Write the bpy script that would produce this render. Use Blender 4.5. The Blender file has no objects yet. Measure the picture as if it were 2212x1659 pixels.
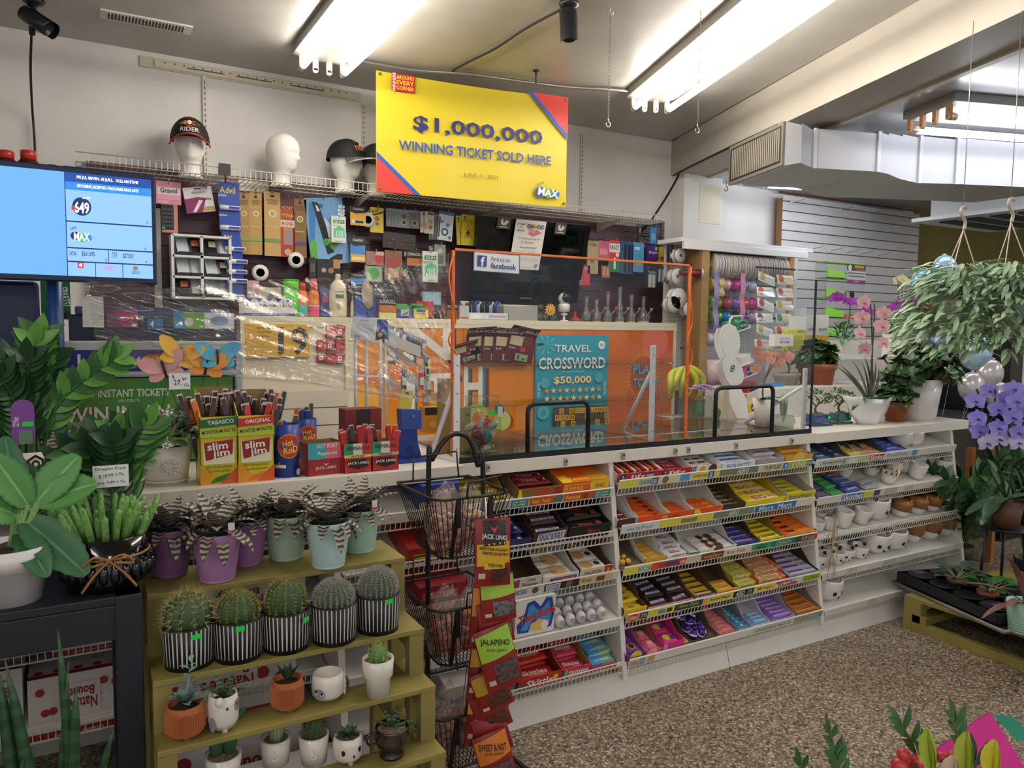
import bpy,math,random
from mathutils import Vector as V,Matrix,Euler
from math import cos,sin,sqrt,radians as rad,pi as PI
ru,rr_=random.uniform,random.random
random.seed(7)
SC=bpy.context.scene
COL=SC.collection
#camera
FPX,PCX,PCY,EYE=1625.0,1106.0,829.5,V((0,0,1.5))
_vx=V((3970-PCX,742-PCY,FPX)).normalized()
_vy=V((180-PCX,698-PCY,FPX));_vy=(_vy-_vx*_vy.dot(_vx)).normalized()
_vz=_vx.cross(_vy)
if _vz.y>0:_vz=-_vz
RW=Matrix((_vx,_vy,_vz))
cam=bpy.data.cameras.new('camera');camo=bpy.data.objects.new('camera',cam);COL.objects.link(camo)
cam.sensor_width=36;cam.lens=FPX/2212*36;cam.clip_start=.02;cam.clip_end=60
_m=RW@Matrix(((1,0,0),(0,-1,0),(0,0,-1)))
camo.matrix_world=Matrix.Translation(EYE)@_m.to_4x4()
SC.camera=camo
#world, exposure
SC.view_settings.view_transform='Standard';SC.view_settings.look='None'
SC.view_settings.gamma=1;SC.view_settings.use_curve_mapping=False
SC.view_settings.exposure=EXPO=1.1
w=bpy.data.worlds.new('daylight');SC.world=w;w.use_nodes=True
w.node_tree.nodes['Background'].inputs[0].default_value=(.80,.88,1,1)
w.node_tree.nodes['Background'].inputs[1].default_value=.32
TUBE_POWER=16.0
SC.cycles.transparent_max_bounces=24;SC.cycles.max_bounces=6
SC.cycles.caustics_reflective=False;SC.cycles.caustics_refractive=False
SC.cycles.sample_clamp_indirect=4
#pixel -> real plane
def ray(px,py):return RW@V((px-PCX,py-PCY,FPX))
def aY(px,py,y):d=ray(px,py);return EYE+d*((y-EYE.y)/d.y)
def aZ(px,py,z):d=ray(px,py);return EYE+d*((z-EYE.z)/d.z)
def aX(px,py,x):d=ray(px,py);return EYE+d*((x-EYE.x)/d.x)
def aD(px,py,d):return EYE+ray(px,py)*(d/FPX)
def rect(x0,y0,x1,y1,Y):
 xm,ym=(x0+x1)/2,(y0+y1)/2
 return aY(x0,ym,Y).x,aY(x1,ym,Y).x,aY(xm,y1,Y).z,aY(xm,y0,Y).z
#materials
def lin(c):return c/12.92 if c<=.04045 else((c+.055)/1.055)**2.4
def rgb(c):
 if isinstance(c,str):
  c=c.lstrip('#')
  if len(c)==3:c=''.join(k*2 for k in c)
  return tuple(lin(int(c[i:i+2],16)/255)for i in(0,2,4))
 return c
_mats={}
def M(c,rough=.5,metal=0.,kind='',**k):
 key=(c,rough,metal,kind,tuple(sorted(k.items())))
 if key in _mats:return _mats[key]
 m=bpy.data.materials.new('paint');m.use_nodes=True;nt=m.node_tree;N=nt.nodes
 b=N['Principled BSDF'];col=rgb(c)
 b.inputs['Base Color'].default_value=(*col,1);b.inputs['Roughness'].default_value=rough
 b.inputs['Metallic'].default_value=metal
 L=nt.links.new
 def node(t,**kw):
  n=N.new(t)
  for a,v in kw.items():
   if a in n.inputs:n.inputs[a].default_value=v
   else:setattr(n,a,v)
  return n
 def noise(scale,detail=3):
  tc=node('ShaderNodeTexCoord');n=node('ShaderNodeTexNoise');n.inputs['Scale'].default_value=scale
  n.inputs['Detail'].default_value=detail;L(tc.outputs['Object'],n.inputs['Vector']);return n
 def ramp(src,stops):
  r=node('ShaderNodeValToRGB');e=r.color_ramp.elements
  while len(e)<len(stops):e.new(.5)
  for i,(p,cc)in enumerate(stops):e[i].position=p;e[i].color=(*rgb(cc),1)
  L(src,r.inputs[0]);return r
 if kind=='glass':
  tr=node('ShaderNodeBsdfTransparent');tr.inputs[0].default_value=(*col,1)
  gl=node('ShaderNodeBsdfGlossy');gl.inputs['Roughness'].default_value=rough
  fr=node('ShaderNodeLayerWeight');fr.inputs[0].default_value=.5;f0=((k.get('ior',1.45)-1)/(k.get('ior',1.45)+1))**2
  pw=node('ShaderNodeMath',operation='POWER');pw.inputs[1].default_value=5;L(fr.outputs['Facing'],pw.inputs[0])
  mu=node('ShaderNodeMath',operation='MULTIPLY_ADD');mu.inputs[1].default_value=(1-f0)*k.get('gain',.9);mu.inputs[2].default_value=f0
  L(pw.outputs[0],mu.inputs[0])
  if k.get('bump'):
   n=noise(k.get('bscale',20),4);bp=node('ShaderNodeBump');bp.inputs['Strength'].default_value=k['bump']
   bp.inputs['Distance'].default_value=.03
   L(n.outputs[0],bp.inputs['Height']);L(bp.outputs[0],gl.inputs['Normal']);L(bp.outputs[0],fr.inputs['Normal'])
  mx=node('ShaderNodeMixShader');L(mu.outputs[0],mx.inputs[0]);L(tr.outputs[0],mx.inputs[1]);L(gl.outputs[0],mx.inputs[2])
  if k.get('haze'):
   df=node('ShaderNodeBsdfDiffuse');df.inputs[0].default_value=(.9,.9,.9,1)
   m2=node('ShaderNodeMixShader');m2.inputs[0].default_value=k['haze']
   L(mx.outputs[0],m2.inputs[1]);L(df.outputs[0],m2.inputs[2]);mx=m2
  L(mx.outputs[0],N['Material Output'].inputs[0])
 elif kind=='emit':
  b.inputs['Emission Color'].default_value=(*col,1);b.inputs['Emission Strength'].default_value=k.get('power',1)
  b.inputs['Base Color'].default_value=(0,0,0,1)if k.get('power',1)<3 else(.8,.8,.8,1)
 elif kind=='noise':
  n=noise(k.get('scale',8),4)
  r=ramp(n.outputs[0],[(.3,c),(.7,k['c2'])]);L(r.outputs[0],b.inputs['Base Color'])
  if k.get('bump'):
   bp=node('ShaderNodeBump');bp.inputs['Strength'].default_value=k['bump'];bp.inputs['Distance'].default_value=.01
   L(n.outputs[0],bp.inputs['Height']);L(bp.outputs[0],b.inputs['Normal'])
 elif kind=='pebble':
  tc=node('ShaderNodeTexCoord')
  mp=node('ShaderNodeMapping');mp.inputs['Scale'].default_value=(1,1,1);L(tc.outputs['Object'],mp.inputs[0])
  v=node('ShaderNodeTexVoronoi');v.inputs['Scale'].default_value=125;L(mp.outputs[0],v.inputs['Vector'])
  sp=node('ShaderNodeSeparateColor');L(v.outputs['Color'],sp.inputs[0])
  r=ramp(sp.outputs[0],[(0,'#3c342d'),(.12,'#695b4e'),(.36,'#8f7f6e'),(.62,'#a59582'),(.86,'#bcac97'),(.97,'#e2d8c6')])
  d=ramp(v.outputs['Distance'],[(.0,'#ffffff'),(.5,'#ffffff'),(.95,'#857868')])
  mx=node('ShaderNodeMix',data_type='RGBA',blend_type='MULTIPLY');mx.inputs[0].default_value=.75
  L(r.outputs[0],mx.inputs[6]);L(d.outputs[0],mx.inputs[7])
  n=noise(1.3,3);g=ramp(n.outputs[0],[(.3,'#d8d2c8'),(.7,'#ffffff')])
  m2=node('ShaderNodeMix',data_type='RGBA',blend_type='MULTIPLY');m2.inputs[0].default_value=1
  L(mx.outputs[2],m2.inputs[6]);L(g.outputs[0],m2.inputs[7]);L(m2.outputs[2],b.inputs['Base Color'])
  bp=node('ShaderNodeBump');bp.inputs['Strength'].default_value=.25;bp.inputs['Distance'].default_value=.004
  L(v.outputs['Distance'],bp.inputs['Height']);bp.invert=True;L(bp.outputs[0],b.inputs['Normal'])
 elif kind=='band':
  tc=node('ShaderNodeTexCoord');wv=node('ShaderNodeTexWave',wave_type='BANDS',bands_direction=k.get('axis','Z'))
  wv.inputs['Scale'].default_value=k.get('scale',40);wv.inputs['Distortion'].default_value=k.get('dist',4)
  wv.inputs['Detail'].default_value=1
  L(tc.outputs['UV' if k.get('uv')else 'Object'],wv.inputs['Vector'])
  r=ramp(wv.outputs[1],[(k.get('lo',.45),c),(k.get('hi',.55),k['c2'])]);L(r.outputs[0],b.inputs['Base Color'])
 elif kind=='speck':
  tc=node('ShaderNodeTexCoord');n=node('ShaderNodeTexNoise');n.inputs['Scale'].default_value=k.get('scale',160)
  n.inputs['Detail'].default_value=2
  L(tc.outputs['Object'],n.inputs['Vector'])
  r=ramp(n.outputs[0],[(.47,c),(.53,k['c2'])]);L(r.outputs[0],b.inputs['Base Color'])
 elif kind=='vein':
  tc=node('ShaderNodeTexCoord');sx=node('ShaderNodeSeparateXYZ');L(tc.outputs['UV'],sx.inputs[0])
  r=ramp(sx.outputs[0],k['stops']);L(r.outputs[0],b.inputs['Base Color'])
 if k.get('trans')and kind!='glass':
  b.inputs['Transmission Weight'].default_value=k['trans']
 if k.get('coat'):b.inputs['Coat Weight'].default_value=k['coat']
 if k.get('sss'):
  b.inputs['Subsurface Weight'].default_value=k['sss'];b.inputs['Subsurface Scale'].default_value=.01
 _mats[key]=m
 return m
#mesh builder
_txt={}
def text_mesh(s,bold,serif=False):
 key=(s,bold)
 if key not in _txt:
  c=bpy.data.curves.new('lettering','FONT');c.body=s;c.resolution_u=2;c.size=1
  c.offset=min(bold,1.6)*.014
  o=bpy.data.objects.new('lettering',c)
  me=bpy.data.meshes.new_from_object(o)
  vs=[(v.co.x,v.co.y)for v in me.vertices];fs=[tuple(p.vertices)for p in me.polygons]
  bpy.data.objects.remove(o);bpy.data.curves.remove(c);bpy.data.meshes.remove(me)
  if not vs:_txt[key]=([],[])
  else:
   x0=min(v[0]for v in vs);x1=max(v[0]for v in vs);y0=min(v[1]for v in vs);y1=max(v[1]for v in vs)
   _txt[key]=([((v[0]-(x0+x1)/2)/max(x1-x0,1e-4),(v[1]-(y0+y1)/2)/max(y1-y0,1e-4))for v in vs],fs)
 return _txt[key]
class MB:
 def __init__(s):s.v=[];s.f=[];s.m=[];s.sm=[];s.ml=[];s.T=None;s.uv={}
 def mi(s,m):
  if isinstance(m,(str,tuple)):m=M(m)
  if m not in s.ml:s.ml.append(m)
  return s.ml.index(m)
 def add(s,vs,fs,m,smooth=False,uvs=None):
  b=len(s.v);T=s.T
  s.v+=[tuple(T@V(v))for v in vs]if T is not None else[tuple(v)for v in vs]
  i=s.mi(m)
  for f in fs:
   if uvs:s.uv[len(s.f)]=[uvs[j]for j in f]
   s.f.append(tuple(b+j for j in f));s.m.append(i);s.sm.append(smooth)
  return s
 def box(s,x0,x1,y0,y1,z0,z1,m):
  vs=[(x,y,z)for z in(z0,z1)for y in(y0,y1)for x in(x0,x1)]
  return s.add(vs,[(0,2,3,1),(4,5,7,6),(0,1,5,4),(2,6,7,3),(0,4,6,2),(1,3,7,5)],m)
 def poly(s,pts,m):return s.add(pts,[tuple(range(len(pts)))],m)
 def prism(s,pts,d,m):
  n=len(pts);d=V(d);q=[V(p)for p in pts]
  fs=[tuple(range(n-1,-1,-1)),tuple(range(n,2*n))]+[(i,(i+1)%n,n+(i+1)%n,n+i)for i in range(n)]
  return s.add(q+[p+d for p in q],fs,m)
 def tube(s,pts,r,m,n=8,closed=False,r2=None):
  P=[V(p)for p in pts];N=len(P);vs=[];fs=[]
  up=V((0,0,1));prev=None
  for i,p in enumerate(P):
   a=P[(i-1)%N]if(closed or i>0)else P[i];b=P[(i+1)%N]if(closed or i<N-1)else P[i]
   t=(b-a).normalized()if(b-a).length>1e-9 else up
   if prev is None:u=t.cross(up if abs(t.z)<.9 else V((1,0,0))).normalized()
   else:u=(prev-t*prev.dot(t));u=u.normalized()if u.length>1e-6 else t.orthogonal().normalized()
   prev=u;w_=t.cross(u)
   rr=r if not isinstance(r,(list,tuple))else r[i]
   if r2 is not None:rr=r+(r2-r)*i/max(N-1,1)
   vs+=[p+u*(rr*cos(2*PI*k/n))+w_*(rr*sin(2*PI*k/n))for k in range(n)]
  for i in range(N if closed else N-1):
   j=(i+1)%N
   fs+=[(i*n+k,i*n+(k+1)%n,j*n+(k+1)%n,j*n+k)for k in range(n)]
  if not closed:fs+=[tuple(range(n-1,-1,-1)),tuple((N-1)*n+k for k in range(n))]
  return s.add(vs,fs,m,n>4)
 def lathe(s,prof,m,n=28,c=(0,0,0),axis='z',sx=1,sy=1):
  vs=[];fs=[]
  for r,z in prof:
   for k in range(n):
    a=2*PI*k/n;x,y=r*cos(a)*sx,r*sin(a)*sy
    p=(x,y,z)if axis=='z' else((x,z,y)if axis=='y' else(z,x,y))
    vs.append((p[0]+c[0],p[1]+c[1],p[2]+c[2]))
  for i in range(len(prof)-1):
   fs+=[(i*n+k,i*n+(k+1)%n,(i+1)*n+(k+1)%n,(i+1)*n+k)for k in range(n)]
  if prof[0][0]>1e-5:fs.append(tuple(range(n-1,-1,-1)))
  if prof[-1][0]>1e-5:fs.append(tuple((len(prof)-1)*n+k for k in range(n)))
  return s.add(vs,fs,m,True)
 def ball(s,c,r,m,n=14,k=8,sz=(1,1,1)):
  prof=[(r*sin(PI*i/k),-r*cos(PI*i/k))for i in range(k+1)]
  b=len(s.v);s.lathe([(p[0],p[1]*sz[2])for p in prof],m,n,c,sx=sz[0],sy=sz[1]);return s
 def text(s,t,o,ux,uz,w_,h,m,bold=1,rot=0):
  vs,fs=text_mesh(t,bold)
  ux,uz,o=V(ux).normalized(),V(uz).normalized(),V(o)
  c_,s_=cos(rot),sin(rot)
  q=[(v[0]*w_,v[1]*h)for v in vs]
  return s.add([o+ux*(a*c_-b*s_)+uz*(a*s_+b*c_)for a,b in q],fs,m)
 def face(s,o,ux,uz,w_,h,layers,e=.0005,lift=0):
  ux,uz,o=V(ux).normalized(),V(uz).normalized(),V(o);nrm=ux.cross(uz)
  for k,l in enumerate(layers):
   z=nrm*(e*(k+1)+lift)
   Q=lambda u,v:o+ux*(u*w_)+uz*(v*h)+z
   if l[0]=='r':s.poly([Q(l[1],l[2]),Q(l[3],l[2]),Q(l[3],l[4]),Q(l[1],l[4])],l[5])
   elif l[0]=='p':s.poly([Q(*p)for p in l[1]],l[2])
   elif l[0]=='c':
    ry=l[5]if len(l)>5 else l[3]*w_/h
    s.poly([Q(l[1]+l[3]*cos(a*PI/12),l[2]+ry*sin(a*PI/12))for a in range(24)],l[4])
   elif l[0]=='t':
    rot=rad(l[7])if len(l)>7 else 0;bold=l[8]if len(l)>8 else 1
    s.text(l[1],Q(l[2],l[3]),ux,uz,l[4]*w_,l[5]*h,l[6],bold,rot)
  return s
 def leaf(s,base,d,up,L,W,m,curl=.3,fold=.25,n=5,shape=None,base_w=.0):
  d,up=V(d).normalized(),V(up)
  side=d.cross(up)
  if side.length<1e-4:side=d.orthogonal()
  side.normalize();nr=side.cross(d).normalized();vs=[];uv=[];p=V(base);step=L/n;dd=d.copy()
  for i in range(n+1):
   t=i/n
   wd=W*.5*(shape(t)if shape else max(base_w*(1-t),sin(PI*min(1,t*.92+.06))**.8 if t<1 else 0))
   vs+=[p-side*wd+nr*(wd*fold),p,p+side*wd+nr*(wd*fold)];uv+=[(0,t),(.5,t),(1,t)]
   q=Matrix.Rotation(-curl/n,3,side);dd=q@dd;nr=q@nr
   p=p+dd*step
  fs=[]
  for i in range(n):
   a=i*3;fs+=[(a,a+1,a+4,a+3),(a+1,a+2,a+5,a+4)]
  return s.add(vs,fs,m,True,uv)
 def fface(s,fn,layers):
  for k,l in enumerate(layers):
   if l[0]=='r':
    n=6;q=[fn(l[1]+(l[3]-l[1])*i/n,l[2],k)for i in range(n+1)]+[fn(l[1]+(l[3]-l[1])*i/n,l[4],k)for i in range(n+1)]
    s.add(q,[(i,i+1,n+2+i,n+1+i)for i in range(n)],l[5])
   elif l[0]=='p':s.poly([fn(p[0],p[1],k)for p in l[1]],l[2])
   elif l[0]=='c':
    n=16;q=[fn(l[1],l[2],k)]+[fn(l[1]+l[3]*cos(a*2*PI/n),l[2]+l[5]*sin(a*2*PI/n),k)for a in range(n)]
    s.add(q,[(0,1+i,1+(i+1)%n)for i in range(n)],l[4])
   elif l[0]=='t':
    vs,fs=text_mesh(l[1],l[8]if len(l)>8 else 1);r_=rad(l[7])if len(l)>7 else 0;c_,s_=cos(r_),sin(r_)
    s.add([fn(l[2]+a*l[4]*c_-b*l[5]*s_,l[3]+a*l[4]*s_+b*l[5]*c_,k)for a,b in vs],fs,l[6])
  return s
 def build(s,name,parent=None,loc=(0,0,0),rot=(0,0,0),bevel=0):
  me=bpy.data.meshes.new(name);me.from_pydata(s.v,[],s.f)
  for m in s.ml:me.materials.append(m)
  me.polygons.foreach_set('material_index',s.m);me.polygons.foreach_set('use_smooth',s.sm)
  if s.uv:
   u=me.uv_layers.new(name='uv').data
   for i,co in s.uv.items():
    for li,c in zip(me.polygons[i].loop_indices,co):u[li].uv=c
  me.update()
  o=bpy.data.objects.new(name,me);COL.objects.link(o);o.parent=parent;o.location=loc;o.rotation_euler=rot
  if bevel:
   b=o.modifiers.new('soft_edges','BEVEL');b.width=bevel;b.segments=2;b.limit_method='ANGLE'
  return o
def tag(o,label,cat,group=None,kind=None):
 o['label']=label
 if cat:o['category']=cat
 if group:o['group']=group
 if kind:o['kind']=kind
 return o
def thing(name,label,cat,loc=(0,0,0),rot=(0,0,0),group=None):
 o=bpy.data.objects.new(name,None);COL.objects.link(o);o.empty_display_size=.05
 o.location=loc;o.rotation_euler=rot
 return tag(o,label,cat,group)
def struct(o):o['kind']='structure';return o
def dup(root,loc,rot=None,label=None,group=None,scale=None):
 def cp(o,par):
  c=o.copy();COL.objects.link(c);c.parent=par
  for ch in list(o.children):cp(ch,c)
  return c
 r=cp(root,None);r.location=loc
 if rot is not None:r.rotation_euler=rot
 if scale:r.scale=scale
 if label:r['label']=label
 if group:r['group']=group
 return r
def arc(c,r,a0,a1,n=10,plane='xz'):
 out=[]
 for i in range(n+1):
  a=a0+(a1-a0)*i/n;x,z=r*cos(a),r*sin(a)
  out.append(V((c[0]+x,c[1],c[2]+z))if plane=='xz' else(V((c[0]+x,c[1]+z,c[2]))if plane=='xy' else V((c[0],c[1]+x,c[2]+z))))
 return out
def smooth(pts,k=6):
 P=[V(p)for p in pts];out=[]
 for i in range(len(P)-1):
  a,b,c,d=P[max(i-1,0)],P[i],P[i+1],P[min(i+2,len(P)-1)]
  for j in range(k):
   t=j/k
   out.append(.5*((2*b)+(c-a)*t+(2*a-5*b+4*c-d)*t*t+(3*b-a-3*c+d)*t**3))
 return out+[P[-1]]
WHITE,CREAM,BLK,METAL='#e9e6e0','#e4dcc6','#15151a',M('#b9b9b6',.35,.9)
WIRE=M('#e2dfd6',.45);BWIRE=M('#231a1b',.4)
CLEAR=M('#f8fafa',.04,kind='glass',ior=1.35);GREEN='#1fe04a'
#the room
HC,HR,WY=2.96,2.70,4.6
wallm=M('#dcd8d6',.6,kind='noise',c2='#e6e3e0',scale=3)
ceilm=M('#a9a6a2',.3,kind='noise',c2='#b4b1ad',scale=5,bump=.03)
b=MB();b.box(-5,12,-4.5,5.2,-.1,0,M('#75634f',.55,kind='pebble'));struct(b.build('floor'))
b=MB();b.prism([(-5,-4.5,HC),(1.22,-4.5,HC),(4.03,WY+.1,HC),(-5,WY+.1,HC)],(0,0,.1),ceilm);struct(b.build('ceiling'))
b=MB();b.prism([(1.55,-4.5,HR),(12,-4.5,HR),(12,5.2,HR),(4.2,5.2,HR),(4.36,WY,HR)],(0,0,.1),M('#a3a4a8',.25,kind='noise',c2='#adaeb2',scale=4));struct(b.build('ceiling'))
b=MB();b.box(-5,7.16,WY,WY+.12,0,3.06,wallm);struct(b.build('wall_back'))
b=MB();b.box(7.1,12,4.75,4.85,0,2.8,M('#857b3e',.6,kind='noise',c2='#8d8346',scale=3));struct(b.build('wall_rear'))
b=MB();b.box(-5.1,-5,-4.5,4.7,0,3.06,wallm);struct(b.build('wall_left'))
b=MB();b.box(12,12.1,-4.5,5.2,0,3.06,wallm);struct(b.build('wall_right'))
bd=V((-.3,-.954,0)).normalized();bn=V((.954,-.3,0)).normalized()
c0=V((4.03,WY+.02,0));L_=9.4
def bpt(s_,t_,z):p=c0+bd*s_+bn*t_;return(p.x,p.y,z)
b=MB();b.prism([bpt(-.1,0,HR),bpt(L_,0,HR),bpt(L_,0,3.06),bpt(-.1,0,3.06)],bn*.31,M('#a09a90',.5,kind='noise',c2='#a9a398',scale=2));struct(b.build('trim_1'))
b=MB();b.prism([bpt(-.1,.29,HR-.012),bpt(L_,.29,HR-.012),bpt(L_,.33,HR-.012),bpt(-.1,.33,HR-.012)],(0,0,.02),'#c9c5ba');struct(b.build('trim_2'))
b=MB();b.box(4.04,4.44,4.46,WY,0,HR,wallm)
b.box(4.2,4.42,4.455,4.462,2.34,2.64,'#ddd3bd');b.box(4.17,4.4,4.455,4.462,1.9,2.12,'#ddd3bd');struct(b.build('trim_3'))
#fluorescent fixtures
glow=M('#fff6e8',.3,kind='emit',power=TUBE_POWER);cool=M('#f2f6ff',.3,kind='emit',power=8)
def fixture(label,loc,rz,L=2.4,W=.31,em=glow,on=(0,3),cap='#e8e2d0'):
 t=thing('fluorescent_fixture',label,'ceiling light',loc,(0,0,rz))
 b=MB();pr=[(-W/2,0),(-W/2,-.045),(-W/2+.06,-.06),(W/2-.06,-.06),(W/2,-.045),(W/2,0)]
 b.prism([(x,0,z)for x,z in pr],(0,-L,0),M('#8b8984',.4));b.build('housing',t,bevel=.003)
 for k in range(4):
  x=-W/2+.045+(W-.09)*k/3
  for y in(-.012,-L+.012):
   b=MB();b.box(x-.013,x+.013,y-.01,y+.01,-.115,-.05,cap);b.lathe([(.013,-.01),(.013,.01)],M(cap),12,(x,y,-.115),'y')
   b.lathe([(.004,-.013),(.004,.013)],M('#3a3327'),8,(x,y,-.108),'y');b.build('lamp_socket',t)
  if k in on:
   b=MB();b.lathe([(.019,-L+.03),(.019,-.03)],em,16,(x,0,-.108),'y');b.build('tube_lamp',t)
   b=MB();b.lathe([(.0195,-.052),(.0195,-.022)],M('#d8d4c8',.3,.6),14,(x,0,-.108),'y');b.build('end_cap',t)
 return t
fixture('two-tube fluorescent light nearest the yellow banner, lit warm white',(1.14,4.09,HC),0)
fixture('lit fluorescent light between the yellow banner and the cream beam',(3.07,3.72,HC),-.31)
FX=aZ(2063,197,HR)+V((.3,.954,0))*.18
fixture('lit fluorescent light on the ceiling above the right side of the shop',(FX.x,FX.y,HR),1.266,W=.36,em=cool,on=(0,3),cap='#b98a63')
fixture('far fluorescent tube glowing under the white duct',(4.42,3.97,HR),1.266,L=1.3,em=M('#f2f6ff',.3,kind='emit',power=9))
for x,y,h in((-1.6,1.2,HC),(-1.6,-1.9,HC),(.3,-1.2,HC),(3.4,-.9,HR),(6.3,.4,HR),(9.0,1.5,HR)):  # unseen fixtures added out of view to brighten the front faces
 fixture('unseen fluorescent light added over the shop floor',(x,y,h),0)['group']='added fill lights overhead'
#ceiling fittings
def cctv(label,loc,aim,cable,tail):
 t=thing('security_camera',label,'camera',loc)
 d=V(aim).normalized();b=MB()
 b.lathe([(.045,0),(.045,-.012),(.03,-.022),(.012,-.03),(.012,-.075)],M('#17181b',.35),18);b.build('mount',t)
 c=V((0,0,-.085));rot=V((0,0,1)).rotation_difference(d).to_matrix().to_4x4()
 b=MB();b.T=Matrix.Translation(c)@rot;b.lathe([(.01,-.06),(.034,-.055),(.036,-.02),(.036,.075),(.03,.08),(.028,.07),(.0,.07)],M('#22252a',.3),20)
 b.build('camera_body',t)
 b=MB();b.T=Matrix.Translation(c)@rot
 b.add([V((.04*cos(a),.04*sin(a),z))for z in(-.05,.1)for a in[PI*(.02+i*.96/10)for i in range(11)]],[(i,i+1,12+i,11+i)for i in range(10)],M('#1c1e22',.3),True);b.build('sun_shield',t)
 b=MB();b.tube([V(p)-V(loc)for p in cable],.006,M(BLK),6)
 for p in tail:b.lathe([(.001,-.04),(.013,-.035),(.013,.03),(.001,.04)],M(BLK),8,V(p)-V(loc))
 b.build('cable',t);return t
p1=aZ(72,0,HC);pc=[p1+V((0,0,-.06)),aY(69,60,p1.y+.02),aY(66,150,4.3),aY(70,240,4.55),aY(75,310,4.57),aY(77,420,4.57)]
cctv('black bullet security camera above the lottery screen',(p1.x,p1.y,HC),(.75,-.45,-.55),smooth(pc,4),[aY(69,58,p1.y+.02)])
p2=aZ(1229,6,HC)
pc=[p2+V((-.03,0,-.03)),aZ(1135,62,HC-.012),aZ(1070,105,HC-.012),aZ(1010,135,HC-.012),aZ(975,155,HC-.012)]
cctv('black bullet security camera pointing down between the two big lights',(p2.x,p2.y,HC),(-.06,-.2,-1),smooth(pc,4),[])
for(x,y0,y1,lb)in((1319,17,276,'thin chain hanging from the ceiling hook right of the yellow banner'),(1514,18,290,'thin chain hanging in front of the second fluorescent light')):
 p=aZ(x,y0,HC);e=aY(x-5,y1,p.y);t=thing('hanging_chain',lb,'chain',(p.x,p.y,HC))
 b=MB();ln=HC-e.z;n=34
 for k in range(n):
  z=-.02-ln*.92*k/n;r=ln*.92/n*.62;wd=.0035
  pts=[V((wd*cos(a),0,r*sin(a)+z))if k%2 else V((0,wd*cos(a),r*sin(a)+z))for a in[i*PI/4 for i in range(8)]]
  b.tube(pts,.0011,M('#77706a',.4,.8),5,True)
 b.build('links',t)
 b=MB();b.tube([(0,0,0),(0,0,-.02)]+arc((.008,0,-.02),.008,PI,2.3*PI,8),.0022,M('#d8d4ca',.4),6);b.build('ceiling_hook',t)
 b=MB();z=-ln*.94;b.tube([(0,0,z+.012),(0,0,z)]+arc((0,0,z-.017),.012,.5*PI,-1.2*PI,10),.002,M('#c9c6bd',.3,.8),6);b.build('hook',t)
p=aZ(1158,152,HC);t=thing('ceiling_bolt','short black bolt sticking out of the ceiling above the banner','bolt',(p.x,p.y,HC))
b=MB();b.lathe([(.018,0),(.018,-.006),(.006,-.01),(.006,-.05),(.004,-.075)],M(BLK),12);b.build('stud',t)
p=aZ(318,46,HC);t=thing('air_vent','white slotted air vent in the ceiling near the left camera','vent',(p.x,p.y,HC))
b=MB();b.box(-.2,.2,-.055,.055,-.008,0,'#e4e0d8');b.box(-.175,.165,-.038,.038,-.0095,-.006,'#1b1b1c');b.build('vent_frame',t)
b=MB()
for k in range(24):x=-.172+.335*k/23;b.box(x-.0022,x+.0022,-.04,.04,-.013,-.008,'#d8d4cc')
b.build('louvres',t)
pts=[aZ(760,128,HC-.02),aZ(812,138,HC-.02),aZ(900,152,HC-.02),aZ(1010,160,HC-.02),aZ(1120,175,HC-.02),aZ(1226,188,HC-.02),aZ(1310,193,HC-.02),aZ(1400,200,HC-.02)]
b=MB();P=smooth(pts,10);b.tube(P,[.0115 if i%2 else.009 for i in range(len(P))],M('#8d8a84',.4,.7),8)
tag(b.build('conduit'),'grey flexible metal conduit running along the ceiling to the lights','conduit')
x0,x1=aY(302,130,WY).x,aY(778,212,WY).x;z0=aY(540,172,WY).z
t=thing('wall_rail','long cream slotted rail screwed high on the back wall','rail',((x0+x1)/2,WY,z0))
wd=(x1-x0)/2;b=MB();b.box(-wd,wd,-.012,0,-.028,.028,'#c9c2ac');b.box(-wd+.07,wd-.04,-.02,-.012,-.02,.02,'#cfc8b3')
for a,c in((-.62,-.3),(-.2,.12),(.3,.62)):b.box(wd*a,wd*c,-.0215,-.0195,-.003,.003,'#4a463e')
for k in range(22):u=-.8+1.65*k/21;b.box(wd*u-.004,wd*u+.004,-.0215,-.0195,.006,.013,'#4a463e')
b.build('rail_body',t)
for px,y0,y1,lb in((441,165,345,'slotted white wall standard behind the flame cap'),(784,225,390,'slotted white wall standard at the left edge of the banner'),(1256,290,440,'slotted white wall standard right of the banner')):
 a=aY(px,y0,WY);c=aY(px,y1,WY);b=MB();h=a.z-2.2
 b.box(-.012,.012,-.014,0,0,h,'#d9d5cc')
 for k in range(int(h/.03)):
  b.box(-.0025,.0025,-.0152,-.0138,k*.03+.006,k*.03+.02,'#55524c')
 tag(b.build('wall_standard',loc=(a.x,WY,2.2)),lb,'shelf standard')
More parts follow.
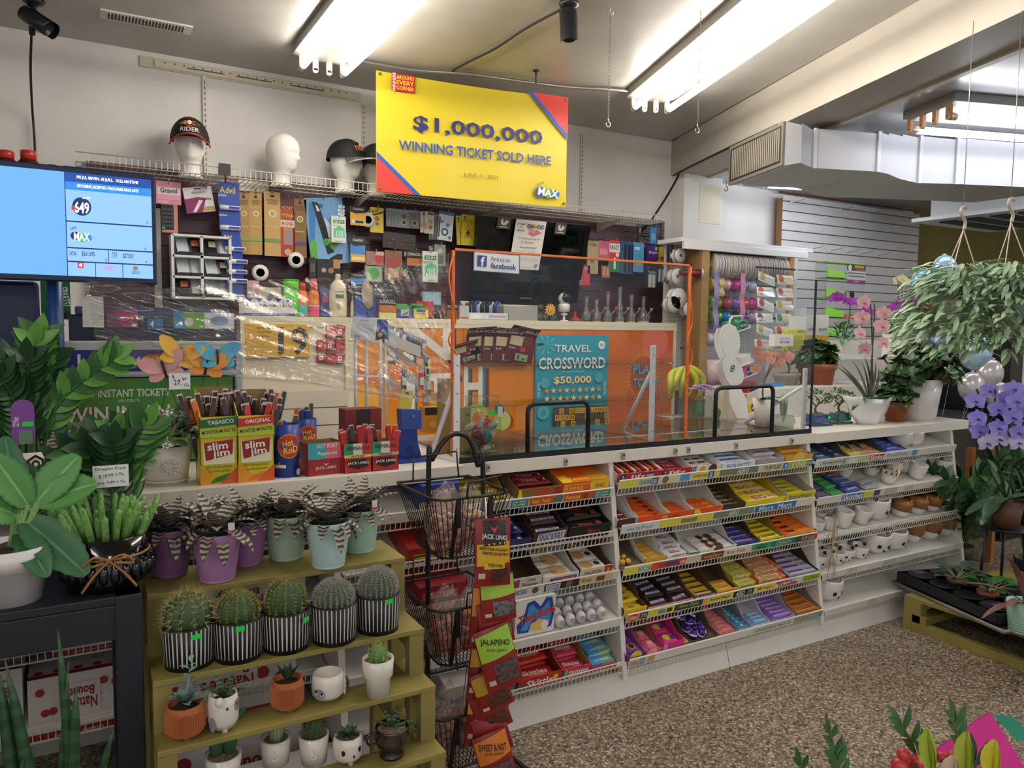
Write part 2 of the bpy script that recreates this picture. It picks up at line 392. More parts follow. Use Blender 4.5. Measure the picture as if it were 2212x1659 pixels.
#banner
A,B_=aY(812,140,4.12),aY(1226,190,3.98)
t=thing('banner','yellow vinyl banner with blue lettering and red corners hanging from the ceiling','banner',(A.x,A.y,HC-.04))
u=V((B_.x-A.x,B_.y-A.y,0));W_=u.length;u.normalize();H_=.665;n=V((u.y,-u.x,0))
t.rotation_euler=(0,0,math.atan2(u.y,u.x))
b=MB();N_=30
vs=[];fs=[]
for i in range(N_+1):
 for j in range(9):
  vs.append((W_*i/N_,.006*sin(i*.55)*(j/8),-H_*j/8-.012*sin(PI*i/N_)*(1-j/8)))
for i in range(N_):
 for j in range(8):a=i*9+j;fs.append((a,a+1,a+10,a+9))
b.add(vs,fs,M('#d9c322',.42),True);lay=[('p',[(0,0),(.185,0),(0,.29)],'#d93a32'),('p',[(.185,0),(.215,0),(0,.335),(0,.29)],'#2a55b4'),('p',[(1,1),(.80,1),(1,.66)],'#d93a32'),('p',[(.80,1),(.77,1),(1,.61),(1,.66)],'#2a55b4'),('r',.072,.85,.185,.99,'#c5242c'),('t','AROUND',.137,.965,.085,.03,'#f2dc2c'),('t','EVERY',.137,.922,.085,.036,'#f2dc2c'),('t','CORNER',.137,.878,.085,.03,'#f2dc2c'),('t','WINNERS',.083,.92,.085,.026,'#fff',90),('t','$1,000,000',.515,.595,.68,.145,'#23286b',0,2),('t','WINNING TICKET SOLD HERE',.505,.405,.80,.085,'#2f4fa6',0,1.5),('t','JUNE 11, 2021',.52,.205,.18,.042,'#6b6540',0,0),('c',.845,.115,.028,'#2c4fa0'),('c',.895,.11,.026,'#4f9b3f'),('c',.937,.11,.02,'#2f7cc0'),('t','MAX',.892,.115,.115,.07,'#fff',-6,2),('t','Lotto',.845,.195,.042,.03,'#55764a',25)]
b.face((0,-.012,-H_),(1,0,0),(0,0,1),W_,H_,lay,.0004);b.build('vinyl_sheet',t)
for x,z in((.02,-.02),(W_-.02,-.02),(.02,-H_+.02),(W_-.02,-H_+.02)):
 b=MB();b.lathe([(.009,0),(.009,-.003),(.005,-.003)],M('#8a7a52',.3,.8),12,(x,-.012,z),'y');b.build('grommet',t)
#duct on the right
dm=M('#bdbec4',.5);g0,g1=aZ(1698,262,2.66),None
t=thing('air_duct','white boxed sheet-metal air duct with grey grille hanging at the right','duct',(g0.x,g0.y,0))
def dl(p):return V(p)-V((g0.x,g0.y,0))
gd=V((-.31,-.95,0)).normalized();gp=V((.95,-.31,0))
zt,zb=2.66,2.42
gA=V((0,0,zt));gB=-gd*.62
b=MB();
def gq(s_,z,o=0):p=gB*s_-gp*o;return V((p.x,p.y,z))
b.prism([gq(0,zb),gq(1,zb),gq(1,zt),gq(0,zt)],-gp*.015,M('#6e685f',.5));b.build('grille_frame',t)
b=MB()
for k in range(26):s0=.05+.9*k/26;b.prism([gq(s0,zb+.03,.0166),gq(s0+.017,zb+.03,.0166),gq(s0+.017,zt-.03,.0166),gq(s0,zt-.03,.0166)],-gp*.002,M('#8f897e',.5))
b.build('grille_slats',t)
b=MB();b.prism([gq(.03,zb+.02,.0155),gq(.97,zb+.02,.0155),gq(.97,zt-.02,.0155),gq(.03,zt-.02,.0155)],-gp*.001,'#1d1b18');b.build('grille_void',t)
sec=[(aZ(1733,268,2.655),2.443),(aZ(1757,285,2.64),2.438),(aZ(1895,292,2.64),2.433),(aZ(1920,295,2.64),2.428),(aZ(1950,298,2.64),2.402),(aZ(1985,301,2.64),2.387),(aZ(2065,305,2.64),2.39),(aZ(2330,322,2.64),2.396)]
base=[V((g0.x,g0.y,0))+gp*.0]+[V((p[0].x,p[0].y,0))for p in sec]
zlo=[zb]+[p[1]for p in sec];back=[-gd*.6,V((.17,.6,0)),V((.1,.6,0)),V((.0,.6,0))]+[V((-.03,.6,0))]*5
b=MB()
for i in range(len(base)-1):
 p,q=dl(base[i]),dl(base[i+1]);bp,bq=p+back[i],q+back[i+1]
 v=lambda a,z:(a.x,a.y,z)
 vs=[v(p,zlo[i]),v(q,zlo[i+1]),v(bq,zlo[i+1]),v(bp,zlo[i]),v(p,zt),v(q,zt-.01),v(bq,zt-.01),v(bp,zt)]
 b.add(vs,[(0,3,2,1),(4,5,6,7),(0,1,5,4),(2,3,7,6)],dm)
b.build('duct_run',t)
for i in(2,3,6,7):
 b=MB()
 p=dl(base[i]);dirn=(dl(base[min(i+1,8)])-dl(base[i-1])).normalized();o=V((dirn.y,-dirn.x,0))
 if o.y>0:o=-o
 q=p+o*.004;b.prism([(q.x,q.y,zlo[i]-.004),(q.x+dirn.x*.02,q.y+dirn.y*.02,zlo[i]-.004),(q.x+dirn.x*.02,q.y+dirn.y*.02,zt),(q.x,q.y,zt)],o*.012,M('#c6c7cc',.45));b.build('flange',t)
b=MB();h=gq(1,zb,.03);b.tube([h+V((0,0,.03)),h]+arc((h.x,h.y,h.z-.02),.014,1.57,-3,8),.003,M('#5a554e',.4,.6),6);b.build('hook',t)
b=MB();b.tube(smooth([bpt(1.55,-.012,HR+.0),bpt(.9,-.012,HR+.0),bpt(.15,-.012,HR-.01),aY(1466,378,4.44),aY(1440,425,4.42),aY(1405,478,4.42),aY(1385,500,4.5)],5),.008,M(BLK),6)
tag(b.build('power_cable'),'black cable clipped along the cream beam and dangling by the pillar','cable')
p=aZ(2140,462,2.45);t=thing('air_conditioner','white ceiling air conditioner cassette with dark slats at far right','air conditioner',(p.x+.3,p.y,2.42))
b=MB();b.box(-.45,.45,-.4,.4,.03,.28,'#dfe0e0');b.build('housing',t)
b=MB();b.box(-.55,.6,-.5,.5,0,.03,'#e6e7e6');b.build('face_panel',t)
b=MB()
for k in range(4):b.box(-.42,.45,-.38+.2*k,-.26+.2*k,-.012,.001,'#33414d')
b.build('vent_slats',t)
#front counter with sloping candy shelves
ZC=1.0
topm=M('#e3ddd2',.4,kind='noise',c2='#ebe6dc',scale=4)
def planks(x0,x1,y0,y1,name,label,z1=ZC,th=.05,cat='counter'):
 b=MB();b.box(x0,x1,y0,y1,z1-th,z1,topm);return tag(b.build(name,bevel=.002),label,cat)
planks(-1.3,1.19,2.44,3.15,'worktop','white worktop holding the meat snack boxes and big leafy pots')
planks(1.19,3.13,2.465,3.15,'worktop','white worktop edge under the clear sneeze guard and ticket display')
planks(3.13,4.44,2.45,3.15,'worktop','white worktop carrying the orchids and jade plants')
t=thing('shop_counter','white counter carcass with sloping shelf dividers and kick board','counter',(0,0,0))
wp=M('#dedbd5',.5,kind='noise',c2='#e6e3de',scale=6)
b=MB();b.prism([(-1.3,2.36,0),(-1.3,2.345,.0),(-1.3,2.375,.1),(-1.3,2.42,.1),(-1.3,2.42,0)],(3.77,0,0),wp);b.build('kick_board',t)
b=MB();b.prism([(2.475,2.36,0),(2.475,2.345,.0),(2.475,2.375,.1),(2.475,2.42,.1),(2.475,2.42,0)],(1.865,0,0),wp);b.build('kick_board',t)
b=MB();b.box(-1.3,4.34,2.98,3.0,.0,.95,wp);b.build('back_panel',t)
for x in(-.35,.72,1.885,3.095,4.31):
 b=MB();yt=2.475
 b.prism([(x-.012,yt,.95),(x-.012,2.345,.075),(x-.012,2.98,.075),(x-.012,2.98,.95)],(.024,0,0),wp);b.build('divider',t,bevel=.002)
SLOPE=rad(16)
class Shelf:
 def __init__(s,X0,X1,Yf,pxs,strip='#e9e5dd',parts=(),lip=.03,wire_face=False):
  s.X0,s.X1,s.Y=X0,X1,Yf;s.z=sum(aY(x,y,Yf).z for x,y in pxs)/len(pxs)
  s.T=Matrix.Translation((0,Yf,s.z+.006))@Matrix.Rotation(SLOPE,4,'X')
  sh=thing('display_shelf',s_label(s),'shelf',((X0+X1)/2,Yf,s.z));sh.rotation_euler=(SLOPE,0,0);s.o=sh;w=(X1-X0)/2-.004
  b=MB();b.box(-w,w,.004,.5,-.006,.004,wp);b.build('deck',sh)
  if not wire_face:
   b=MB();b.box(-w,w,-.006,.002,-.018,.018,M(strip,.4))
   for l in parts:
    u0=aY(l[0],pxs[0][1],Yf).x-(X0+X1)/2;u1=aY(l[1],pxs[0][1],Yf).x-(X0+X1)/2
    u0,u1=max(u0,-w),min(u1,w)
    b.face((u0,-.006,-.016),(1,0,0),(0,0,1),u1-u0,.032,[('r',0,0,1,1,l[2])]+list(l[3]if len(l)>3 else[]),.0004)
   b.build('price_strip',sh)
  b=MB();zz=(-.02,-.02-lip)if not wire_face else(.024,-.03)
  n=int(2*w/.019)
  for z in zz:b.box(-w,w,-.004,0,z-.002,z+.002,WIRE)
  for k in range(n):x=-w+2*w*k/n;b.box(x-.0012,x+.0012,-.0035,-.001,zz[1],zz[0],WIRE)
  b.build('wire_lip',sh)
 def at(s,px,py=None):return aY(px,s.py if py is None else py,s.Y).x
 def put(s,o,x,sl,h=0,yaw=0,tilt=0):
  m=s.T@Matrix.Translation((x,sl,h))@Matrix.Rotation(yaw,4,'Z')@Matrix.Rotation(tilt,4,'X')
  o.location=m.to_translation();o.rotation_euler=m.to_euler();return o
_nth=['topmost','second from top','third from top','fourth from top','lowest'];_sc={}
def s_label(s):
 k=round(s.X0,1);i=_sc.get(k,0);_sc[k]=i+1
 bay='left bay with the snack cakes' if s.X0<1.5 else('middle bay' if s.X0<2.5 else 'right bay with the flower pots')
 if s.X0<.5:bay='bay behind the wooden plant stand'
 return f'white sloping wire-lipped shelf, {_nth[i]} in the counter {bay}'
YF=(2.44,2.418,2.395,2.37,2.348)
Tt=lambda s,c='#333',u=.5,w=.8,h=.62:('t',s,u,.5,w,h,c)
YEL,AER='#e9e35a','#7f8f7c'
MS=[Shelf(1.897,3.083,YF[0],((1332,1042),(1752,1002)),'#e8e6dc',[(1332,1420,'#e6e04e',[('r',.45,.15,.95,.8,'#bcd6e8'),Tt('CHUNKY','#3a6ea8',.7,.4)]),(1406,1420,'#2d6bb0',[Tt('2','#fff',.5,.5)]),(1422,1466,'#e2dfc4',[('c',.3,.5,.15,'#8a6f42')]),(1467,1488,'#5aaede'),(1490,1530,'#eae36a',[Tt('COFFEE CRISP','#6b4a2a',.5,.8,.4)]),(1527,1540,'#2d6bb0',[Tt('2','#fff',.5,.5)]),(1540,1552,'#e9e35a'),(1552,1635,AER,[Tt('AERO','#f3f5ee',.6,.3,.8)]),(1640,1690,'#d8d6a8',[Tt('TURTLES','#4a4a2e',.5,.7)]),(1688,1700,'#3f8fd0',[Tt('4','#fff',.5,.4)]),(1702,1742,'#a9bf4a',[Tt('100','#f2f2d8',.5,.7,.8)]),(1742,1756,'#2d6bb0',[Tt('10','#fff',.5,.7)])]),Shelf(1.897,3.083,YF[1],((1336,1140),(1760,1083)),'#e8e5da',[(1336,1420,'#dfe3e6',[Tt('wafer','#9aa6b4')]),(1422,1536,'#e6df3c',[('r',.4,.1,.7,.8,'#b9aa6a'),Tt('COFFEE CRISP','#5a4526',.55,.3,.45)]),(1538,1625,AER,[Tt('AERO','#f1f3ec',.5,.25,.8)]),(1627,1715,'#2f7fc2',[Tt('Mars  Mars','#e8f2fa',.5,.8,.8)])]),Shelf(1.897,3.083,YF[2],((1341,1230),(1764,1160)),'#e4e0d6',[(1343,1405,'#e6df3c',[('r',.5,.15,.97,.8,'#2f93c4'),Tt('CHUNKY','#fff',.73,.4)]),(1405,1480,'#c4403a',[('c',.1,.5,.1,'#e8554a'),('r',.4,.2,.75,.8,'#3d4f96'),('c',.9,.5,.09,'#e8554a'),Tt('KitKat','#fff',.9,.16,.5)]),(1482,1512,'#d6cdb8'),(1512,1560,'#7a4a26',[Tt('wafer','#d9b06a')]),(1562,1612,'#e9e5da',[Tt('Rolo Rolo','#b04a3a',.5,.8,.6)]),(1620,1662,'#3fae78',[Tt('AERO','#14332a',.5,.5,.8)]),(1662,1714,'#1d7f86',[Tt('CRUNCH','#cfe26a',.5,.6,.7)]),(1714,1764,'#6b3a24',[Tt('TURTLES','#ecd9b4',.55,.6),('r',.85,0,1,1,'#d9503a')])]),Shelf(1.897,3.083,YF[3],((1347,1331),(1768,1246)),'#e6e2d8',[(1347,1380,'#e88a3a',[('c',.5,.5,.3,'#d8503c'),Tt('KitKat','#fff',.5,.5,.5)]),(1380,1397,'#2c3a3c',[Tt('70','#cfd4cc')]),(1398,1452,'#e6df3c',[('r',.4,.2,.7,.75,'#49a4cc'),('r',.74,.2,.95,.8,'#4a3320')]),(1454,1515,'#1f4a3c',[Tt('After Eight','#b9a860',.5,.7,.8)]),(1516,1580,'#e8dc2e',[('r',0,0,.15,1,'#f2b06a'),Tt('Butterfinger','#2b4f9e',.58,.7,.6)]),(1580,1624,'#24302c',[Tt('AERO','#f2f2ee',.35,.4,.8),Tt('70','#cfd4cc',.8,.2)]),(1624,1670,'#e6df58',[Tt('Mirage','#b0483a',.5,.7)]),(1671,1718,'#d8503c',[('p',[(0,.1),(1,.5),(1,.95),(0,.6)],'#f2ece4'),Tt('BIG TURK','#2a4fa0',.5,.8,.55)]),(1728,1768,'#a4cc3a',[Tt('Coffee','#4f7a2e')])]),Shelf(1.897,3.083,YF[4],((1354,1430),(1774,1326)),'#e9e6e0',[(1358,1378,'#e4e0d8',[Tt('KitKat','#c2302c',.5,.9,.8)]),(1378,1392,'#8fb0d0'),(1396,1412,'#c9ab7a'),(1622,1706,'#d3d0c8',[Tt('chocolate bars 2','#6a665e',.5,.85,.45)]),(1708,1764,'#9fa68c'),(1764,1774,'#2d6bb0',[Tt('2','#fff',.5,.5)])],lip=.045)]
for s,p in zip(MS,(1042,1140,1230,1331,1430)):s.py=p
LS=[Shelf(.735,1.873,YF[0],((1316,1057),(1110,1092)),'#e9e5dd',[(1040,1100,'#b9b6a8'),(1102,1140,'#2a8f82',[('t','KING  GRAND',.5,.7,.8,.32,'#dff0ec'),('t','SIZE  FORMAT',.5,.3,.8,.32,'#dff0ec')]),(1142,1214,'#e2582a',[Tt('Reese','#f5d23c',.2,.22),Tt('Peanut','#f5d23c',.5,.24),('p',[(.66,.1),(.8,.9),(1,.9),(1,.1)],'#2a8f82')]),(1216,1316,'#e2582a',[Tt('Reese','#f5d23c',.2,.3),('c',.46,.5,.07,'#8a5428'),('p',[(.62,0),(.66,1),(1,1),(1,0)],'#2a8f82'),('t','KING  GRAND',.82,.7,.28,.3,'#dff0ec'),('t','SIZE  FORMAT',.82,.3,.28,.3,'#dff0ec')])]),Shelf(.735,1.873,YF[1],((1320,1153),(1110,1196)),wire_face=True),Shelf(.735,1.873,YF[2],((1323,1237),(1110,1285)),'#ddd9d2',[(1102,1172,'#cfccc6',[Tt('SNICKERS','#2b3f94',.3,.4),('c',.75,.5,.1,'#6a4428')]),(1174,1250,'#2c2422',[('r',.05,.1,.45,.9,'#e8e4ec'),Tt('SNICKERS','#2b3f94',.25,.36),('c',.7,.5,.1,'#6f6258')]),(1251,1322,'#d8c48c',[('r',.5,.1,.75,.8,'#6b4426'),Tt('Mirage','#a8783a',.2,.3)])]),Shelf(.735,1.873,YF[3],((1330,1341),(1115,1394)),'#e9e6e0'),Shelf(.735,1.873,YF[4],((1334,1443),(1112,1500)),'#e9e6e0',wire_face=True)]
for s,p in zip(LS,(1060,1160,1245,1350,1455)):s.py=p
RS=[Shelf(3.107,4.298,YF[0],((1767,1000),(2062,967)),'#e4e1db',[(1768,1830,'#cfd8b8',[Tt('Spearmint','#3a6ca8')]),(1820,1850,'#dfe4d4',[Tt('Skittles','#fff'),('r',0,0,.02,1,'#888')]),(1850,1876,'#cfd6a0'),(1876,1906,'#c23a4a',[Tt('Skittles','#fff',.5,.9,.8)]),(1908,1965,'#dcd9d0',[Tt('Excel Juicy','#7a8a9a')]),(1967,1978,'#4fa2d4')]),Shelf(3.107,4.298,YF[1],((1768,1080),(2066,1038)),'#e4e1db',[(1816,1862,'#5a7ec0',[Tt('Skittles','#fff',.5,.9,.8)]),(1858,1885,'#d6e05a'),(1885,1898,'#5a2f86'),(1908,1935,'#cdbfb0'),(1950,1970,'#d6cbb0')]),Shelf(3.107,4.298,YF[2],((1772,1165),(2068,1110)),wire_face=True),Shelf(3.107,4.298,YF[3],((1776,1243),(2068,1180)),'#e4e1db',[(1826,1850,'#d8c9bc'),(1904,1930,'#b9c4c4')]),Shelf(3.107,4.298,YF[4],((1783,1324),(2066,1248)),'#e4e1db',[(1872,1888,'#cfc4ae')])]
for s,p in zip(RS,(1000,1080,1165,1243,1324)):s.py=p
for Sx in(MS,LS,RS):
 for s in Sx:
  b=MB();x=(s.X1-s.X0)/2-.006;b.prism([(x,.02,-.022),(x,.02,-.045),(x,.07,-.075),(x,.16,-.075),(x,.16,-.022)],(-.02,0,0),M('#9a6b3f',.6));b.build('cleat',s.o)
#cartons and their contents
def carton(s,x0,x1,name,label,wall='#8d8070',front='#c22',fh=.035,hb=.075,L=.27,lay=(),inner=None,sl=.006,group=None,h0=-.001):
 W=x1-x0;o=thing(name,label,'carton',group=group);b=MB();t=.0025;inner=inner or wall
 iw,ow=M(inner,.7),M(wall,.6)
 b.box(-W/2,W/2,0,L,0,t,iw)
 for sx in(-1,1):
  x=sx*W/2;pr=[(0,0),(0,fh),(L*.22,fh+.004),(L*.55,hb),(L,hb),(L,0)]
  b.prism([(x,a,c)for a,c in pr],(-sx*t,0,0),iw)
 b.box(-W/2,W/2,L-t,L,0,hb,iw);b.build('tray_walls',o)
 b=MB();b.box(-W/2,W/2,-.0015,t,0,fh,M(front,.45));b.face((-W/2,-.0015,0),(1,0,0),(0,0,1),W,fh,list(lay),.0004);b.build('front_flap',o)
 return s.put(o,(x0+x1)/2,sl,h0)
def bar_mesh(name,w,l,h,col,lay=(),crimp='#c9c4bc',rough=.35,boxy=False):
 b=MB();m=M(col,rough)
 if boxy:b.box(-w/2,w/2,-l/2,l/2,0,h,m)
 else:
  xs=[-w/2,-w/2+.007,-w/2+.016,w/2-.016,w/2-.007,w/2];hs=[.12,.12,1,1,.12,.12];vs=[]
  prof=[(-.5,.5),(-.44,.12),(-.3,0),(.3,0),(.44,.12),(.5,.5),(.42,.88),(.27,1),(-.27,1),(-.42,.88)];n=len(prof)
  for x,k in zip(xs,hs):vs+=[(x,py*l,(pz-.5)*h*k+h*.5)for py,pz in prof]
  fs=[(i*n+j,i*n+(j+1)%n,(i+1)*n+(j+1)%n,(i+1)*n+j)for i in range(5)for j in range(n)]+[tuple(range(n-1,-1,-1)),tuple(5*n+j for j in range(n))]
  b.add(vs,fs,m)
 b.face((-w/2+.012,-l*.27,h),(1,0,0),(0,1,0),w-.024,l*.54,list(lay),.0004)
 if boxy and lay:b.face((-w/2,-l/2,0),(1,0,0),(0,0,1),w,h,list(lay),.0004)
 return b.build(name)
def fill(s,x0,x1,name,label,group,col,lay=(),n=5,layers=1,l=.036,h=.017,w=None,cat='chocolate bar',s0=.012,yaw=.04,boxy=False,base=0,cols=1):
 W=(w or(x1-x0)/cols*.93);o=bar_mesh(name,W,l,h,col,lay,boxy=boxy);first=True;tag(o,label,cat,group)
 for c in range(cols):
  for k in range(n):
   for j in range(layers if k>0 else max(1,layers-1)):
    q=o if first else o.copy()
    if not first:COL.objects.link(q)
    first=False
    s.put(q,x0+(x1-x0)*(c+.5)/cols+ru(-.002,.002),s0+l*.5+k*l*1.03,-.001+base+.0035+j*h*1.02,ru(-yaw,yaw))
def edge_fill(s,x0,x1,name,label,group,cols,n=14,L=.12,h=.04,cat='chocolate bar',s0=.012):
 w=(x1-x0)/n;first={}
 for k in range(n):
  c=cols[k%len(cols)]
  if c not in first:
   b=MB();b.box(-w*.42,w*.42,0,L,0,h,M(c,.35));b.box(-w*.42,w*.42,-.0006,0,.008,h-.008,'#efe8de');first[c]=b.build(name);q=first[c]
  else:q=first[c].copy();COL.objects.link(q)
  tag(q,label,cat,group);s.put(q,x0+w*(k+.5),s0,.0025,0,0)
R5=lambda s,px,py=None:s.at(px,py)
def tr(s,a,c,label,wall='#8d8070',front='#b5281f',lay=(),bars=None,**kw):
 x0,x1=s.at(a),s.at(c);carton(s,x0+.001,x1-.001,kw.pop('name','candy_carton'),label,wall,front,lay=lay,**kw)
 return x0+.006,x1-.006
GRY,BRN,WHT='#b9b4b2','#5a4331','#dcdad8'
s=MS[0]
a,c=tr(s,1334,1430,'red carton of upright wafer bars, leftmost on the middle bay top shelf',GRY,'#b3202a',[('r',.06,0,.16,1,'#2b2f7c'),('t','2',.11,.5,.05,.6,'#fff'),('t','KitKat',.45,.5,.3,.7,'#fff'),('r',.62,.25,.82,.75,'#4a7fc0'),('t','CHUNKY',.72,.5,.16,.3,'#fff')])
edge_fill(s,a,c,'wafer_bar','thin wafer bar standing on edge in the red leftmost top carton','bars in the leftmost top carton',('#b3202a','#d9d4cc','#7a2a22','#e06a2a','#2a2020'),17)
a,c=tr(s,1431,1493,'red half-empty carton with a blue stripe, second on the middle top shelf',WHT,'#b3202a',[('r',.02,0,.13,1,'#2b2f7c'),('t','2',.075,.5,.06,.6,'#fff'),('t','KitKat',.5,.5,.55,.7,'#fff')])
fill(s,a,c,'wafer_bar','red wrapped wafer bar lying in the half-empty red carton','bars in the half-empty red carton','#b3202a',[('t','KitKat',.5,.5,.5,.8,'#fff')],3)
a,c=tr(s,1494,1557,'white carton with brown pictures between the red and the blue bars',WHT,'#e4e0dc',[('r',.02,0,.13,1,'#2b2f7c'),('t','2',.075,.5,.06,.6,'#fff'),('c',.35,.5,.1,'#d9a03a'),('c',.7,.5,.14,'#5c3522')])
fill(s,a,c,'chocolate_bar','white and brown wrapped bar in the carton beside the blue bars','white and brown bars','#e2ddd6',[('r',.1,.2,.35,.8,'#5c3522'),('r',.5,.1,.85,.8,'#6a4028')],7)
a,c=tr(s,1558,1630,'pale carton of blue and white coconut bars on the middle top shelf',WHT,'#dfe6ee',[('t','BOUNTY',.5,.5,.7,.6,'#2a7fd0')])
fill(s,a,c,'chocolate_bar','blue and white wrapped coconut bar in the pale carton','blue and white bars','#eef1f4',[('r',.0,.05,1,.5,'#2a86d8'),('t','BOUNTY',.5,.55,.7,.7,'#1d5fae')],7,1)
a,c=tr(s,1632,1692,'grey carton of silver and maroon bars on the middle top shelf','#a9a5a5','#a9a5a5')
fill(s,a,c,'chocolate_bar','silver foil wrapped bar with maroon print in the grey carton','silver foil bars','#c9c6cc',[('r',.0,.1,1,.45,'#6d2a4a'),('r',.2,.6,.7,.8,'#8a2f3a')],6,2,h=.02)
a,c=tr(s,1693,1753,'golden carton of caramel popcorn bars at the right end of the top shelf','#a8842f','#d9a83a',[('c',.5,.5,.2,'#e9c86a')])
fill(s,a,c,'chocolate_bar','golden bar with red script in the rightmost top carton','golden popcorn bars','#d8a63a',[('t','crunchy',.5,.5,.8,.9,'#a3281f')],5,2,h=.02)
s=MS[1]
a,c=tr(s,1334,1372,'small dark brown carton at the left end of the second shelf',WHT,'#43231d',[('r',.1,.3,.9,.6,'#5f352a')])
fill(s,a,c,'chocolate_bar','dark red and white boxed sweet in the small brown carton','sweets in the small brown carton','#7a2528',[('r',.1,.1,.9,.5,'#d8d4d0')],3,1,h=.02)
a,c=tr(s,1378,1445,'orange-fronted carton with white sides, second on the second shelf',WHT,'#e4511c',[('r',.78,.3,.95,.8,'#e0a01e')],hb=.09)
fill(s,a,c,'peanut_cup_pack','orange peanut cup pack in the second carton of the second shelf','peanut cup packs, left orange carton','#e4511c',[('t','Reese',.3,.5,.4,.8,'#f2c01e'),('c',.75,.5,.1,'#5a3320')],5)
a,c=tr(s,1446,1496,'orange-fronted carton with few packs, third on the second shelf',WHT,'#e4511c',[('r',.1,.3,.4,.7,'#b03a1a')],hb=.09)
fill(s,a,c,'peanut_cup_pack','orange peanut cup pack in the third carton of the second shelf','peanut cup packs, middle orange carton','#e4511c',[('t','Reese',.3,.5,.4,.8,'#f2c01e'),('r',.6,.1,.9,.9,'#b0722e')],3)
a,c=tr(s,1498,1560,'torn orange and yellow carton beside the dark truffle bars',WHT,'#e4511c',[('p',[(0,0),(.3,0),(.15,1),(0,1)],'#e3d22a'),('p',[(.75,0),(1,0),(1,1),(.9,1)],'#f0712a')],hb=.09)
fill(s,a,c,'peanut_cup_pack','orange peanut cup pack in the torn orange and yellow carton','peanut cup packs, torn carton','#e4511c',[('t','Reese',.3,.5,.4,.8,'#f2c01e'),('r',.6,.1,.9,.9,'#e0b52a')],3)
a,c=tr(s,1561,1607,'dark brown carton of double bars on the second shelf','#6e5a35','#3d2a1e')
fill(s,a,c,'chocolate_bar','dark brown bar with white capitals on the second shelf','dark double bars','#33231b',[('t','DOUBLE',.4,.5,.6,.9,'#e0dcd2'),('r',.8,0,1,1,'#a8741f')],7)
a,c=tr(s,1608,1693,'yellow carton of big red and white lettered bars','#c9ad2a','#e3cf2a')
fill(s,a,c,'chocolate_bar','fat yellow bar with big red lettering on the second shelf','yellow bars with red lettering','#e8cf2e',[('r',.2,.0,.95,1,'#efe0d2'),('t','BiG',.42,.5,.4,1.1,'#c2202a'),('r',.7,.2,.95,.8,'#d88a8a')],4,1,l=.05,h=.026)
a,c=tr(s,1694,1757,'yellow open carton with blue script at the right end of the second shelf','#b9ab28','#ddd02c',[('t','Butterfinger',.5,.5,.8,.6,'#2a4a9c')],fh=.045,inner='#a9a3a0')
fill(s,a,c,'chocolate_bar','yellow bar with blue print in the rightmost carton of the second shelf','yellow and blue bars','#e0d030',[('t','finger',.4,.5,.5,.8,'#2a4a9c')],5)
s=MS[2]
a,c=tr(s,1342,1392,'yellow-walled carton holding gold foil balls on the third shelf','#b9952a','#8a7a5a',fh=.012,inner='#77695a')
b=MB();b.ball((0,0,.016),.016,M('#c9a23e',.3,.7),10,6);g=b.build('gold_foil_chocolate');first=True
for k in range(5):
 q=g if first else g.copy()
 if not first:COL.objects.link(q)
 first=False;tag(q,'round gold foil chocolate at the left end of the third shelf','chocolate','gold foil chocolates');s.put(q,a+.012+.03*(k%2),.025+.034*(k//2),.0025)
a,c=tr(s,1393,1438,'mustard yellow carton of gold bars on the third shelf',WHT,'#d8a42a',fh=.03,hb=.09)
fill(s,a,c,'chocolate_bar','small gold wrapped bar in the mustard carton','small gold bars','#d2a63c',[],4)
a,c=tr(s,1439,1488,'brown carton of white barcoded packs on the third shelf','#6b5236','#cfcac8',fh=.014,hb=.08)
fill(s,a,c,'candy_pack','white pack showing its barcode on the third shelf','white barcoded packs','#dcdadb',[('r',.15,.15,.85,.6,'#8d8a92'),('r',.2,.7,.6,.9,'#a33')],4,2,l=.045,boxy=True)
a,c=tr(s,1489,1590,'wide white and green carton nearly empty in the middle of the third shelf',WHT,'#d7dcd6',[('r',.0,0,.2,1,'#3f9a5c'),('c',.6,.5,.1,'#7a4a34')],fh=.022,hb=.09)
fill(s,a+.06,c,'chocolate_bar','white wrapper with brown bubbles in the nearly empty white carton','white bubble bars','#dfdcd8',[('c',.3,.5,.1,'#6a3f34'),('c',.6,.4,.12,'#6a3f34'),('t','AERO',.5,.5,.4,.7,'#3b2a2a')],3)
a,c=tr(s,1591,1640,'dark carton of blue crisp rice bars on the third shelf','#3f3a36','#2a2f7a',fh=.02)
fill(s,a-.02,c,'chocolate_bar','blue bar with white and red capitals on the third shelf','blue crisp bars','#2c3596',[('r',.05,.1,.9,.6,'#c9c6dc'),('t','CRUNCH',.5,.4,.7,.6,'#b3263a')],4)
a,c=tr(s,1641,1692,'yellow carton of black lettered peanut bars on the third shelf','#9a8a2a','#dccb2c',[('t','OH HENRY!',.5,.5,.8,.6,'#2a2418')],fh=.02)
fill(s,a-.02,c,'chocolate_bar','yellow bar with black capitals and a red tab on the third shelf','yellow peanut bars, third shelf','#dfcb2e',[('r',.0,.2,.1,.8,'#c23a2a'),('t','OH HENRY',.55,.5,.75,.9,'#2a2418')],7)
a,c=tr(s,1693,1763,'orange carton of long peanut butter bars at the right of the third shelf','#a04a1c','#c9b02a',fh=.018)
fill(s,a,c,'chocolate_bar','long orange bar with black and yellow script on the third shelf','long orange bars','#e8661c',[('r',.05,.2,.45,.8,'#3a2218'),('t','Reese',.62,.5,.5,.9,'#f0c81e')],6,1,l=.04)
s=MS[3]
a,c=tr(s,1347,1397,'yellow carton of yellow sweet packets, leftmost on the fourth shelf',BRN,'#e0b92a',[('r',.5,.2,.9,.6,'#c99a22')],fh=.03)
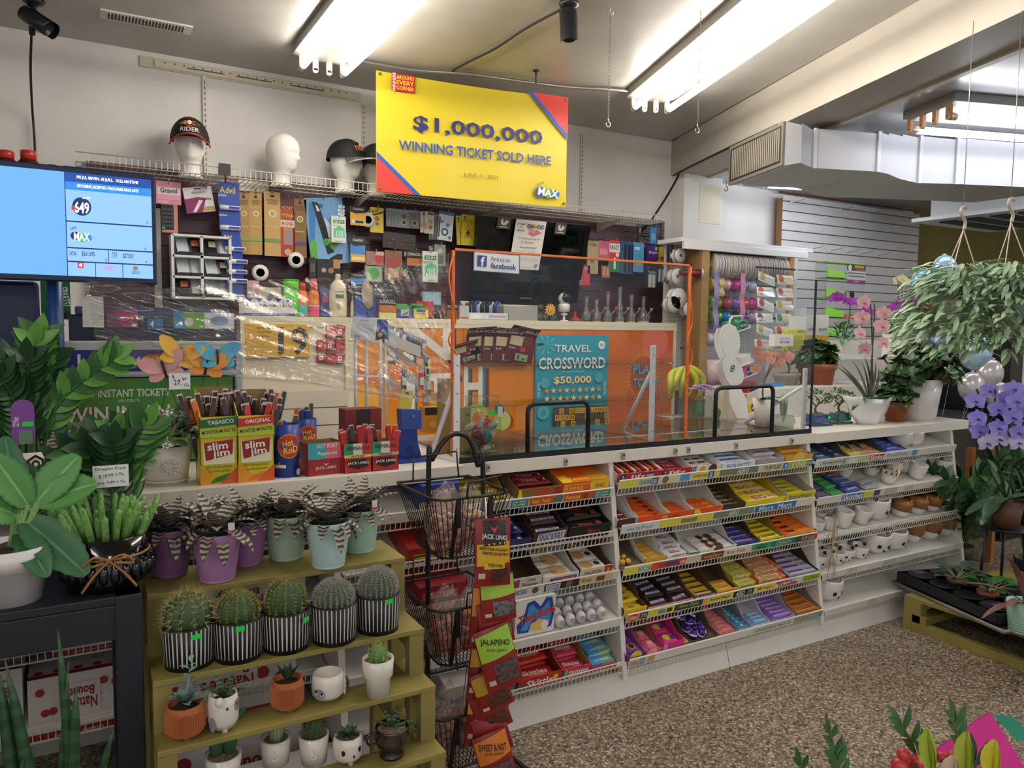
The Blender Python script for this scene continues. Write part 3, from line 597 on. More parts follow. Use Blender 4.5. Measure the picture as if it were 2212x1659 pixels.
fill(s,a,c,'candy_packet','yellow crinkled packet in the leftmost carton of the fourth shelf','yellow crinkled packets','#d9b52c',[('r',.2,.2,.6,.8,'#6a7a2a')],4,2,yaw=.3)
a,c=tr(s,1399,1498,'wide brown and red carton of dark nougat bars on the fourth shelf',BRN,'#8f2222',[('r',.0,.6,1,.9,'#d8d0cc')],fh=.02,hb=.085)
fill(s,a,c,'chocolate_bar','dark brown bar with blue lettering on white in the wide carton','dark nougat bars','#2c1c1a',[('p',[(.05,0),(.9,.2),(.95,1),(.1,.8)],'#d8d5e0'),('t','SNICKERS',.5,.5,.75,.75,'#2b3f94')],6,2,cols=2,yaw=.12)
a,c=tr(s,1499,1546,'carton of yellow and black bars with a purple lettered front',BRN,'#4a2a66',[('t','MUNCHIES',.5,.5,.9,.7,'#e6dcee')],fh=.022)
fill(s,a,c,'chocolate_bar','yellow and dark brown bar on the fourth shelf','yellow and brown bars','#c9a42a',[('r',.0,.2,1,.7,'#3a2a1c')],7)
a,c=tr(s,1547,1590,'deep brown carton nearly sold out on the fourth shelf',BRN,'#d9a838',[('t','crunch',.5,.5,.8,.7,'#b02a20')],fh=.022)
fill(s,a,c,'chocolate_bar','golden bar with red script in the nearly sold out brown carton','last golden bars','#dcab3c',[('t','crunchy',.5,.5,.8,.9,'#b02a20')],2)
a,c=tr(s,1591,1636,'brown carton of lime and cream raisin boxes on the fourth shelf',BRN,'#b9b52c',fh=.01)
fill(s,a,c,'candy_box','cream box with lime base and brown serif lettering','lime raisin boxes','#c9c23a',[('r',0,.35,1,1,'#e6ddc0'),('t','Glosette',.42,.6,.7,.6,'#4a3a22'),('r',.85,0,1,1,'#e2863a')],6,2,h=.02,boxy=True)
a,c=tr(s,1637,1700,'brown carton of coral and cream peanut boxes on the fourth shelf',BRN,'#c96a3c',fh=.01)
fill(s,a,c,'candy_box','cream box with coral end and brown serif lettering','coral peanut boxes','#d98a4c',[('r',0,.2,1,1,'#ecdcb8'),('t','Glosette',.42,.6,.7,.7,'#3a2c1c'),('r',.85,0,1,1,'#e2583a')],6,2,h=.02,boxy=True)
a,c=tr(s,1701,1767,'brown carton of silver and purple bars at the right of the fourth shelf','#4a3a33','#8a8696',fh=.016)
fill(s,a,c,'chocolate_bar','silver bar with purple bands at the right of the fourth shelf','silver purple bars','#b5b0c4',[('r',0,.2,.6,.8,'#6a2f7a'),('r',.7,.3,.95,.7,'#3a7a4a')],8,1)
s=MS[4]
a,c=tr(s,1352,1394,'purple carton with round yellow logo at the left of the lowest shelf','#a85aa0','#6e2f86',[('c',.5,.5,.3,'#e6d23a'),('t','Bubba',.5,.5,.5,.4,'#5a1f6a')],fh=.03,hb=.075)
fill(s,a,c,'gum_tape_roll','purple round tape gum pack with a yellow badge','purple gum tape packs','#7a3a96',[('c',.5,.5,.3,'#e6c83a'),('c',.5,.5,.24,'#3a1f4a')],4,1,l=.06,h=.035)
a,c=tr(s,1395,1430,'brown carton with pink round gum packs on the lowest shelf','#9a7a5a','#d9607a',[('c',.4,.5,.3,'#f0a0b0')],fh=.025)
fill(s,a,c,'gum_tape_roll','pink round tape gum pack in the brown carton','pink gum tape packs','#e0708a',[('c',.5,.5,.3,'#f2b6c2')],2,1,l=.06,h=.03)
a,c=tr(s,1431,1476,'bright magenta flared carton on the lowest shelf','#d23a8c','#d8308a',[('p',[(.0,.0),(.3,0),(.15,1),(0,1)],'#f08ac0')],fh=.04,hb=.09)
fill(s,a,c,'candy_pack','magenta pack with a yellow burst in the flared carton','magenta packs','#d63a90',[('c',.4,.5,.25,'#e9d84a'),('r',.6,.1,.9,.6,'#3a3f9a')],3,1,l=.07,h=.03)
a,c=tr(s,1477,1492,'narrow dark carton with yellow lollies on the lowest shelf',BRN,'#8a7a4a',fh=.012)
fill(s,a,c,'candy_packet','little yellow and green sweet in the narrow dark carton','yellow and green sweets','#d0c23a',[('r',.5,0,1,1,'#3a8a5a')],4)
a,c=tr(s,1493,1552,'brown carton of purple foil eggs on the lowest shelf','#6b5a4a','#5a4a42',fh=.015)
b=MB();b.ball((0,0,.02),.0185,M('#4a2f92',.25,.5),12,8,(1,1,1.2));b.lathe([(.0188,.016),(.0192,.02),(.0188,.024)],M('#e6e0ee',.3),12);g=b.build('foil_egg');first=True
for k in range(14):
 q=g if first else g.copy()
 if not first:COL.objects.link(q)
 first=False;tag(q,'purple foil chocolate egg in the brown carton on the lowest shelf','chocolate egg','purple foil eggs');s.put(q,a+.022+.038*(k%3)+ru(-.004,.004),.03+.036*(k//3),0.002+.012*(k%2),rr_()*6,ru(-.8,.8))
a,c=tr(s,1553,1592,'grey carton of pink and yellow chew sticks on the lowest shelf','#8f8884','#d86a7c',fh=.014)
fill(s,a,c,'chew_stick','pink stick with yellow letters on the lowest shelf','pink chew sticks','#e0788c',[('t','YUM',.4,.5,.5,.8,'#ecd63a')],8,1,l=.026,h=.016)
a,c=tr(s,1593,1622,'grey carton of blue and yellow chew sticks on the lowest shelf','#8f8884','#9fb0bc',fh=.014)
fill(s,a,c,'chew_stick','blue stick with yellow blocks on the lowest shelf','blue chew sticks','#3f92d0',[('r',.2,0,.45,1,'#e6d83a'),('r',.65,0,.8,1,'#2a4fa0')],9,1,l=.026,h=.016)
a,c=tr(s,1623,1662,'empty-backed white carton with a few pale blue rolls','#cfccd2','#cfd6e2',fh=.014,hb=.085)
fill(s,a,c,'candy_roll','pale blue and white sweet roll in the white carton','pale blue rolls','#6fa4dc',[('t','Mentos',.5,.5,.8,.8,'#eef4fa')],3,1,l=.024,h=.02)
a,c=tr(s,1663,1716,'white carton of violet sweet rolls on the lowest shelf','#bdbac2','#b0a4c8',fh=.014)
fill(s,a,c,'candy_roll','violet sweet roll with white letters on the lowest shelf','violet rolls','#8a5fc0',[('t','Mentos',.5,.5,.8,.8,'#efe6fa')],8,1,l=.026,h=.02)
a,c=tr(s,1717,1770,'orange and brown carton at the right end of the lowest shelf','#8f857c','#b8681f',fh=.022)
fill(s,a,c,'chocolate_bar','orange bar with brown lettering at the right end of the lowest shelf','orange caramel bars','#d07a34',[('t','Caramilk',.5,.5,.8,.8,'#4a2410')],5,1)
s=LS[0]
a,c=tr(s,1000,1098,'yellow carton of large peanut bars seen through the top wire basket','#a8922c','#d9c63a',[('t','OH HENRY!',.5,.5,.8,.6,'#2a2418')],fh=.03)
fill(s,a,c,'chocolate_bar','large yellow bar with black capitals behind the top basket','large yellow peanut bars','#e2cf3a',[('r',0,.2,.1,.8,'#c23a2a'),('t','OH HENRY!',.5,.5,.75,.9,'#2a2418'),('r',.9,0,1,1,'#c23a2a')],6,1,l=.045,h=.022)
a,c=tr(s,1118,1212,'gold and brown carton of twin caramel bars, left bay top shelf','#7a6438','#8a6a2e',[('t','TWIX',.55,.5,.5,.8,'#d8343a'),('r',.85,.1,1,.9,'#b3202a'),('p',[(0,0),(.12,0),(.06,1),(0,1)],'#e9cf2a')],fh=.045)
fill(s,a,c,'chocolate_bar','dark red bar with white lettering in the gold and brown carton','twin caramel bars','#7a1a1e',[('t','TWIX',.4,.5,.5,.9,'#e8d0c8'),('t','4',.85,.5,.08,.9,'#fff')],6,2,l=.04,h=.02)
def crate(s,px0,px1,label,name,cols,D=.22,H=.075,lay=(),top=(),sl=.01,z0=-.001):
 x0,x1=s.at(px0)+.002,s.at(px1)-.002;W=x1-x0;b=MB();b.box(-W/2,W/2,0,D,0,H,M(cols,.45))
 b.face((-W/2,0,0),(1,0,0),(0,0,1),W,H,list(lay));b.face((-W/2,0,H),(1,0,0),(0,1,0),W,D,list(top))
 return s.put(tag(b.build(name,bevel=.001),label,'carton'),(x0+x1)/2,sl,z0)
crate(s,1214,1316,'closed orange and yellow peanut butter cup box, right end of left bay','candy_box','#e2661c',.2,.05,[('r',.6,0,1,1,'#e9cf2a'),('t','Reese',.25,.5,.4,.6,'#f2c01e'),('r',.05,.75,.6,.82,'#f0d23a'),('t','KING',.8,.5,.2,.35,'#d2501c')],[('r',.0,.0,.2,.3,'#e9cf2a'),('t','Reese',.4,.12,.5,.14,'#f2d22a'),('r',.6,0,1,.4,'#c98a2a')])
s=LS[1]
a,c=tr(s,1090,1148,'navy carton of wrapped wafer cubes, left bay second shelf','#26284a','#2a2c5e',[('r',.1,.4,.6,.8,'#3a3d7a')],fh=.04)
fill(s,a,c,'candy_pack','blue and white wrapped cube in the navy carton','wafer cubes','#39407c',[('r',.0,.2,.6,.9,'#d6d4d8')],5,2,l=.04,h=.022,cols=2)
a,c=tr(s,1150,1224,'brown carton of nougat bars with blue lettering, left bay second shelf','#3d2a22','#4a3026',[('p',[(.1,.1),(.9,.2),(.95,.9),(.15,.8)],'#d6d3dc'),('t','SNICKERS',.52,.5,.7,.55,'#2b3f94')],fh=.06,hb=.1)
fill(s,a,c,'chocolate_bar','brown bar with a white and blue band in the brown carton','nougat bars in the brown carton','#3a2420',[('p',[(.0,.1),(.95,.2),(1,.9),(.05,.9)],'#dcdae2'),('t','SNICKERS',.5,.5,.8,.75,'#2b3f94')],4,3,l=.042,h=.022)
a,c=tr(s,1226,1318,'black carton of malt bars with red lettering, left bay second shelf','#17151a','#17151a',[('t','Mars',.6,.5,.3,.5,'#a3302a')],fh=.055,hb=.1)
fill(s,a,c,'chocolate_bar','black bar with red script in the black carton','black malt bars','#1a1719',[('t','Mars',.45,.5,.4,.9,'#c0402c'),('c',.85,.5,.08,'#8a3a2c')],5,3,l=.04,h=.022)
s=LS[2]
a,c=tr(s,1104,1170,'empty white carton marked with a heart, left bay third shelf','#5c4a38','#cfcac6',[('t','SUPER',.65,.7,.28,.2,'#4a4444'),('t','Passion',.62,.35,.5,.35,'#4a4444'),('p',[(.02,.1),(.25,.2),(.25,.9),(.02,.8)],'#a83a3c')],fh=.05,hb=.09)
a,c=tr(s,1172,1250,'white and purple carton of crispy squares, left bay third shelf','#d6d2cf','#e0dcd8',[('r',.2,.1,.95,.7,'#5a3f8a'),('t','crispy',.6,.4,.6,.5,'#f0922a')],fh=.035,hb=.075)
fill(s,a,c,'snack_square','crispy rice square in a white and brown wrapper','crispy rice squares','#e4dfd6',[('c',.6,.5,.3,'#d8b27c'),('t','crispy',.3,.4,.5,.5,'#7a3f2c')],3,1,l=.075,h=.02)
a,c=tr(s,1252,1322,'red and white carton of snack cakes at the right of the third shelf','#4a3a2e','#d9cdb9',[('r',.75,0,1,1,'#b3302c'),('t','VACHON',.4,.5,.55,.4,'#5a4a3a'),('t','a',.88,.5,.1,.5,'#f0a040')],fh=.04,hb=.085)
fill(s,a,c,'snack_cake','wrapped snack cake with a brown swirl in the red and white carton','snack cakes','#e0d8d2',[('c',.3,.5,.25,'#c9a06a'),('c',.75,.5,.12,'#3a2f5a')],3,1,l=.07,h=.025)
s=LS[3]
X0,X1=s.at(1115,1385),s.at(1202,1362);W=X1-X0
t=thing('snack_cake_box','white box of cream-filled cakes with blue and red lettering','box');H_=.15
b=MB();D=.12;b.box(-W/2,W/2,0,.002,0,H_,M(WHITE,.5));b.box(-W/2,-W/2+.002,0,D,0,H_,M('#e3e0dc',.5));b.box(W/2-.002,W/2,0,D,0,H_,M(WHITE,.5));b.box(-W/2,W/2,D-.002,D,0,H_*.8,M(WHITE,.5));b.box(-W/2,W/2,0,D,0,.002,WHITE)
b.box(-W/2,W/2,.0,.035,H_-.002,H_,WHITE);b.box(-W/2+.002,W/2-.002,.003,D-.003,.002,H_*.5,'#2a2420')
b.build('carton_body',t)
b=MB();b.face((-W/2,0,0),(1,0,0),(0,0,1),W,H_,[('p',[(.08,.12),(.35,.1),(.4,.3),(.55,.32),(.6,.1),(.92,.15),(.98,.5),(.9,.95),(.75,.98),(.62,.75),(.45,.95),(.28,.9),(.2,.5),(.05,.35)],'#2743a0'),('p',[(.14,.18),(.3,.16),(.45,.42),(.62,.4),(.66,.2),(.86,.22),(.9,.5),(.82,.88),(.6,.62),(.4,.85),(.32,.8),(.28,.45)],'#3f9ade'),('p',[(.4,.12),(.7,.1),(.85,.32),(.6,.42),(.4,.32)],'#ecc56a'),('c',.74,.24,.1,'#f6ecd2'),('t','Twinkies',.53,.56,.92,.26,'#d2362e',12,1.5)]);b.build('front_print',t)
s.put(t,(X0+X1)/2,.02,-.001);t.rotation_euler=(rad(6),0,0);t.location.z+=.002
b=MB();b.ball((0,0,.024),.0205,M('#e4e2e4',.25),16,10,(1,1,1.22));b.face((-.012,-.0215,.018),(1,0,0),(0,0,1),.024,.018,[('c',.5,.5,.5,'#c9c3cc'),('t','kinder',.5,.75,.9,.3,'#c8402e'),('t','joy',.5,.25,.7,.4,'#3a62b0')],.0003)
g=b.build('surprise_egg');first=True
eggs=[(1222,1346),(1243,1342),(1210,1340),(1262,1332),(1284,1326),(1314,1322),(1232,1328),(1253,1316),(1274,1310),(1300,1315),(1230,1300),(1250,1294),(1272,1288),(1218,1318),(1290,1296)]
for i,(px,py)in enumerate(eggs):
 k=i//5;q=g if first else g.copy()
 if not first:COL.objects.link(q)
 first=False;tag(q,'white surprise egg with red and blue print beside the snack cake box','chocolate egg','white surprise eggs')
 s.put(q,X1+.03+.05*(i%5)+(k%2)*.012,.03+.045*k,0.002+.006*k,ru(-.4,.4),-.2)
b=MB();b.box(-.1,.1,0,.16,0,.002,CLEAR);b.prism([(-.1,0,0),(-.1,0,.012),(-.1,.16,.05),(-.1,.16,0)],(.001,0,0),CLEAR);tag(b.build('egg_tray'),'clear plastic tray under the white surprise eggs','tray');s.put(COL.objects[-1],(X1+.13),.008,-.001)
s=LS[4]
crate(s,1100,1117,'purple sweets carton at the left of the lowest left-bay shelf','candy_box','#7a3f94',.16,.08,[('p',[(0,0),(1,0),(.3,.4)],'#3f9a4a')])
a,c=tr(s,1118,1213,'big red carton of fruit sweets, left bay lowest shelf','#8f2a22','#b82a22',[('t','Skittles',.55,.45,.7,.6,'#fff'),('r',.0,0,.2,.5,'#3a7a3a'),('c',.85,.6,.06,'#e9cf2a')],fh=.05,hb=.1)
fill(s,a,c,'candy_packet','red fruit sweet packet with white lettering in the big red carton','red fruit sweets','#c22a24',[('t','Skittles',.5,.55,.75,.6,'#fff'),('r',.3,.05,.8,.2,'#e0902a')],3,2,l=.075,h=.025,yaw=.08)
a,c=tr(s,1214,1276,'rainbow-sided carton of pink fruit gummies, left bay lowest shelf','#a07a4a','#c03a50',[('r',0,0,.05,1,'#2a6ab0'),('r',.05,0,.1,1,'#3f9a4a'),('r',.1,0,.15,1,'#e6cf2a'),('t','Skittles',.55,.6,.7,.45,'#fff'),('t','gummies',.55,.2,.6,.25,'#fff')],fh=.045,hb=.1)
fill(s,a,c,'candy_packet','pink gummies packet in the rainbow-sided carton','pink gummies packets','#cc3a52',[('t','Skittles',.5,.6,.8,.5,'#fff'),('r',.5,.05,.9,.3,'#e86aa0')],3,2,l=.07,h=.022,yaw=.08)
a,c=tr(s,1277,1334,'open carton of blue and green fizzy candy boxes, lowest shelf right','#7a6a52','#c24a5a',fh=.022,hb=.085)
fill(s,a,c,'candy_box','little blue and green fizzy candy box on the lowest left-bay shelf','blue and green candy boxes','#4f9ad0',[('r',.5,0,1,1,'#9ac04a'),('t','NERDS',.5,.5,.8,.5,'#dff0fa')],4,2,l=.04,h=.022,cols=1,boxy=True)
s=Shelf(-.34,.712,YF[2],((690,1140),(690,1140)),wire_face=True);s.py=1140
crate(LS[0],905,990,'blue and yellow snack box low behind the top wire basket','candy_box','#3a4a9a',.2,.1,[('r',0,0,1,.35,'#d8cf9a'),('c',.6,.5,.2,'#d9a02a'),('t','JOS LOUIS',.5,.7,.8,.25,'#f0e6d0')])
crate(LS[1],880,1000,'red and yellow snack carton behind the wire baskets','candy_box','#b0302c',.2,.06,[('r',.1,.2,.9,.6,'#e2c23a')])
crate(LS[2],900,1010,'dark red snack carton behind the middle wire basket','candy_box','#9a2430',.2,.08,[('r',.1,.3,.8,.7,'#d85a5a'),('t','SOUR',.5,.5,.5,.3,'#f0e0d0')])
crate(LS[3],905,1015,'white snack carton with red stripe behind the middle wire basket','candy_box','#c9c4bc',.2,.07,[('r',0,.2,1,.5,'#b3392f')])
crate(LS[4],960,1080,'white carton with blue capitals behind the lowest wire basket','candy_box','#d6d3cd',.2,.09,[('t','MENTOS',.5,.3,.8,.3,'#2a4a9c')])
#wall behind the counter
SY=4.56
x0,x1=aY(188,420,SY).x,aY(1436,470,SY).x;zt=aY(600,392,SY).z
b=MB();pm=M('#4b2a35',.3,kind='noise',c2='#553240',scale=3);z=1.4
while z<zt:
 z1=min(z+.068,zt);b.box(x0,x1,SY,WY-.006,z,z1,pm);b.box(x0,x1,SY+.012,WY-.006,z1,z1+.008,'#7a6248');z+=.076
tag(b.build('slatwall_panel'),'maroon slatwall panel on the back wall above the ticket cabinets','wall panel')
#wire shelf with brackets
WSY=4.26;za,zb_=aY(165,330,WSY).z,aY(1430,468,WSY).z;zs=(za+zb_)/2-.005
x0,x1=aY(163,330,WSY).x,aY(1432,468,WSY).x;W=x1-x0
t=thing('wire_shelf','long white wire shelf high on the back wall carrying the foam heads','shelf',(x0,WSY,zs))
b=MB();n=int(W/.027)
for z in(.012,-.035):b.tube([(0,0,z),(W,0,z)],.0032,WIRE,6)
for k in range(n+1):x=W*k/n;b.box(x-.0014,x+.0014,-.0015,.0015,-.035,.012,WIRE)
b.build('front_lip',t)
b=MB()
for k in range(n+1):x=W*k/n;b.box(x-.0014,x+.0014,0,.325,-.0365,-.0335,WIRE)
for y in(.11,.22,.325):b.tube([(0,y,-.037),(W,y,-.037)],.0028,WIRE,6)
b.build('deck',t)
for px in(455,800,1090,1345):
 x=aY(px,420,WSY).x-x0;b=MB();b.prism([(x,.02,-.04),(x,.334,-.04),(x,.334,-.13),(x,.28,-.1),(x,.02,-.055)],(.003,0,0),M('#b8b4aa',.4));b.build('bracket',t)
#foam heads and caps
def head_mesh():
 b=MB();N,K=36,34;vs=[];fs=[];foam=M('#ece9e2',.55,kind='noise',c2='#f2f0ea',scale=60,bump=.05)
 prof=[(0,.062,.062),(.04,.06,.06),(.06,.052,.052),(.16,.046,.05),(.27,.05,.056),(.34,.058,.075),(.42,.066,.085),(.52,.073,.092),(.62,.078,.098),(.72,.078,.1),(.82,.072,.093),(.9,.058,.075),(.96,.037,.048),(1,.004,.004)]
 H=.3
 for i in range(K+1):
  t_=i/K
  for a,c in zip(prof,prof[1:]):
   if a[0]<=t_<=c[0]:f=(t_-a[0])/(c[0]-a[0]);rx,ry=a[1]+(c[1]-a[1])*f,a[2]+(c[2]-a[2])*f;break
  for k in range(N):
   an=2*PI*k/N;x,y=rx*sin(an),-ry*cos(an)
   d=min(an,2*PI-an);g=lambda c,s_,t0,ts:c*math.exp(-(d/s_)**2)*math.exp(-((t_-t0)/ts)**2)
   o=g(.022,.17,.5,.045)+g(.01,.13,.57,.05)+g(.006,.6,.66,.03)+g(.009,.3,.405,.018)+g(.006,.3,.375,.014)+g(.012,.35,.325,.03)-.006*math.exp(-((d-.42)/.2)**2)*math.exp(-((t_-.6)/.035)**2)
   o+=.008*math.exp(-((d-1.62)/.12)**2)*math.exp(-((t_-.56)/.07)**2)
   if t_<.3:y+=-.0;
   sh=-.012*sin(min(1,max(0,(t_-.15)/.2))*PI/2)
   vs.append((x*(1+o/max(ry,.02)*.5),y+sh-o*cos(an),H*t_))
 for i in range(K):
  for k in range(N):fs.append((i*N+k,i*N+(k+1)%N,(i+1)*N+(k+1)%N,(i+1)*N+k))
 fs.append(tuple(range(N-1,-1,-1)));b.add(vs,fs,foam,True);return b
def cap(loc,rz,label,logo,brim_col,flame=None,trim=None):
 t=thing('baseball_cap',label,'cap',loc,(0,0,rz));blk=M('#16161b',.7)
 R=(.098,.12,.122)
 def dome(u,v,k=0):
  a=u;ph=v*PI/2;e=1+.012*(k+1)if k>=0 else 1
  return V((R[0]*sin(a)*cos(ph)*e,-R[1]*cos(a)*cos(ph)**.8*e-.008,R[2]*sin(ph)*e))
 b=MB();N,K=28,8
 vs=[dome(2*PI*k/N,i/K,-1)for i in range(K+1)for k in range(N)]
 b.add(vs,[(i*N+k,i*N+(k+1)%N,(i+1)*N+(k+1)%N,(i+1)*N+k)for i in range(K)for k in range(N)],blk,True);b.build('crown',t)
 b=MB();b.ball((0,-.008,R[2]),.006,blk,8,5,(1,1,.6));b.build('button',t)
 b=MB();vs=[];n=14
 for j in range(5):
  for i in range(n+1):
   a=-1.15+2.3*i/n;r=1+.75*j/4*max(.25,cos(a*.85))
   vs.append((R[0]*sin(a)*(1+.1*j/4),-R[1]*cos(a)*r-.008,.006-.032*(a/1.15)**2*(.6+.4*j/4)-.012*j/4))
 fs=[(j*(n+1)+i,j*(n+1)+i+1,(j+1)*(n+1)+i+1,(j+1)*(n+1)+i)for j in range(4)for i in range(n)]
 b.add(vs,fs,M(brim_col,.7)if not flame else M('#2b2524',.6,kind='noise',c2=flame,scale=45),True)
 if trim:b.tube(vs[-(n+1):],.004,M(trim,.5),6)
 br=b.build('brim',t);sm=br.modifiers.new('thick','SOLIDIFY');sm.thickness=.004
 b=MB();b.fface(lambda u,v,k:dome((u-.5)*1.5,.1+v*.62,k),logo);b.build('embroidery',t);return t
hm=head_mesh();zd=zs-.034;hd=None
HEADS=[(411,345,-.12,True),(607,362,.75,False),(744,383,.7,True),(812,388,.55,True)]
hl=['white foam head wearing the cap with the red flame brim','bare white foam display head without a cap','white foam head wearing the cap with the silver-edged brim','white foam head mostly hidden behind the yellow banner']
for i,(px,py,rz,c)in enumerate(HEADS):
 p=aY(px,py,WSY+.15);loc=(p.x,WSY+.15,zd+.0)
 if hd is None:hd=tag(hm.build('foam_head',loc=loc,rot=(0,0,rz)),hl[0],'mannequin head')
 else:q=dup(hd,loc,(0,0,rz),hl[i])
 if c:
  z=zd+.192
  if i==0:cap((loc[0],loc[1]-.004,z),rz,'black cap with eagle badge and red flame brim',[('p',[(.05,.42),(.3,.62),(.5,.55),(.7,.62),(.95,.42),(.7,.38),(.5,.3),(.3,.38)],'#c89a3a'),('c',.5,.5,.09,'#e9e6e0',.13),('p',[(.36,.34),(.64,.34),(.5,.2)],'#c23a2e'),('t','Righteous',.5,.78,.7,.16,'#b3302a'),('t','RIDER',.5,.12,.62,.18,'#e6e4de')],'#2b2524',flame='#c8402e',trim='#c03a2a')
  else:cap((loc[0],loc[1]-.004,z),rz,'black cap with orange script and a silver-edged grey brim' if i==2 else 'black cap half hidden by the banner edge',[('t','BORN TO RIDE',.5,.82,.7,.13,'#cfccc6'),('p',[(.3,.42),(.5,.68),(.72,.42)],'#d8d3c6'),('t','Thunder',.5,.35,.85,.26,'#e0763a',8,1.5)],'#2b2b2c',flame='#77726c',trim='#c4c4c4')
#cabinets under the slatwall
CY=4.2;ZT=1.55
x0,xm,x1=aY(519,690,CY).x,aY(755,690,CY).x,aY(1462,697,CY).x
def cabinet(xa,xb,label,panel):
 t=thing('back_cabinet',label,'cabinet',((xa+xb)/2,CY,0));w=(xb-xa)/2;cm=M('#e2d8bf',.5)
 b=MB();b.box(-w,w,0,WY-CY-.01,ZT-.03,ZT,cm);b.build('top_board',t,bevel=.002)
 b=MB();b.box(-w,w,.02,WY-CY-.01,0,ZT-.03,cm);b.build('carcass',t)
 b=MB();zb=.75
 for a in((-w,-w+.025,zb,ZT-.03),(w-.025,w,zb,ZT-.03),(-w+.025,w-.025,ZT-.055,ZT-.03),(-w+.025,w-.025,zb,zb+.02)):b.box(a[0],a[1],0,.02,a[2],a[3],cm)
 b.build('face_frame',t)
 b=MB();b.box(-w+.026,w-.026,.012,.019,zb+.02,ZT-.056,panel);b.build('door_panel',t)
 return t
cabinet(x0,xm,'cream cabinet behind the counter bearing the yellow age sign',M('#ddd3c0',.5))
cabinet(xm,x1,'wide cream cabinet covered by orange lottery posters',M('#cfc4ae',.5))
b=MB()
xa,xb,za_,zb_=rect(524,845,752,1000,CY-.01)
for k in range(4):z=za_+(zb_-za_)*k/4;b.box(xa,xb,CY-.016,CY+.0,z+.006,z+(zb_-za_)/4,M('#d6cfc0',.4))
tag(b.build('drawer_front'),'stack of pale drawer fronts below the yellow age sign','drawers')
def flat(name,label,cat,bb,Y,col,lay=(),d=.004,roll=0,group=None,rough=.4,bevel=0,yaw=0):
 xa,xb,za,zb=rect(*bb,Y);w,h=xb-xa,zb-za;b=MB();b.box(-w/2,w/2,0,d,-h/2,h/2,M(col,rough)if isinstance(col,str)else col)
 b.face((-w/2,0,-h/2),(1,0,0),(0,0,1),w,h,list(lay))
 return tag(b.build(name,loc=((xa+xb)/2,Y,(za+zb)/2),rot=(0,rad(roll),yaw),bevel=bevel),label,cat,group)
flat('age_sign','yellow sign with a large black 19 on the cream cabinet','sign',(530,700,669,773),CY-.004,'#dfae2a',[('r',.0,.0,1,.015,'#3a3220'),('t','Against to sell or',.3,.88,.26,.07,'#4a3d1c',0,.5),('t','to agreement',.3,.76,.2,.06,'#4a3d1c',0,.5),('t','to a minor.',.28,.64,.16,.06,'#4a3d1c',0,.5),('t','19',.74,.5,.48,.84,'#1c1a18',0,2.5)])
for k,(bx,r)in enumerate([((703,703,724,730),0),((725,702,744,730),12),((683,734,702,758),-6),((703,735,722,758),4),((723,733,744,760),0),((684,762,703,784),0),((704,762,723,786),3),((724,762,744,786),0)]):
 flat('flag_sticker','red and black country sticker on the cabinet door beside the age sign','sticker',bx,CY-.003,'#b3282a',[('r',.3,.3,.7,.7,'#e6dfda'),('p',[(.5,.38),(.62,.5),(.5,.64),(.38,.5)],'#b3282a'),('t','CANADA',.5,.86,.8,.16,'#efe8e2'),('r',0,0,1,.15,'#2a1a1c')]if k%2 else[('t','CANADA',.5,.5,.9,.25,'#d63a34',-60),('r',0,0,.1,1,'#1f1a1c')],d=.002,roll=r,group='country stickers')
om=M('#dd6a24',.35,kind='noise',c2='#e79a26',scale=1.6);rm=M('#d8542c',.35,kind='noise',c2='#e58a2a',scale=2)
def PZ(px,py):p=aY(px,py,CY);return p
bx=(760,702,1000,1010);flat('lottery_poster','orange poster with big white teal-shaded letters at the left of the cabinet','poster',bx,CY+.006,om,[('p',[(.0,.0),(.3,.2),(.1,.6),(0,.7)],'#e8a43a'),('c',.15,.78,.12,'#e89a3a'),('c',.12,.5,.12,'#f0b04a'),('t','IN',.62,.86,.62,.26,'#7a2a22'),('t','IN',.60,.88,.62,.26,'#2a8f9a',0,2),('t','IN',.585,.885,.62,.26,'#ece4da',0,2),('t','IT',.74,.5,.5,.28,'#8a2f22'),('t','IT',.72,.515,.5,.28,'#2a8f9a',0,2),('t','IT',.705,.52,.5,.28,'#ece4da',0,2)],rough=.35)
bx=(1001,702,1153,1010);flat('lottery_poster','orange poster with one white letter H and lime shapes behind the candy jar','poster',bx,CY+.006,M('#e07a22',.3,kind='noise',c2='#e9981f',scale=2),[('t','H',.2,.565,.3,.27,'#8a3a1c',0,2),('t','H',.16,.575,.28,.27,'#2a8f9a',0,2),('t','H',.13,.58,.26,.27,'#ece4da',0,2),('c',.18,.37,.16,'#cfd46a'),('c',.58,.32,.12,'#a8481c'),('c',.54,.33,.12,'#c6d66a'),('c',.5,.41,.07,'#1f6f7a'),('c',.2,.36,.08,'#e07a22')],rough=.3)
flat('lottery_poster','orange and red poster lettered with a sunburst at the right of the cabinet','poster',(1155,702,1456,1010),CY+.006,M('#e08a22',.3,kind='noise',c2='#d2522e',scale=1.8),[('p',[(.72,1),(1,1),(1,.0),(.55,.0)],M('#d2522e',.3,kind='noise',c2='#dd7a2c',scale=3)),('c',.84,.88,.1,'#e2705a')]+[('p',[(.75+.1*cos(a)-.004*sin(a),.63+.155*sin(a)+.004*cos(a)),(.75+.145*cos(a+ru(-.02,.02)),.63+.23*sin(a)),(.75+.1*cos(a)+.004*sin(a),.63+.155*sin(a)-.004*cos(a))],'#e9b03a')for a in[i*PI/20 for i in range(40)]]+[('t','PLAY',.755,.685,.17,.07,'#2a6f9a'),('t','PLAY',.75,.69,.17,.07,'#5fb4d0'),('t','TODAY',.77,.585,.2,.07,'#2a6f9a'),('t','TODAY',.765,.59,.2,.07,'#5fb4d0')],rough=.3)
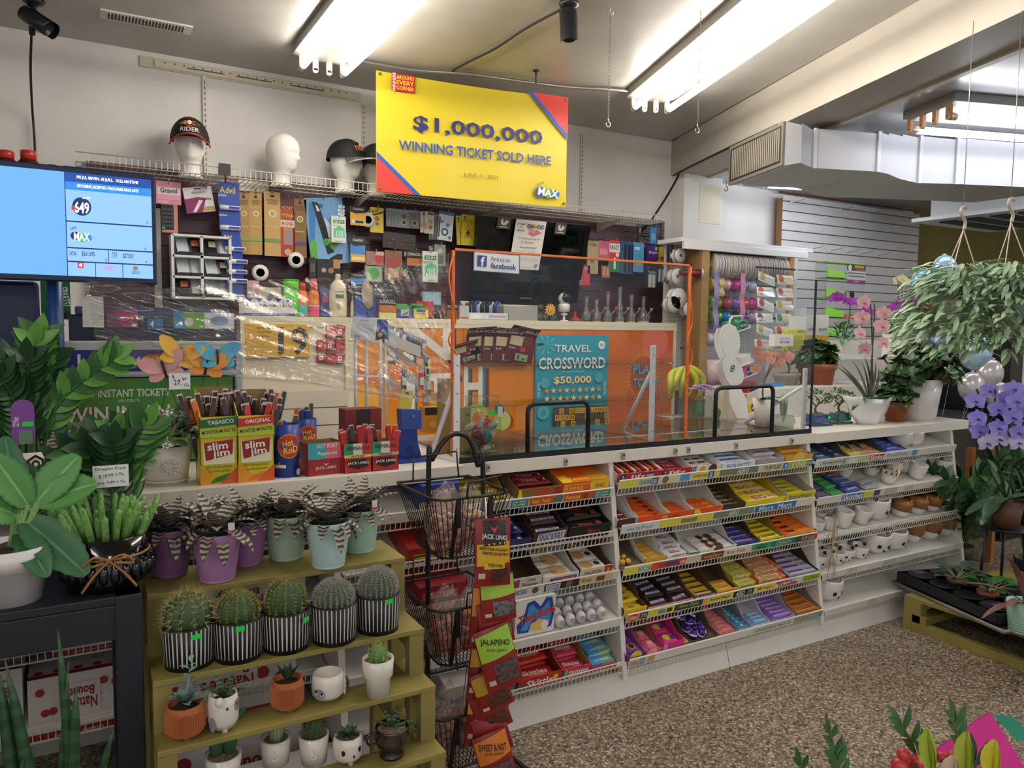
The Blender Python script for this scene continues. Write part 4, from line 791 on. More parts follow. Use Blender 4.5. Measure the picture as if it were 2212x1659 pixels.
star=lambda x,y,r,c,a=1.0:('p',[(x+(r if k%2==0 else r*.42)*sin(k*PI/5),y+(r if k%2==0 else r*.42)*a*cos(k*PI/5))for k in range(10)],c)
palm=[('p',[(.14,.9),(.14+.12*cos(a-.1),.9+.09*sin(a-.1)),(.14+.15*cos(a),.9+.11*sin(a)),(.14+.12*cos(a+.15),.9+.09*sin(a+.15))],'#5fb8cc')for a in[i*.7 for i in range(9)]]
rows=['S SCOTLAND','POSH  A   ',' L A  N G S']
xw=[('r',.22,.06,.99,.27,'#3a2c14')]
for r,row in enumerate(('_S_SCOTLAND','POSH__A___S','_L_A__N_G_S')):
 for k,ch in enumerate(row):
  u,v=.235+.068*k,.2-.064*r
  if ch!='_':xw+=[('r',u,v,u+.062,v+.058,'#d9a632'),('t',ch,u+.031,v+.03,.036,.034,'#3a2a10')]
  else:xw+=[('r',u,v,u+.062,v+.058,'#57451f')]
flat('crossword_poster','big teal crossword ticket poster with gold stars on the orange cabinet','poster',(1156,724,1312,934),CY-.012,'#2f9fb6',palm+[('c',.9,.9,.05,'#ecf2f2'),('t','$3',.9,.9,.05,.028,'#1c3f4a'),('r',.02,.9,.1,.92,'#16323a'),('t','TRAVEL',.5,.865,.5,.075,'#e9f0ee'),('t','CROSSWORD',.5,.71,.92,.125,'#1c5f70'),('t','CROSSWORD',.495,.715,.92,.12,'#eef2ee',0,1.6),('t','win up to a crazy lot',.5,.63,.3,.016,'#e9f0ee'),('t','$50,000',.5,.535,.52,.085,'#c98a2a',0,2),('t','$50,000',.495,.54,.52,.085,'#f2e6b4',0,1.6),('t','YOUR LETTERS',.04,.45,.17,.03,'#dfeef0',90,.5),('t','YOUR LETTERS',.95,.45,.17,.03,'#dfeef0',-90,.5),('c',.12,.52,.06,'#4fb0c4'),('c',.86,.56,.06,'#4fb0c4'),('c',.1,.22,.08,'#4fb0c4'),('c',.1,.22,.04,'#2f9fb6')]+[star(.14+.09*k,.44,.042,('#d9a83a','#e9dfa0')[k%2],.75)for k in range(9)]+[star(.14+.09*k,.36,.042,('#e9dfa0','#d9a83a')[k%2],.75)for k in range(9)]+xw,d=.006)
b=MB();xa=aY(1005,780,CY-.02).x;xb=aY(1455,785,CY-.02).x
for py in(787,869):
 z=aY(1230,py,CY-.02).z;b.box(xa,xb,CY-.022,CY-.0195,z-.004,z+.03,CLEAR);b.box(xa,xb,CY-.023,CY-.019,z-.004,z-.001,'#5b4a33')
tag(b.build('poster_rail'),'clear acrylic rails holding the posters on the orange cabinet','rail')
for k,(px,r,dz)in enumerate([(1040,-4,0),(1068,2,-2),(1092,4,-3),(1118,10,0),(1010,-14,-30)]):
 xa,xb,za,zb=rect(px-30,698-dz,px+30,782,CY-.03-.004*(k%4));w,h=xb-xa,zb-za;b=MB();n=8;vs=[]
 def cv(u,v,q=0):f=max(0,v-.55);return V(((u-.5)*w,-f*f*.28-.0006*(q+1),v*h-f*f*.12))
 for j in range(n+1):vs+=[cv(0,j/n,-1),cv(1,j/n,-1)]
 b.add(vs,[(2*j,2*j+1,2*j+3,2*j+2)for j in range(n)],M('#5a1a1e',.3))
 g=[('r',.1,.42,.55,.68,'#cdbd9a'),('r',.6,.45,.9,.7,'#7a2a26'),('t','DOUBLE',.72,.66,.34,.05,'#e6dccb'),('t','TRIPLE',.72,.56,.34,.05,'#e6dccb'),('t','$100',.2,.34,.2,.06,'#d9c9b4'),('r',.5,.28,.68,.4,'#b3302c'),('r',.35,.04,.8,.22,'#8f9a72'),('r',.42,.07,.5,.19,'#4a5638'),('r',.58,.07,.72,.12,'#4a5638')]
 b.fface(cv,g+[('t','SCRABBLE',.5,.84,.95,.09,'#e9dfd0',0,1.4),('t','$250,000',.5,.95,.5,.045,'#e9dfd0')])
 tag(b.build('lottery_ticket',loc=((xa+xb)/2,CY-.03-.006*(k%4),za),rot=(0,rad(r),0)),'dark red curling scratch ticket pinned in the fan on the orange cabinet','ticket','fan of dark red tickets')
#television and notices
TL,TR_=aY(1038,466,4.30),aY(1277,488,4.30);BLp=aY(1009,648,4.46)
w=TR_.x-TL.x;h=math.hypot(TL.z-BLp.z,.16);tl=math.atan2(.16,TL.z-BLp.z)
t=thing('television','black flat television tilted forward above the orange cabinet','television',((TL.x+TR_.x)/2,4.46,BLp.z),(tl,0,0))
b=MB();b.box(-w/2,w/2,.006,.05,0,h,M('#121319',.25));b.box(-w*.4,w*.4,.05,.1,.08,h-.1,'#1a1b20');b.build('cabinet_shell',t,bevel=.006)
b=MB()
for q in((-w/2,w/2,0,.05),(-w/2,w/2,h-.035,h),(-w/2,-w/2+.04,.05,h-.035),(w/2-.04,w/2,.05,h-.035)):b.box(q[0],q[1],0,.008,q[2],q[3],M('#0d0e13',.15))
b.face((-.05,0,.017),(1,0,0),(0,0,1),.1,.016,[('t','SAMSUNG',.5,.5,.9,.8,'#8f949c')]);b.build('bezel',t)
b=MB();b.box(-w/2+.04,w/2-.04,.004,.009,.05,h-.035,M('#06080c',.06));b.build('screen',t)
b=MB();b.tube([(0,.05,h*.5),(0,.08+.12,h*.45)],.03,M(BLK),8);b.build('wall_mount',t)
def on_tv(bb,dy=.0):
 xm,ym=(bb[0]+bb[2])/2,(bb[1]+bb[3])/2;Y=4.46-.16*((aY(xm,ym,4.38).z-BLp.z)/(TL.z-BLp.z))-dy
 return rect(*bb,Y),Y
def tv_note(name,label,cat,bb,col,lay,dy=.004):
 (xa,xb,za,zb),Y=on_tv(bb,dy);w_,h_=xb-xa,(zb-za)/cos(tl);b=MB();b.box(-w_/2,w_/2,0,.0008,-h_/2,h_/2,M(col,.6));b.face((-w_/2,0,-h_/2),(1,0,0),(0,0,1),w_,h_,lay,.0004)
 return tag(b.build(name,loc=((xa+xb)/2,Y,(za+zb)/2),rot=(tl,0,0)),label,cat)
tv_note('bingo_notice','white paper notice with pink bingo cards hanging on the television','notice',(1107,478,1172,581),'#eeeae6',[('t','OPTIMIST',.2,.91,.34,.035,'#33333a'),('t','TV',.2,.85,.09,.035,'#33333a'),('t','BINGO',.2,.785,.22,.035,'#33333a'),('p',[(.42,.74),(.62,.68),(.9,.76),(.72,.83)],'#d8808a'),('p',[(.4,.8),(.62,.74),(.7,.8),(.5,.86)],'#e49aa2')]+[('c',.44+.11*k,.885,.06,('#3a3f8a','#b3393a','#c9b03a','#3a6f9a','#5a3f8a')[k])for k in range(5)]+[('c',.44+.11*k,.885,.035,'#efe9e2')for k in range(5)]+[('t','BINGO'[k],.44+.11*k,.885,.04,.03,'#22222a')for k in range(5)]+[('t','A Winning Card for',.5,.635,.7,.04,'#4a4a52',0,.6),('t','$ 750.00',.45,.555,.4,.045,'#6a6a76',0,.3),('t','was sold here!!',.5,.46,.56,.038,'#4a4a52',0,.6),('t',"Lane's Stop!",.48,.375,.6,.04,'#8a8a92',0,.2),('r',.25,.3,.75,.303,'#8a8a92'),('t','is remaining on the Internet',.62,.22,.6,.025,'#5a5a62',0,.4),('t','For more information visit bingo.ca',.6,.18,.6,.02,'#8a8a92',0,0),('c',.86,.1,.05,'#9a9aa8'),('t','CRTS   www.bingo',.45,.05,.5,.025,'#c97a7a',0,.3)],.012)
for bb,lb in(((1074,470,1103,494),'small grey sticker with a white bird on the left of the television'),((1199,483,1223,506),'small grey sticker with a white bird on the right of the television')):
 tv_note('bird_sticker',lb,'sticker',bb,'#55534f',[('p',[(.3,.4),(.25,.75),(.45,.9),(.4,.62),(.55,.55),(.62,.8),(.85,.7),(.75,.45),(.55,.3)],'#e9e6e0'),('r',.2,.12,.8,.22,'#c9c6c0')])
#hanging goods on hooks
HY=4.43
def hang(name,label,cat,bb,col,lay=(),d=.012,roll=0,Y=HY,group=None,hook=True,rough=.35,rnd=0):
 o=flat(name,label,cat,bb,Y,col,lay,d,roll,group,rough,.003)
 if hook:
  xa,xb,za,zb=rect(*bb,Y);x=(xa+xb)/2+sin(rad(roll))*(zb-za)/2*.9;z=zb-.012;b=MB()
  b.tube([(x,SY,z+.004),(x,Y-.012,z+.004),(x,Y-.024,z+.012),(x,Y-.027,z+.022)],.0022,METAL,6);b.box(x-.014,x+.014,SY-.003,SY+.004,z-.014,z+.014,METAL)
  tag(b.build('peg_hook'),'metal peg hook holding goods on the maroon slatwall','hook','peg hooks on the maroon slatwall')
 return o
hole=('r',.38,.91,.62,.95,'#2a2422')
hang('medicine_box','pink and white motion sickness tablet box hung at the top left of the slatwall','box',(337,392,391,441),'#e58fb0',[('r',.04,.2,.96,.74,'#efe6e6'),('r',.04,.2,.96,.42,'#e9a9c4'),('t','Gravol',.5,.6,.68,.22,'#3a2a3a'),('t','10 tablets',.3,.1,.4,.07,'#fff')],.03)
hang('calculator','black pocket calculator in a blister card below the pink box','calculator',(349,441,384,503),'#c98a7c',[('r',.02,.1,.75,.98,'#1c1f24')]+[('r',.08+.16*i,.2+.14*j,.2+.16*i,.28+.14*j,'#4a505a')for i in range(4)for j in range(5)]+[('r',.02,.12,.2,.2,'#2ad04a')],hook=False)
hang('test_kit_box','white and magenta kit box hanging crooked beside the pink box','box',(399,404,461,458),'#e9e6e8',[('p',[(0,0),(.55,0),(.75,.55),(.45,.6),(0,.55)],'#9a2a6a'),('p',[(.2,.02),(.32,.02),(.62,.45),(.5,.5)],'#efecee'),('t','Impulse',.72,.5,.42,.14,'#6a3a7a'),('t','PREGNANCY TEST',.55,.78,.5,.07,'#8a7a94'),('r',.6,.05,1,.2,'#c9a44a'),hole],.028,-10)
t=thing('vial_strip','long blue hanging strip card of white tablet vials','strip card');pl=[(494,395),(495,440),(498,500),(504,545),(506,590),(505,650)]
b=MB()
for k in range(5):
 a,c=pl[k],pl[k+1];hw=23 if k<2 else 20;A=[aY(a[0]-hw,a[1],HY-.03),aY(a[0]+hw,a[1],HY-.03),aY(c[0]+hw,c[1],HY-.03),aY(c[0]-hw,c[1],HY-.03)]
 b.prism(A,(0,.003,0),M('#2c4fae',.3))
for cx_,cy_,tx,hw,hh,cl in((491,411,'Advil',17,7,'#f2d23a'),(480,421,'tablets',9,2.5,'#dfe6f2'),(482,464,'tablets',9,2.5,'#dfe6f2'),(492,510,'Advil',9,3,'#f2d23a'),(494,556,'Advil',8,3,'#e8e8f2')):
 xa,xb,za,zb=rect(cx_-hw,cy_-hh,cx_+hw,cy_+hh,HY-.032);b.text(tx,((xa+xb)/2,HY-.0325,(za+zb)/2),(1,0,0),(0,0,1),xb-xa,zb-za,M(cl))
b.build('backing_card',t)
for px,py in((497,449),(497,492),(508,538),(513,565),(512,587),(513,607),(506,641)):
 p=aY(px,py,HY-.045);b=MB();b.lathe([(.001,-.055),(.0135,-.052),(.0135,-.012),(.0125,-.01),(.0125,.052),(.001,.055)],M('#dfe2ea',.25),12,p,'x');b.box(p.x-.008,p.x+.048,p.y-.0138,p.y-.0128,p.z-.006,p.z+.006,'#3a4a9a');b.build('tablet_vial',t)
t.location=(0,0,0)
flat('age_notice','small white notice with green arrows above the incense packs','notice',(515,391,580,414),SY-.003,'#e4e2d2',[('c',.5,.5,.15,'#b98a6a',.42),('c',.5,.5,.135,'#e4e2d2',.38),('t','WE',.5,.7,.1,.16,'#9a5a4a'),('t','EXPECT',.5,.5,.22,.16,'#9a5a4a'),('t','ID',.5,.28,.08,.16,'#9a5a4a'),('t','25 & UNDER',.84,.45,.24,.14,'#8a8a2a'),('p',[(.68,.5),(.76,.7),(.76,.3)],'#b3b33a'),('t','25 AM',.13,.45,.16,.14,'#8a8a2a'),('p',[(.32,.5),(.24,.7),(.24,.3)],'#b3b33a')],d=.002)
for bb,c,st,lb in(((514,416,540,549),'#b08a4e','#7fae4a','tan incense stick pack with a green band, nearest the blue vial strip'),((540,416,566,550),'#bd975a','#7fae4a','tan incense pack with a green band and pink flower'),((571,414,606,553),'#c7a263','#7a9a5a','wide tan incense pack with a dull green band'),((634,430,662,557),'#8a6238','#5a3f8a','dark brown incense pack with a purple band')):
 hang('incense_pack',lb,'incense',bb,c,[hole,('t','GONESH',.5,.865,.7,.035,'#5a4022'),('t','STICKS',.5,.82,.6,.035,'#5a4022'),('c',.5,.66,.25,'#cfd2a0'),('c',.5,.66,.15,c),('c',.5,.66,.08,'#b3a04a'),('r',0,.22,1,.27,st),('t','incense',.5,.45,.7,.03,'#d9cf8a')],.01)
hang('incense_pack','red and brown printed incense pack between the tan and dark brown packs','incense',(606,427,636,555),'#a8482e',[('r',0,.8,1,1,'#5a2a30'),('t','HONEY',.5,.83,.8,.06,'#e88a3a'),('t','MITHAI',.5,.7,.85,.06,'#d8b04a'),('r',.0,.5,1,.62,'#d8c9ba'),('t','ROSE',.5,.56,.8,.06,'#8a3a2a'),('r',.2,.2,.85,.5,'#d87a3a'),('r',.3,.22,.75,.45,'#8a8a96'),('c',.5,.08,.25,'#c9a08a')],.01)
hang('air_freshener_pack','tall light blue blister card with a black clip and leafy print','blister pack',(664,427,748,571),'#6fa8d8',[('t','febreze',.87,.7,.62,.16,'#eef4fa',82),('p',[(.02,.35),(.14,.3),(.3,.9),(.12,.93)],'#3f7fc0'),('p',[(.0,.1),(.16,.05),(.2,.35),(.06,.4)],'#5fae3a'),('p',[(.2,.95),(.36,.92),(.62,.18),(.44,.15)],'#15181f'),('p',[(.28,.9),(.33,.88),(.38,.8),(.3,.8)],'#cfd6dc'),('p',[(.46,.72),(.52,.4),(.75,.42),(.6,.6)],'#dce8f0'),('c',.45,.34,.09,'#4fa83a'),('c',.62,.28,.1,'#63b84a'),('c',.56,.36,.06,'#d9c46a'),('p',[(.5,.04),(.8,.06),(.82,.14),(.7,.15),(.5,.1)],'#1c1e22'),('c',.42,.88,.05,'#3a5fae')],.02,-7,rough=.2)
for bb,lb in(((716,467,747,524),'white floss pack with green lettering hung over the light blue card'),((913,543,946,609),'white floss pack with green lettering behind the plastic sheet')):
 hang('floss_pack',lb,'floss pack',bb,'#e3e4dc',[('r',.12,.72,.9,.86,'#2f8a5a'),('t','GUM',.5,.79,.6,.1,'#eef4ee'),('t','SOFT-PICKS',.4,.64,.6,.05,'#6a8a7a'),('p',[(.15,.2),(.15,.5),(.5,.62),(.9,.55),(.92,.2)],'#5ac89a')]+[('r',.3+.11*k,.12,.35+.11*k,.45,'#e6f2ea')for k in range(5)]+[('r',.25,.06,.9,.16,'#dfe6e0')],.014,Y=HY-.05)
b=MB();p=aY(768,388,HY-.03);q=aY(772,624,HY-.03);b.tube([p,aY(769,445,HY-.03),q],.004,M(BLK),6);c=aY(771,402,HY-.032);b.box(c.x-.032,c.x+.032,c.y-.003,c.y,c.z-.028,c.z+.028,'#1d1d21')
tag(b.build('clip_strip'),'black clip strip hanging from the wire shelf with lip balm cards','clip strip')
b=MB();p=aY(485,353,WSY-.01);b.tube([p,p+V((.004,0,-.1))],.004,M(BLK),6);c=aY(485,366,WSY-.012);b.box(c.x-.03,c.x+.03,c.y-.003,c.y,c.z-.03,c.z+.03,'#2b2b2e');tag(b.build('clip_strip'),'black clip with a square tag on the wire shelf above the blue vial strip','clip strip')
for bb,lb,y2 in(((757,446,790,487),'yellow and black lip balm card at the top of the clip strip','#e0a82a'),((757,511,789,566),'double lip balm card with blue and yellow halves','#4f86c8'),((759,590,791,622),'blue lip balm card lowest on the clip strip','#4f90d0')):
 hang('lip_balm_card',lb,'lip balm',bb,y2,[('p',[(0,.7),(.3,.62),(1,.68),(1,1),(0,1)],'#26262a'),('t','ChapStick',.5,.85,.72,.14,'#cfd2d6'),('r',.1,.1,.9,.28,'#dcdad2'),('r',.3,.12,.85,.26,'#2a2a2c')]+([('r',0,0,1,.3,'#e0a82a'),('r',.1,.08,.9,.2,'#d8d6ce')]if y2=='#4f86c8' else[]),.008,Y=HY-.04,hook=False)
for px,py,lb in((794,475,'translucent tape roll beside the top lip balm card'),(639,562,'white tape roll hanging below the incense packs'),(562,589,'white tape roll hanging left of the green tube')):
 p=aY(px,py,HY);b=MB();n=20;pr=[(.024,-.009),(.045,-.009),(.045,.009),(.024,.009),(.024,-.009)];b.lathe(pr,M('#e2dfd6',.3),n,p,'y');b.tube([(p.x,SY,p.z+.02),(p.x,p.y-.03,p.z+.02)],.0022,METAL,6);tag(b.build('tape_roll'),lb,'tape roll')
hang('fuse_card','yellow card with two brass fuses at the left of the top row','card',(800,448,829,503),'#ddc83a',[('t','Buss',.35,.86,.5,.12,'#3a3010',20),('p',[(.0,.68),(.95,.86),(.95,.8),(.0,.62)],'#3a3010'),('c',.5,.55,.18,'#b5763a'),('c',.5,.35,.2,'#c9b48a'),('c',.5,.35,.1,'#8a5a2a')],.014)
for k in range(5):hang('button_cell_card','grey button battery card in the row of five','battery card',(834+6*k,450+k*.6,860+6*k,490+k*.6),'#7f8a90',[('r',.05,.88,.95,.97,'#9aa6ac'),('c',.55,.62,.2,'#8a6a4a'),('c',.55,.62,.13,'#5a4a3a'),('c',.55,.3,.22,'#c9b07a'),('c',.55,.3,.14,'#2a2622')],.004,Y=HY-.004*k,group='row of grey battery cards',hook=(k==4))
hang('button_cell_card','separate grey button battery card right of the row of five','battery card',(881,454,907,494),'#6f7a86',[('r',.05,.88,.95,.97,'#9aa6ac'),('c',.55,.62,.2,'#8a6a4a'),('c',.55,.3,.22,'#c9b07a'),('c',.55,.3,.14,'#2a2622')],.006)
for k,bb in enumerate(((908,457,926,503),(917,457,938,505))):hang('fuse_card',('cream glass fuse card behind its twin','cream glass fuse card with red lettering in front of its twin')[k],'card',bb,'#d9d2bc',[('t','FUSES',.15,.35,.6,.16,'#b04a3a',90),('c',.6,.55,.25,'#a9a08a'),('c',.62,.3,.22,'#8a7a5a'),('r',.3,.85,.9,.95,'#6a6a5a')],.006,Y=HY-.01*k,roll=2*k,hook=k==1)
for k in range(3):hang('key_tag_card','grey edged card stacked behind the blue lens card','card',(927+7*k,463-k,948+7*k,518),'#a9adb2',[('r',0,.93,1,1,'#3f6fae'),('r',.05,.0,.3,.9,'#5a6068')],.004,Y=HY-.005*k,group='stacked grey cards',hook=False)
hang('key_tag_card','white and blue card with a teal ring in front of the grey stack','card',(947,458,979,520),'#e0e6ea',[('r',0,.9,1,1,'#4a86c8'),('r',.15,.6,.3,.7,'#3f9ac8'),('c',.62,.55,.12,'#3fa0d0'),('c',.45,.3,.24,'#1f5f78'),('c',.45,.3,.14,'#dfe6ea'),('c',.8,.12,.1,'#3a7ac0'),('r',.02,.1,.1,.8,'#3a3f46')],.008,5,Y=HY-.02)
for k,bb in enumerate(((986,466,1008,529),(997,464,1025,530))):hang('tree_freshener',('yellow tree air freshener pack behind','yellow tree air freshener pack in front left of the television')[k],'air freshener',bb,'#d6cc2e',[('t','Little Trees',.5,.8,.8,.08,'#c23a2a'),('c',.25,.9,.1,'#2f8a3a'),('p',[(.5,.75),(.8,.45),(.62,.47),(.85,.22),(.5,.26),(.15,.22),(.38,.47),(.2,.45)],'#cfa43a'),('p',[(.5,.5),(.7,.38),(.55,.38),(.6,.25),(.5,.34),(.4,.25),(.45,.38),(.3,.38)],'#2a3a1c')],.006,-3+4*k,Y=HY-.012*k,hook=k==1)
hang('wallet','dark brown wallet with pale dots on the maroon slatwall','wallet',(827,503,898,539),'#33231f',[('c',.2+.12*k,.3+.4*((k*37)%10)/10,.012,'#cfc4b4')for k in range(7)]+[('r',.0,.48,1,.5,'#241816')],.012,3,hook=False)
GOODS=[('toy_pack','small card with a red ball at the left of the jerky pack',(790,543,829,576),'#9a7a70',[('c',.72,.5,.22,'#c23a40'),('r',.55,.75,1,1,'#d9a8a0')]),('toy_pack','grey-green card with a green disc behind the plastic sheet',(789,572,826,609),'#a9b49a',[('c',.5,.5,.32,'#4fae5a')]),('snack_pack','brown pack of red sticks behind the plastic sheet',(831,541,869,606),'#8a5f48',[('r',.1,.4,.9,.75,'#a8484a'),('r',.2,.1,.8,.4,'#c4a490'),('c',.78,.42,.08,'#3ad05a')]),('battery_pack','black and copper battery card hanging behind the plastic sheet',(879,541,914,574),'#1d1d20',[('r',0,0,1,.48,'#d07a3a'),('t','DURACELL',.5,.75,.9,.2,'#dcdad6')]),('grey_pack','clear and grey card beside the second floss pack',(938,528,963,575),'#8f9a96',[('c',.5,.7,.2,'#b9c4c0'),('r',.2,.1,.8,.5,'#5f6a6a')]),('shaver_pack','dark card with pale lettering above the copper battery box',(804,617,853,641),'#3a3c44',[('t','POWER STAR',.5,.6,.8,.2,'#a9aab4'),('r',.1,.1,.9,.3,'#5a5c66')]),('dark_pack','black card behind the light blue blister',(668,556,683,600),'#2a2d33',[('r',.2,.3,.8,.7,'#5a6068')]),('playing_pack','dark card of playing pieces below the light blue blister',(684,560,735,608),'#232329',[('c',.3,.5,.1,'#b9a08a'),('c',.6,.5,.12,'#a97a5a'),('r',.7,.6,1,1,'#b98a5a')]),('blue_pouch','light blue clear pouch hanging low beside the orange frame',(913,630,953,659),'#86b4d0',[('r',.1,.1,.9,.9,'#a4c8dc')]),('cigar_pack','beige card right of the television',(1269,520,1293,592),'#b09a72',[('t','CAMEL',.5,.88,.8,.08,'#5a4a30'),('c',.4,.4,.2,'#8a6a3a'),('c',.55,.2,.1,'#3ad05a')]),('pink_pack','pink and clear pack left of the glue card',(1293,520,1317,563),'#c0587a',[('r',.1,.3,.8,.6,'#d98aa0')]),('glue_card','red, white and green glue card right of the television',(1316,519,1339,588),'#c9302c',[('r',0,.62,1,.9,'#e9e2da'),('t','KRAZY',.5,.78,.85,.13,'#1f1c1e'),('r',0,0,1,.42,'#2f7a4a'),('r',.42,.1,.6,.45,'#e9ecea'),('c',.75,.55,.16,'#efe9e2')]),('pen_pack','dark blue pack of black pens right of the glue card',(1340,521,1368,592),'#1f4f80',[('r',.3,.05,.45,.9,'#0f1318'),('r',.6,.05,.75,.9,'#0f1318'),('r',.85,.05,.98,.9,'#0f1318')]),('pen_pack','light blue card with golden pegs right of the black pens',(1368,524,1391,588),'#5aa4d4',[('r',.3,.2,.7,.35,'#d9a04a'),('r',.1,.75,.6,.85,'#cfe2ee')]),('purple_box','purple box with white lettering near the pegboard',(1399,531,1423,562),'#4a2f86',[('t','TROJAN',.5,.5,.85,.22,'#e6e0ee'),('c',.75,.82,.12,'#e0d03a')]),('yellow_box','yellow box between the purple box and the pegboard',(1421,534,1446,567),'#ccb22a',[('r',.2,.15,.8,.35,'#8a5a2a')]),('red_tag','bright red tag hanging below the beige card',(1252,572,1275,617),'#c43a4a',[('r',.2,.75,.8,.9,'#d8707a')]),('cream_tube_card','black and white tube card hanging near the right end of the slatwall',(1397,580,1420,623),'#25303a',[('t','Vaseline',.5,.83,.8,.15,'#cfd6dc'),('r',.15,.05,.45,.7,'#dcdcd8'),('r',.5,.05,.8,.7,'#cfd2d2')]),('balm_card','dark card with two white tubes beside the vaseline card',(1420,574,1437,612),'#2a3238',[('r',.15,.1,.4,.8,'#dcdcd8'),('r',.55,.1,.8,.8,'#dcdcd8')]),('keychain','orange bundle of key rings hanging below the glue card',(1300,574,1318,600),'#b06a4a',[('r',.2,.2,.4,.9,'#d9a07a'),('r',.6,.2,.8,.9,'#d9a07a')]),('lighter_card','blue hooked blister card on the black wire rack',(1405,490,1418,527),'#2f86cc',[('r',.2,.2,.8,.6,'#5ab0e6')]),('white_card','white slim card at the right edge of the television',(1249,556,1262,583),'#dcdcda',[('r',.2,.1,.8,.5,'#4a4a5a')])]
for n,lb,bb,c,lay in GOODS:hang(n,lb.replace('vaseline','first tube'),'packaged goods',bb,c,lay,.012,Y=HY-.02)
t=thing('wire_rack','black wire rack hung on the slatwall beside the pillar','rack');p=aY(1402,505,4.45);t.location=p;b=MB()
for x in(-.11,.11):b.tube([(x,.1,.1),(x,0,.1),(x,0,-.08),(x,.1,-.08)],.005,M(BLK),6)
for z in(.06,-.02,-.08):b.tube([(-.11,0,z),(.11,0,z)],.004,M(BLK),6)
b.tube(arc((0,0,.02),.07,0,6.28,18),.004,M(BLK),6);b.build('frame',t)
flat('white_board','narrow white board standing beside the lottery screen','board',(333,450,349,700),4.53,'#e2e0dc',d=.03)
xa,xb,za,zb=rect(370,514,492,645,4.45);t=thing('display_rack','white display rack of six compartments with black pusher trays','rack',((xa+xb)/2,4.36,za));w,h=(xb-xa)/2,zb-za
b=MB();wm=M('#dfe2e2',.4);b.box(-w,w,.09,.1,0,h,M('#9aa0a6',.4))
for i in range(4):b.box(-w,w,0,.1,h*i/3-.006,h*i/3+.006,wm)
for x in(-w,0,w):b.box(x-.007,x+.007,0,.1,0,h,wm)
b.build('rack_frame',t)
for i in range(2):
 for j in range(3):
  for k in range(2):
   x=-w+.02+w*i+(w-.03)*k/2;z=h*j/3+.01;b=MB();b.prism([(x,.085,z+.1),(x+.07,.085,z+.1),(x+.075,.01,z+.012),(x+.005,.01,z+.012)],(0,.004,0),M('#c9d0d6' if(i+j+k)%3 else '#22242a',.3));b.box(x+.01,x+.07,-.002,.004,z,z+.014,'#1d1f24')
   if(i+j+k)%3==0:b.face((x+.018,.03,z+.045),(1,0,.0),(0,.6,.7),.036,.045,[('r',0,0,1,1,('#c8705a','#c9b8a0')[i])],.004)
   b.build('pusher_tray',t)
#goods standing on the cabinets
GY=4.3
def bottle(label,bb,prof,col,capc,cat='bottle',name='bottle',Y=GY,lay=(),caph=.2,sy=.6):
 xa,xb,za,zb=rect(*bb,Y);r=(xb-xa)/2;h=zb-ZT;t=thing(name,label,cat,((xa+xb)/2,Y,ZT));b=MB()
 b.lathe([(0.001,0)]+[(r*q,h*(1-caph)*z)for q,z in prof],M(col,.25),22,sy=sy)
 f=lambda u,v,k:V((r*1.01*sin((u-.5)*2.2),-(r*sy+.0012*(k+1))*cos((u-.5)*2.2)*1.01,v*h*(1-caph)))
 b.fface(f,lay);b.build('bottle_body',t);b=MB();rc=prof[-1][0]*r
 b.lathe([(rc*1.05,h*(1-caph)),(rc*1.05,h*(1-caph*.3)),(rc*.8,h),(.001,h)],M(capc,.3),18,sy=sy if capc!='#d8d2c0' else 1);b.build('cap',t);return t
SQ=[(.95,.02),(1,.1),(1,.8),(.85,.92),(.6,1)]
xa,xb,za,zb=rect(521,640,630,684,GY);w=(xb-xa)/2
t=thing('display_tray','white tray of small quit-smoking filter boxes','display tray',((xa+xb)/2,GY,ZT));b=MB();b.box(-w,w,-.07,.07,0,.012,'#e0dedc');b.box(-w,w,-.07,-.067,0,.05,M('#dfdde0',.4));b.face((-w,-.07,0),(1,0,0),(0,0,1),2*w,.05,[('r',0,0,1,.3,'#4a4f9a'),('t','QUITTING FILTERS',.5,.15,.7,.16,'#dcdcee')]);b.box(-w,w,.067,.07,0,.07,'#dfdde0');b.build('tray_body',t)
for k in range(5):
 x=(xa+xb)/2-w+.035+.0+(2*w-.07)*k/4;b=MB();b.box(-.027,.027,-.012,.012,0,.085,'#e6e4e4');b.face((-.027,-.012,0),(1,0,0),(0,0,1),.054,.085,[('p',[(.05,1),(.95,1),(.5,.75)],'#3a3f9a'),('t','Nic Out',.5,.5,.9,.26,'#4a4a5c'),('c',.5,.15,.15,'#7a7a86')]);tag(b.build('filter_box',loc=(x,GY-.045,ZT+.0125)),'small white filter box with blue chevron in the white tray','box','filter boxes in the white tray')
bottle('green squeeze tube standing on its lid between the white tray and orange bottles',(611,603,646,684),[(.9,.0),(.92,.3),(1,.9),(1,1)],'#5fd02f','#4ac02a',lay=[('t','GUYSON',.5,.78,.6,.06,'#2a6a1c'),('r',.3,.1,.8,.2,'#d8e6c4')],caph=.04)
bottle('orange and teal sunscreen bottle with red cap',(641,611,665,684),SQ,'#e8762a','#d8402e',lay=[('r',0,.05,1,.45,'#3fb0b4'),('c',.5,.62,.2,'#f0b04a',.1)],caph=.22)
bottle('tall orange and pink sunscreen bottle with red cap',(665,602,690,684),SQ,'#e07a3a','#e0503a',lay=[('r',.05,.05,.95,.38,'#e0508a'),('c',.5,.6,.25,'#ee9a4a',.12),('r',.0,.4,1,.43,'#efe2cc')],caph=.3)
flat('blue_box','narrow dark blue box beside the lotion bottle','box',(692,622,713,683),GY,'#2c3a7a',[('r',.2,.5,.8,.7,'#b04a7a'),('r',0,0,1,.1,'#3a5fb0')],d=.05)
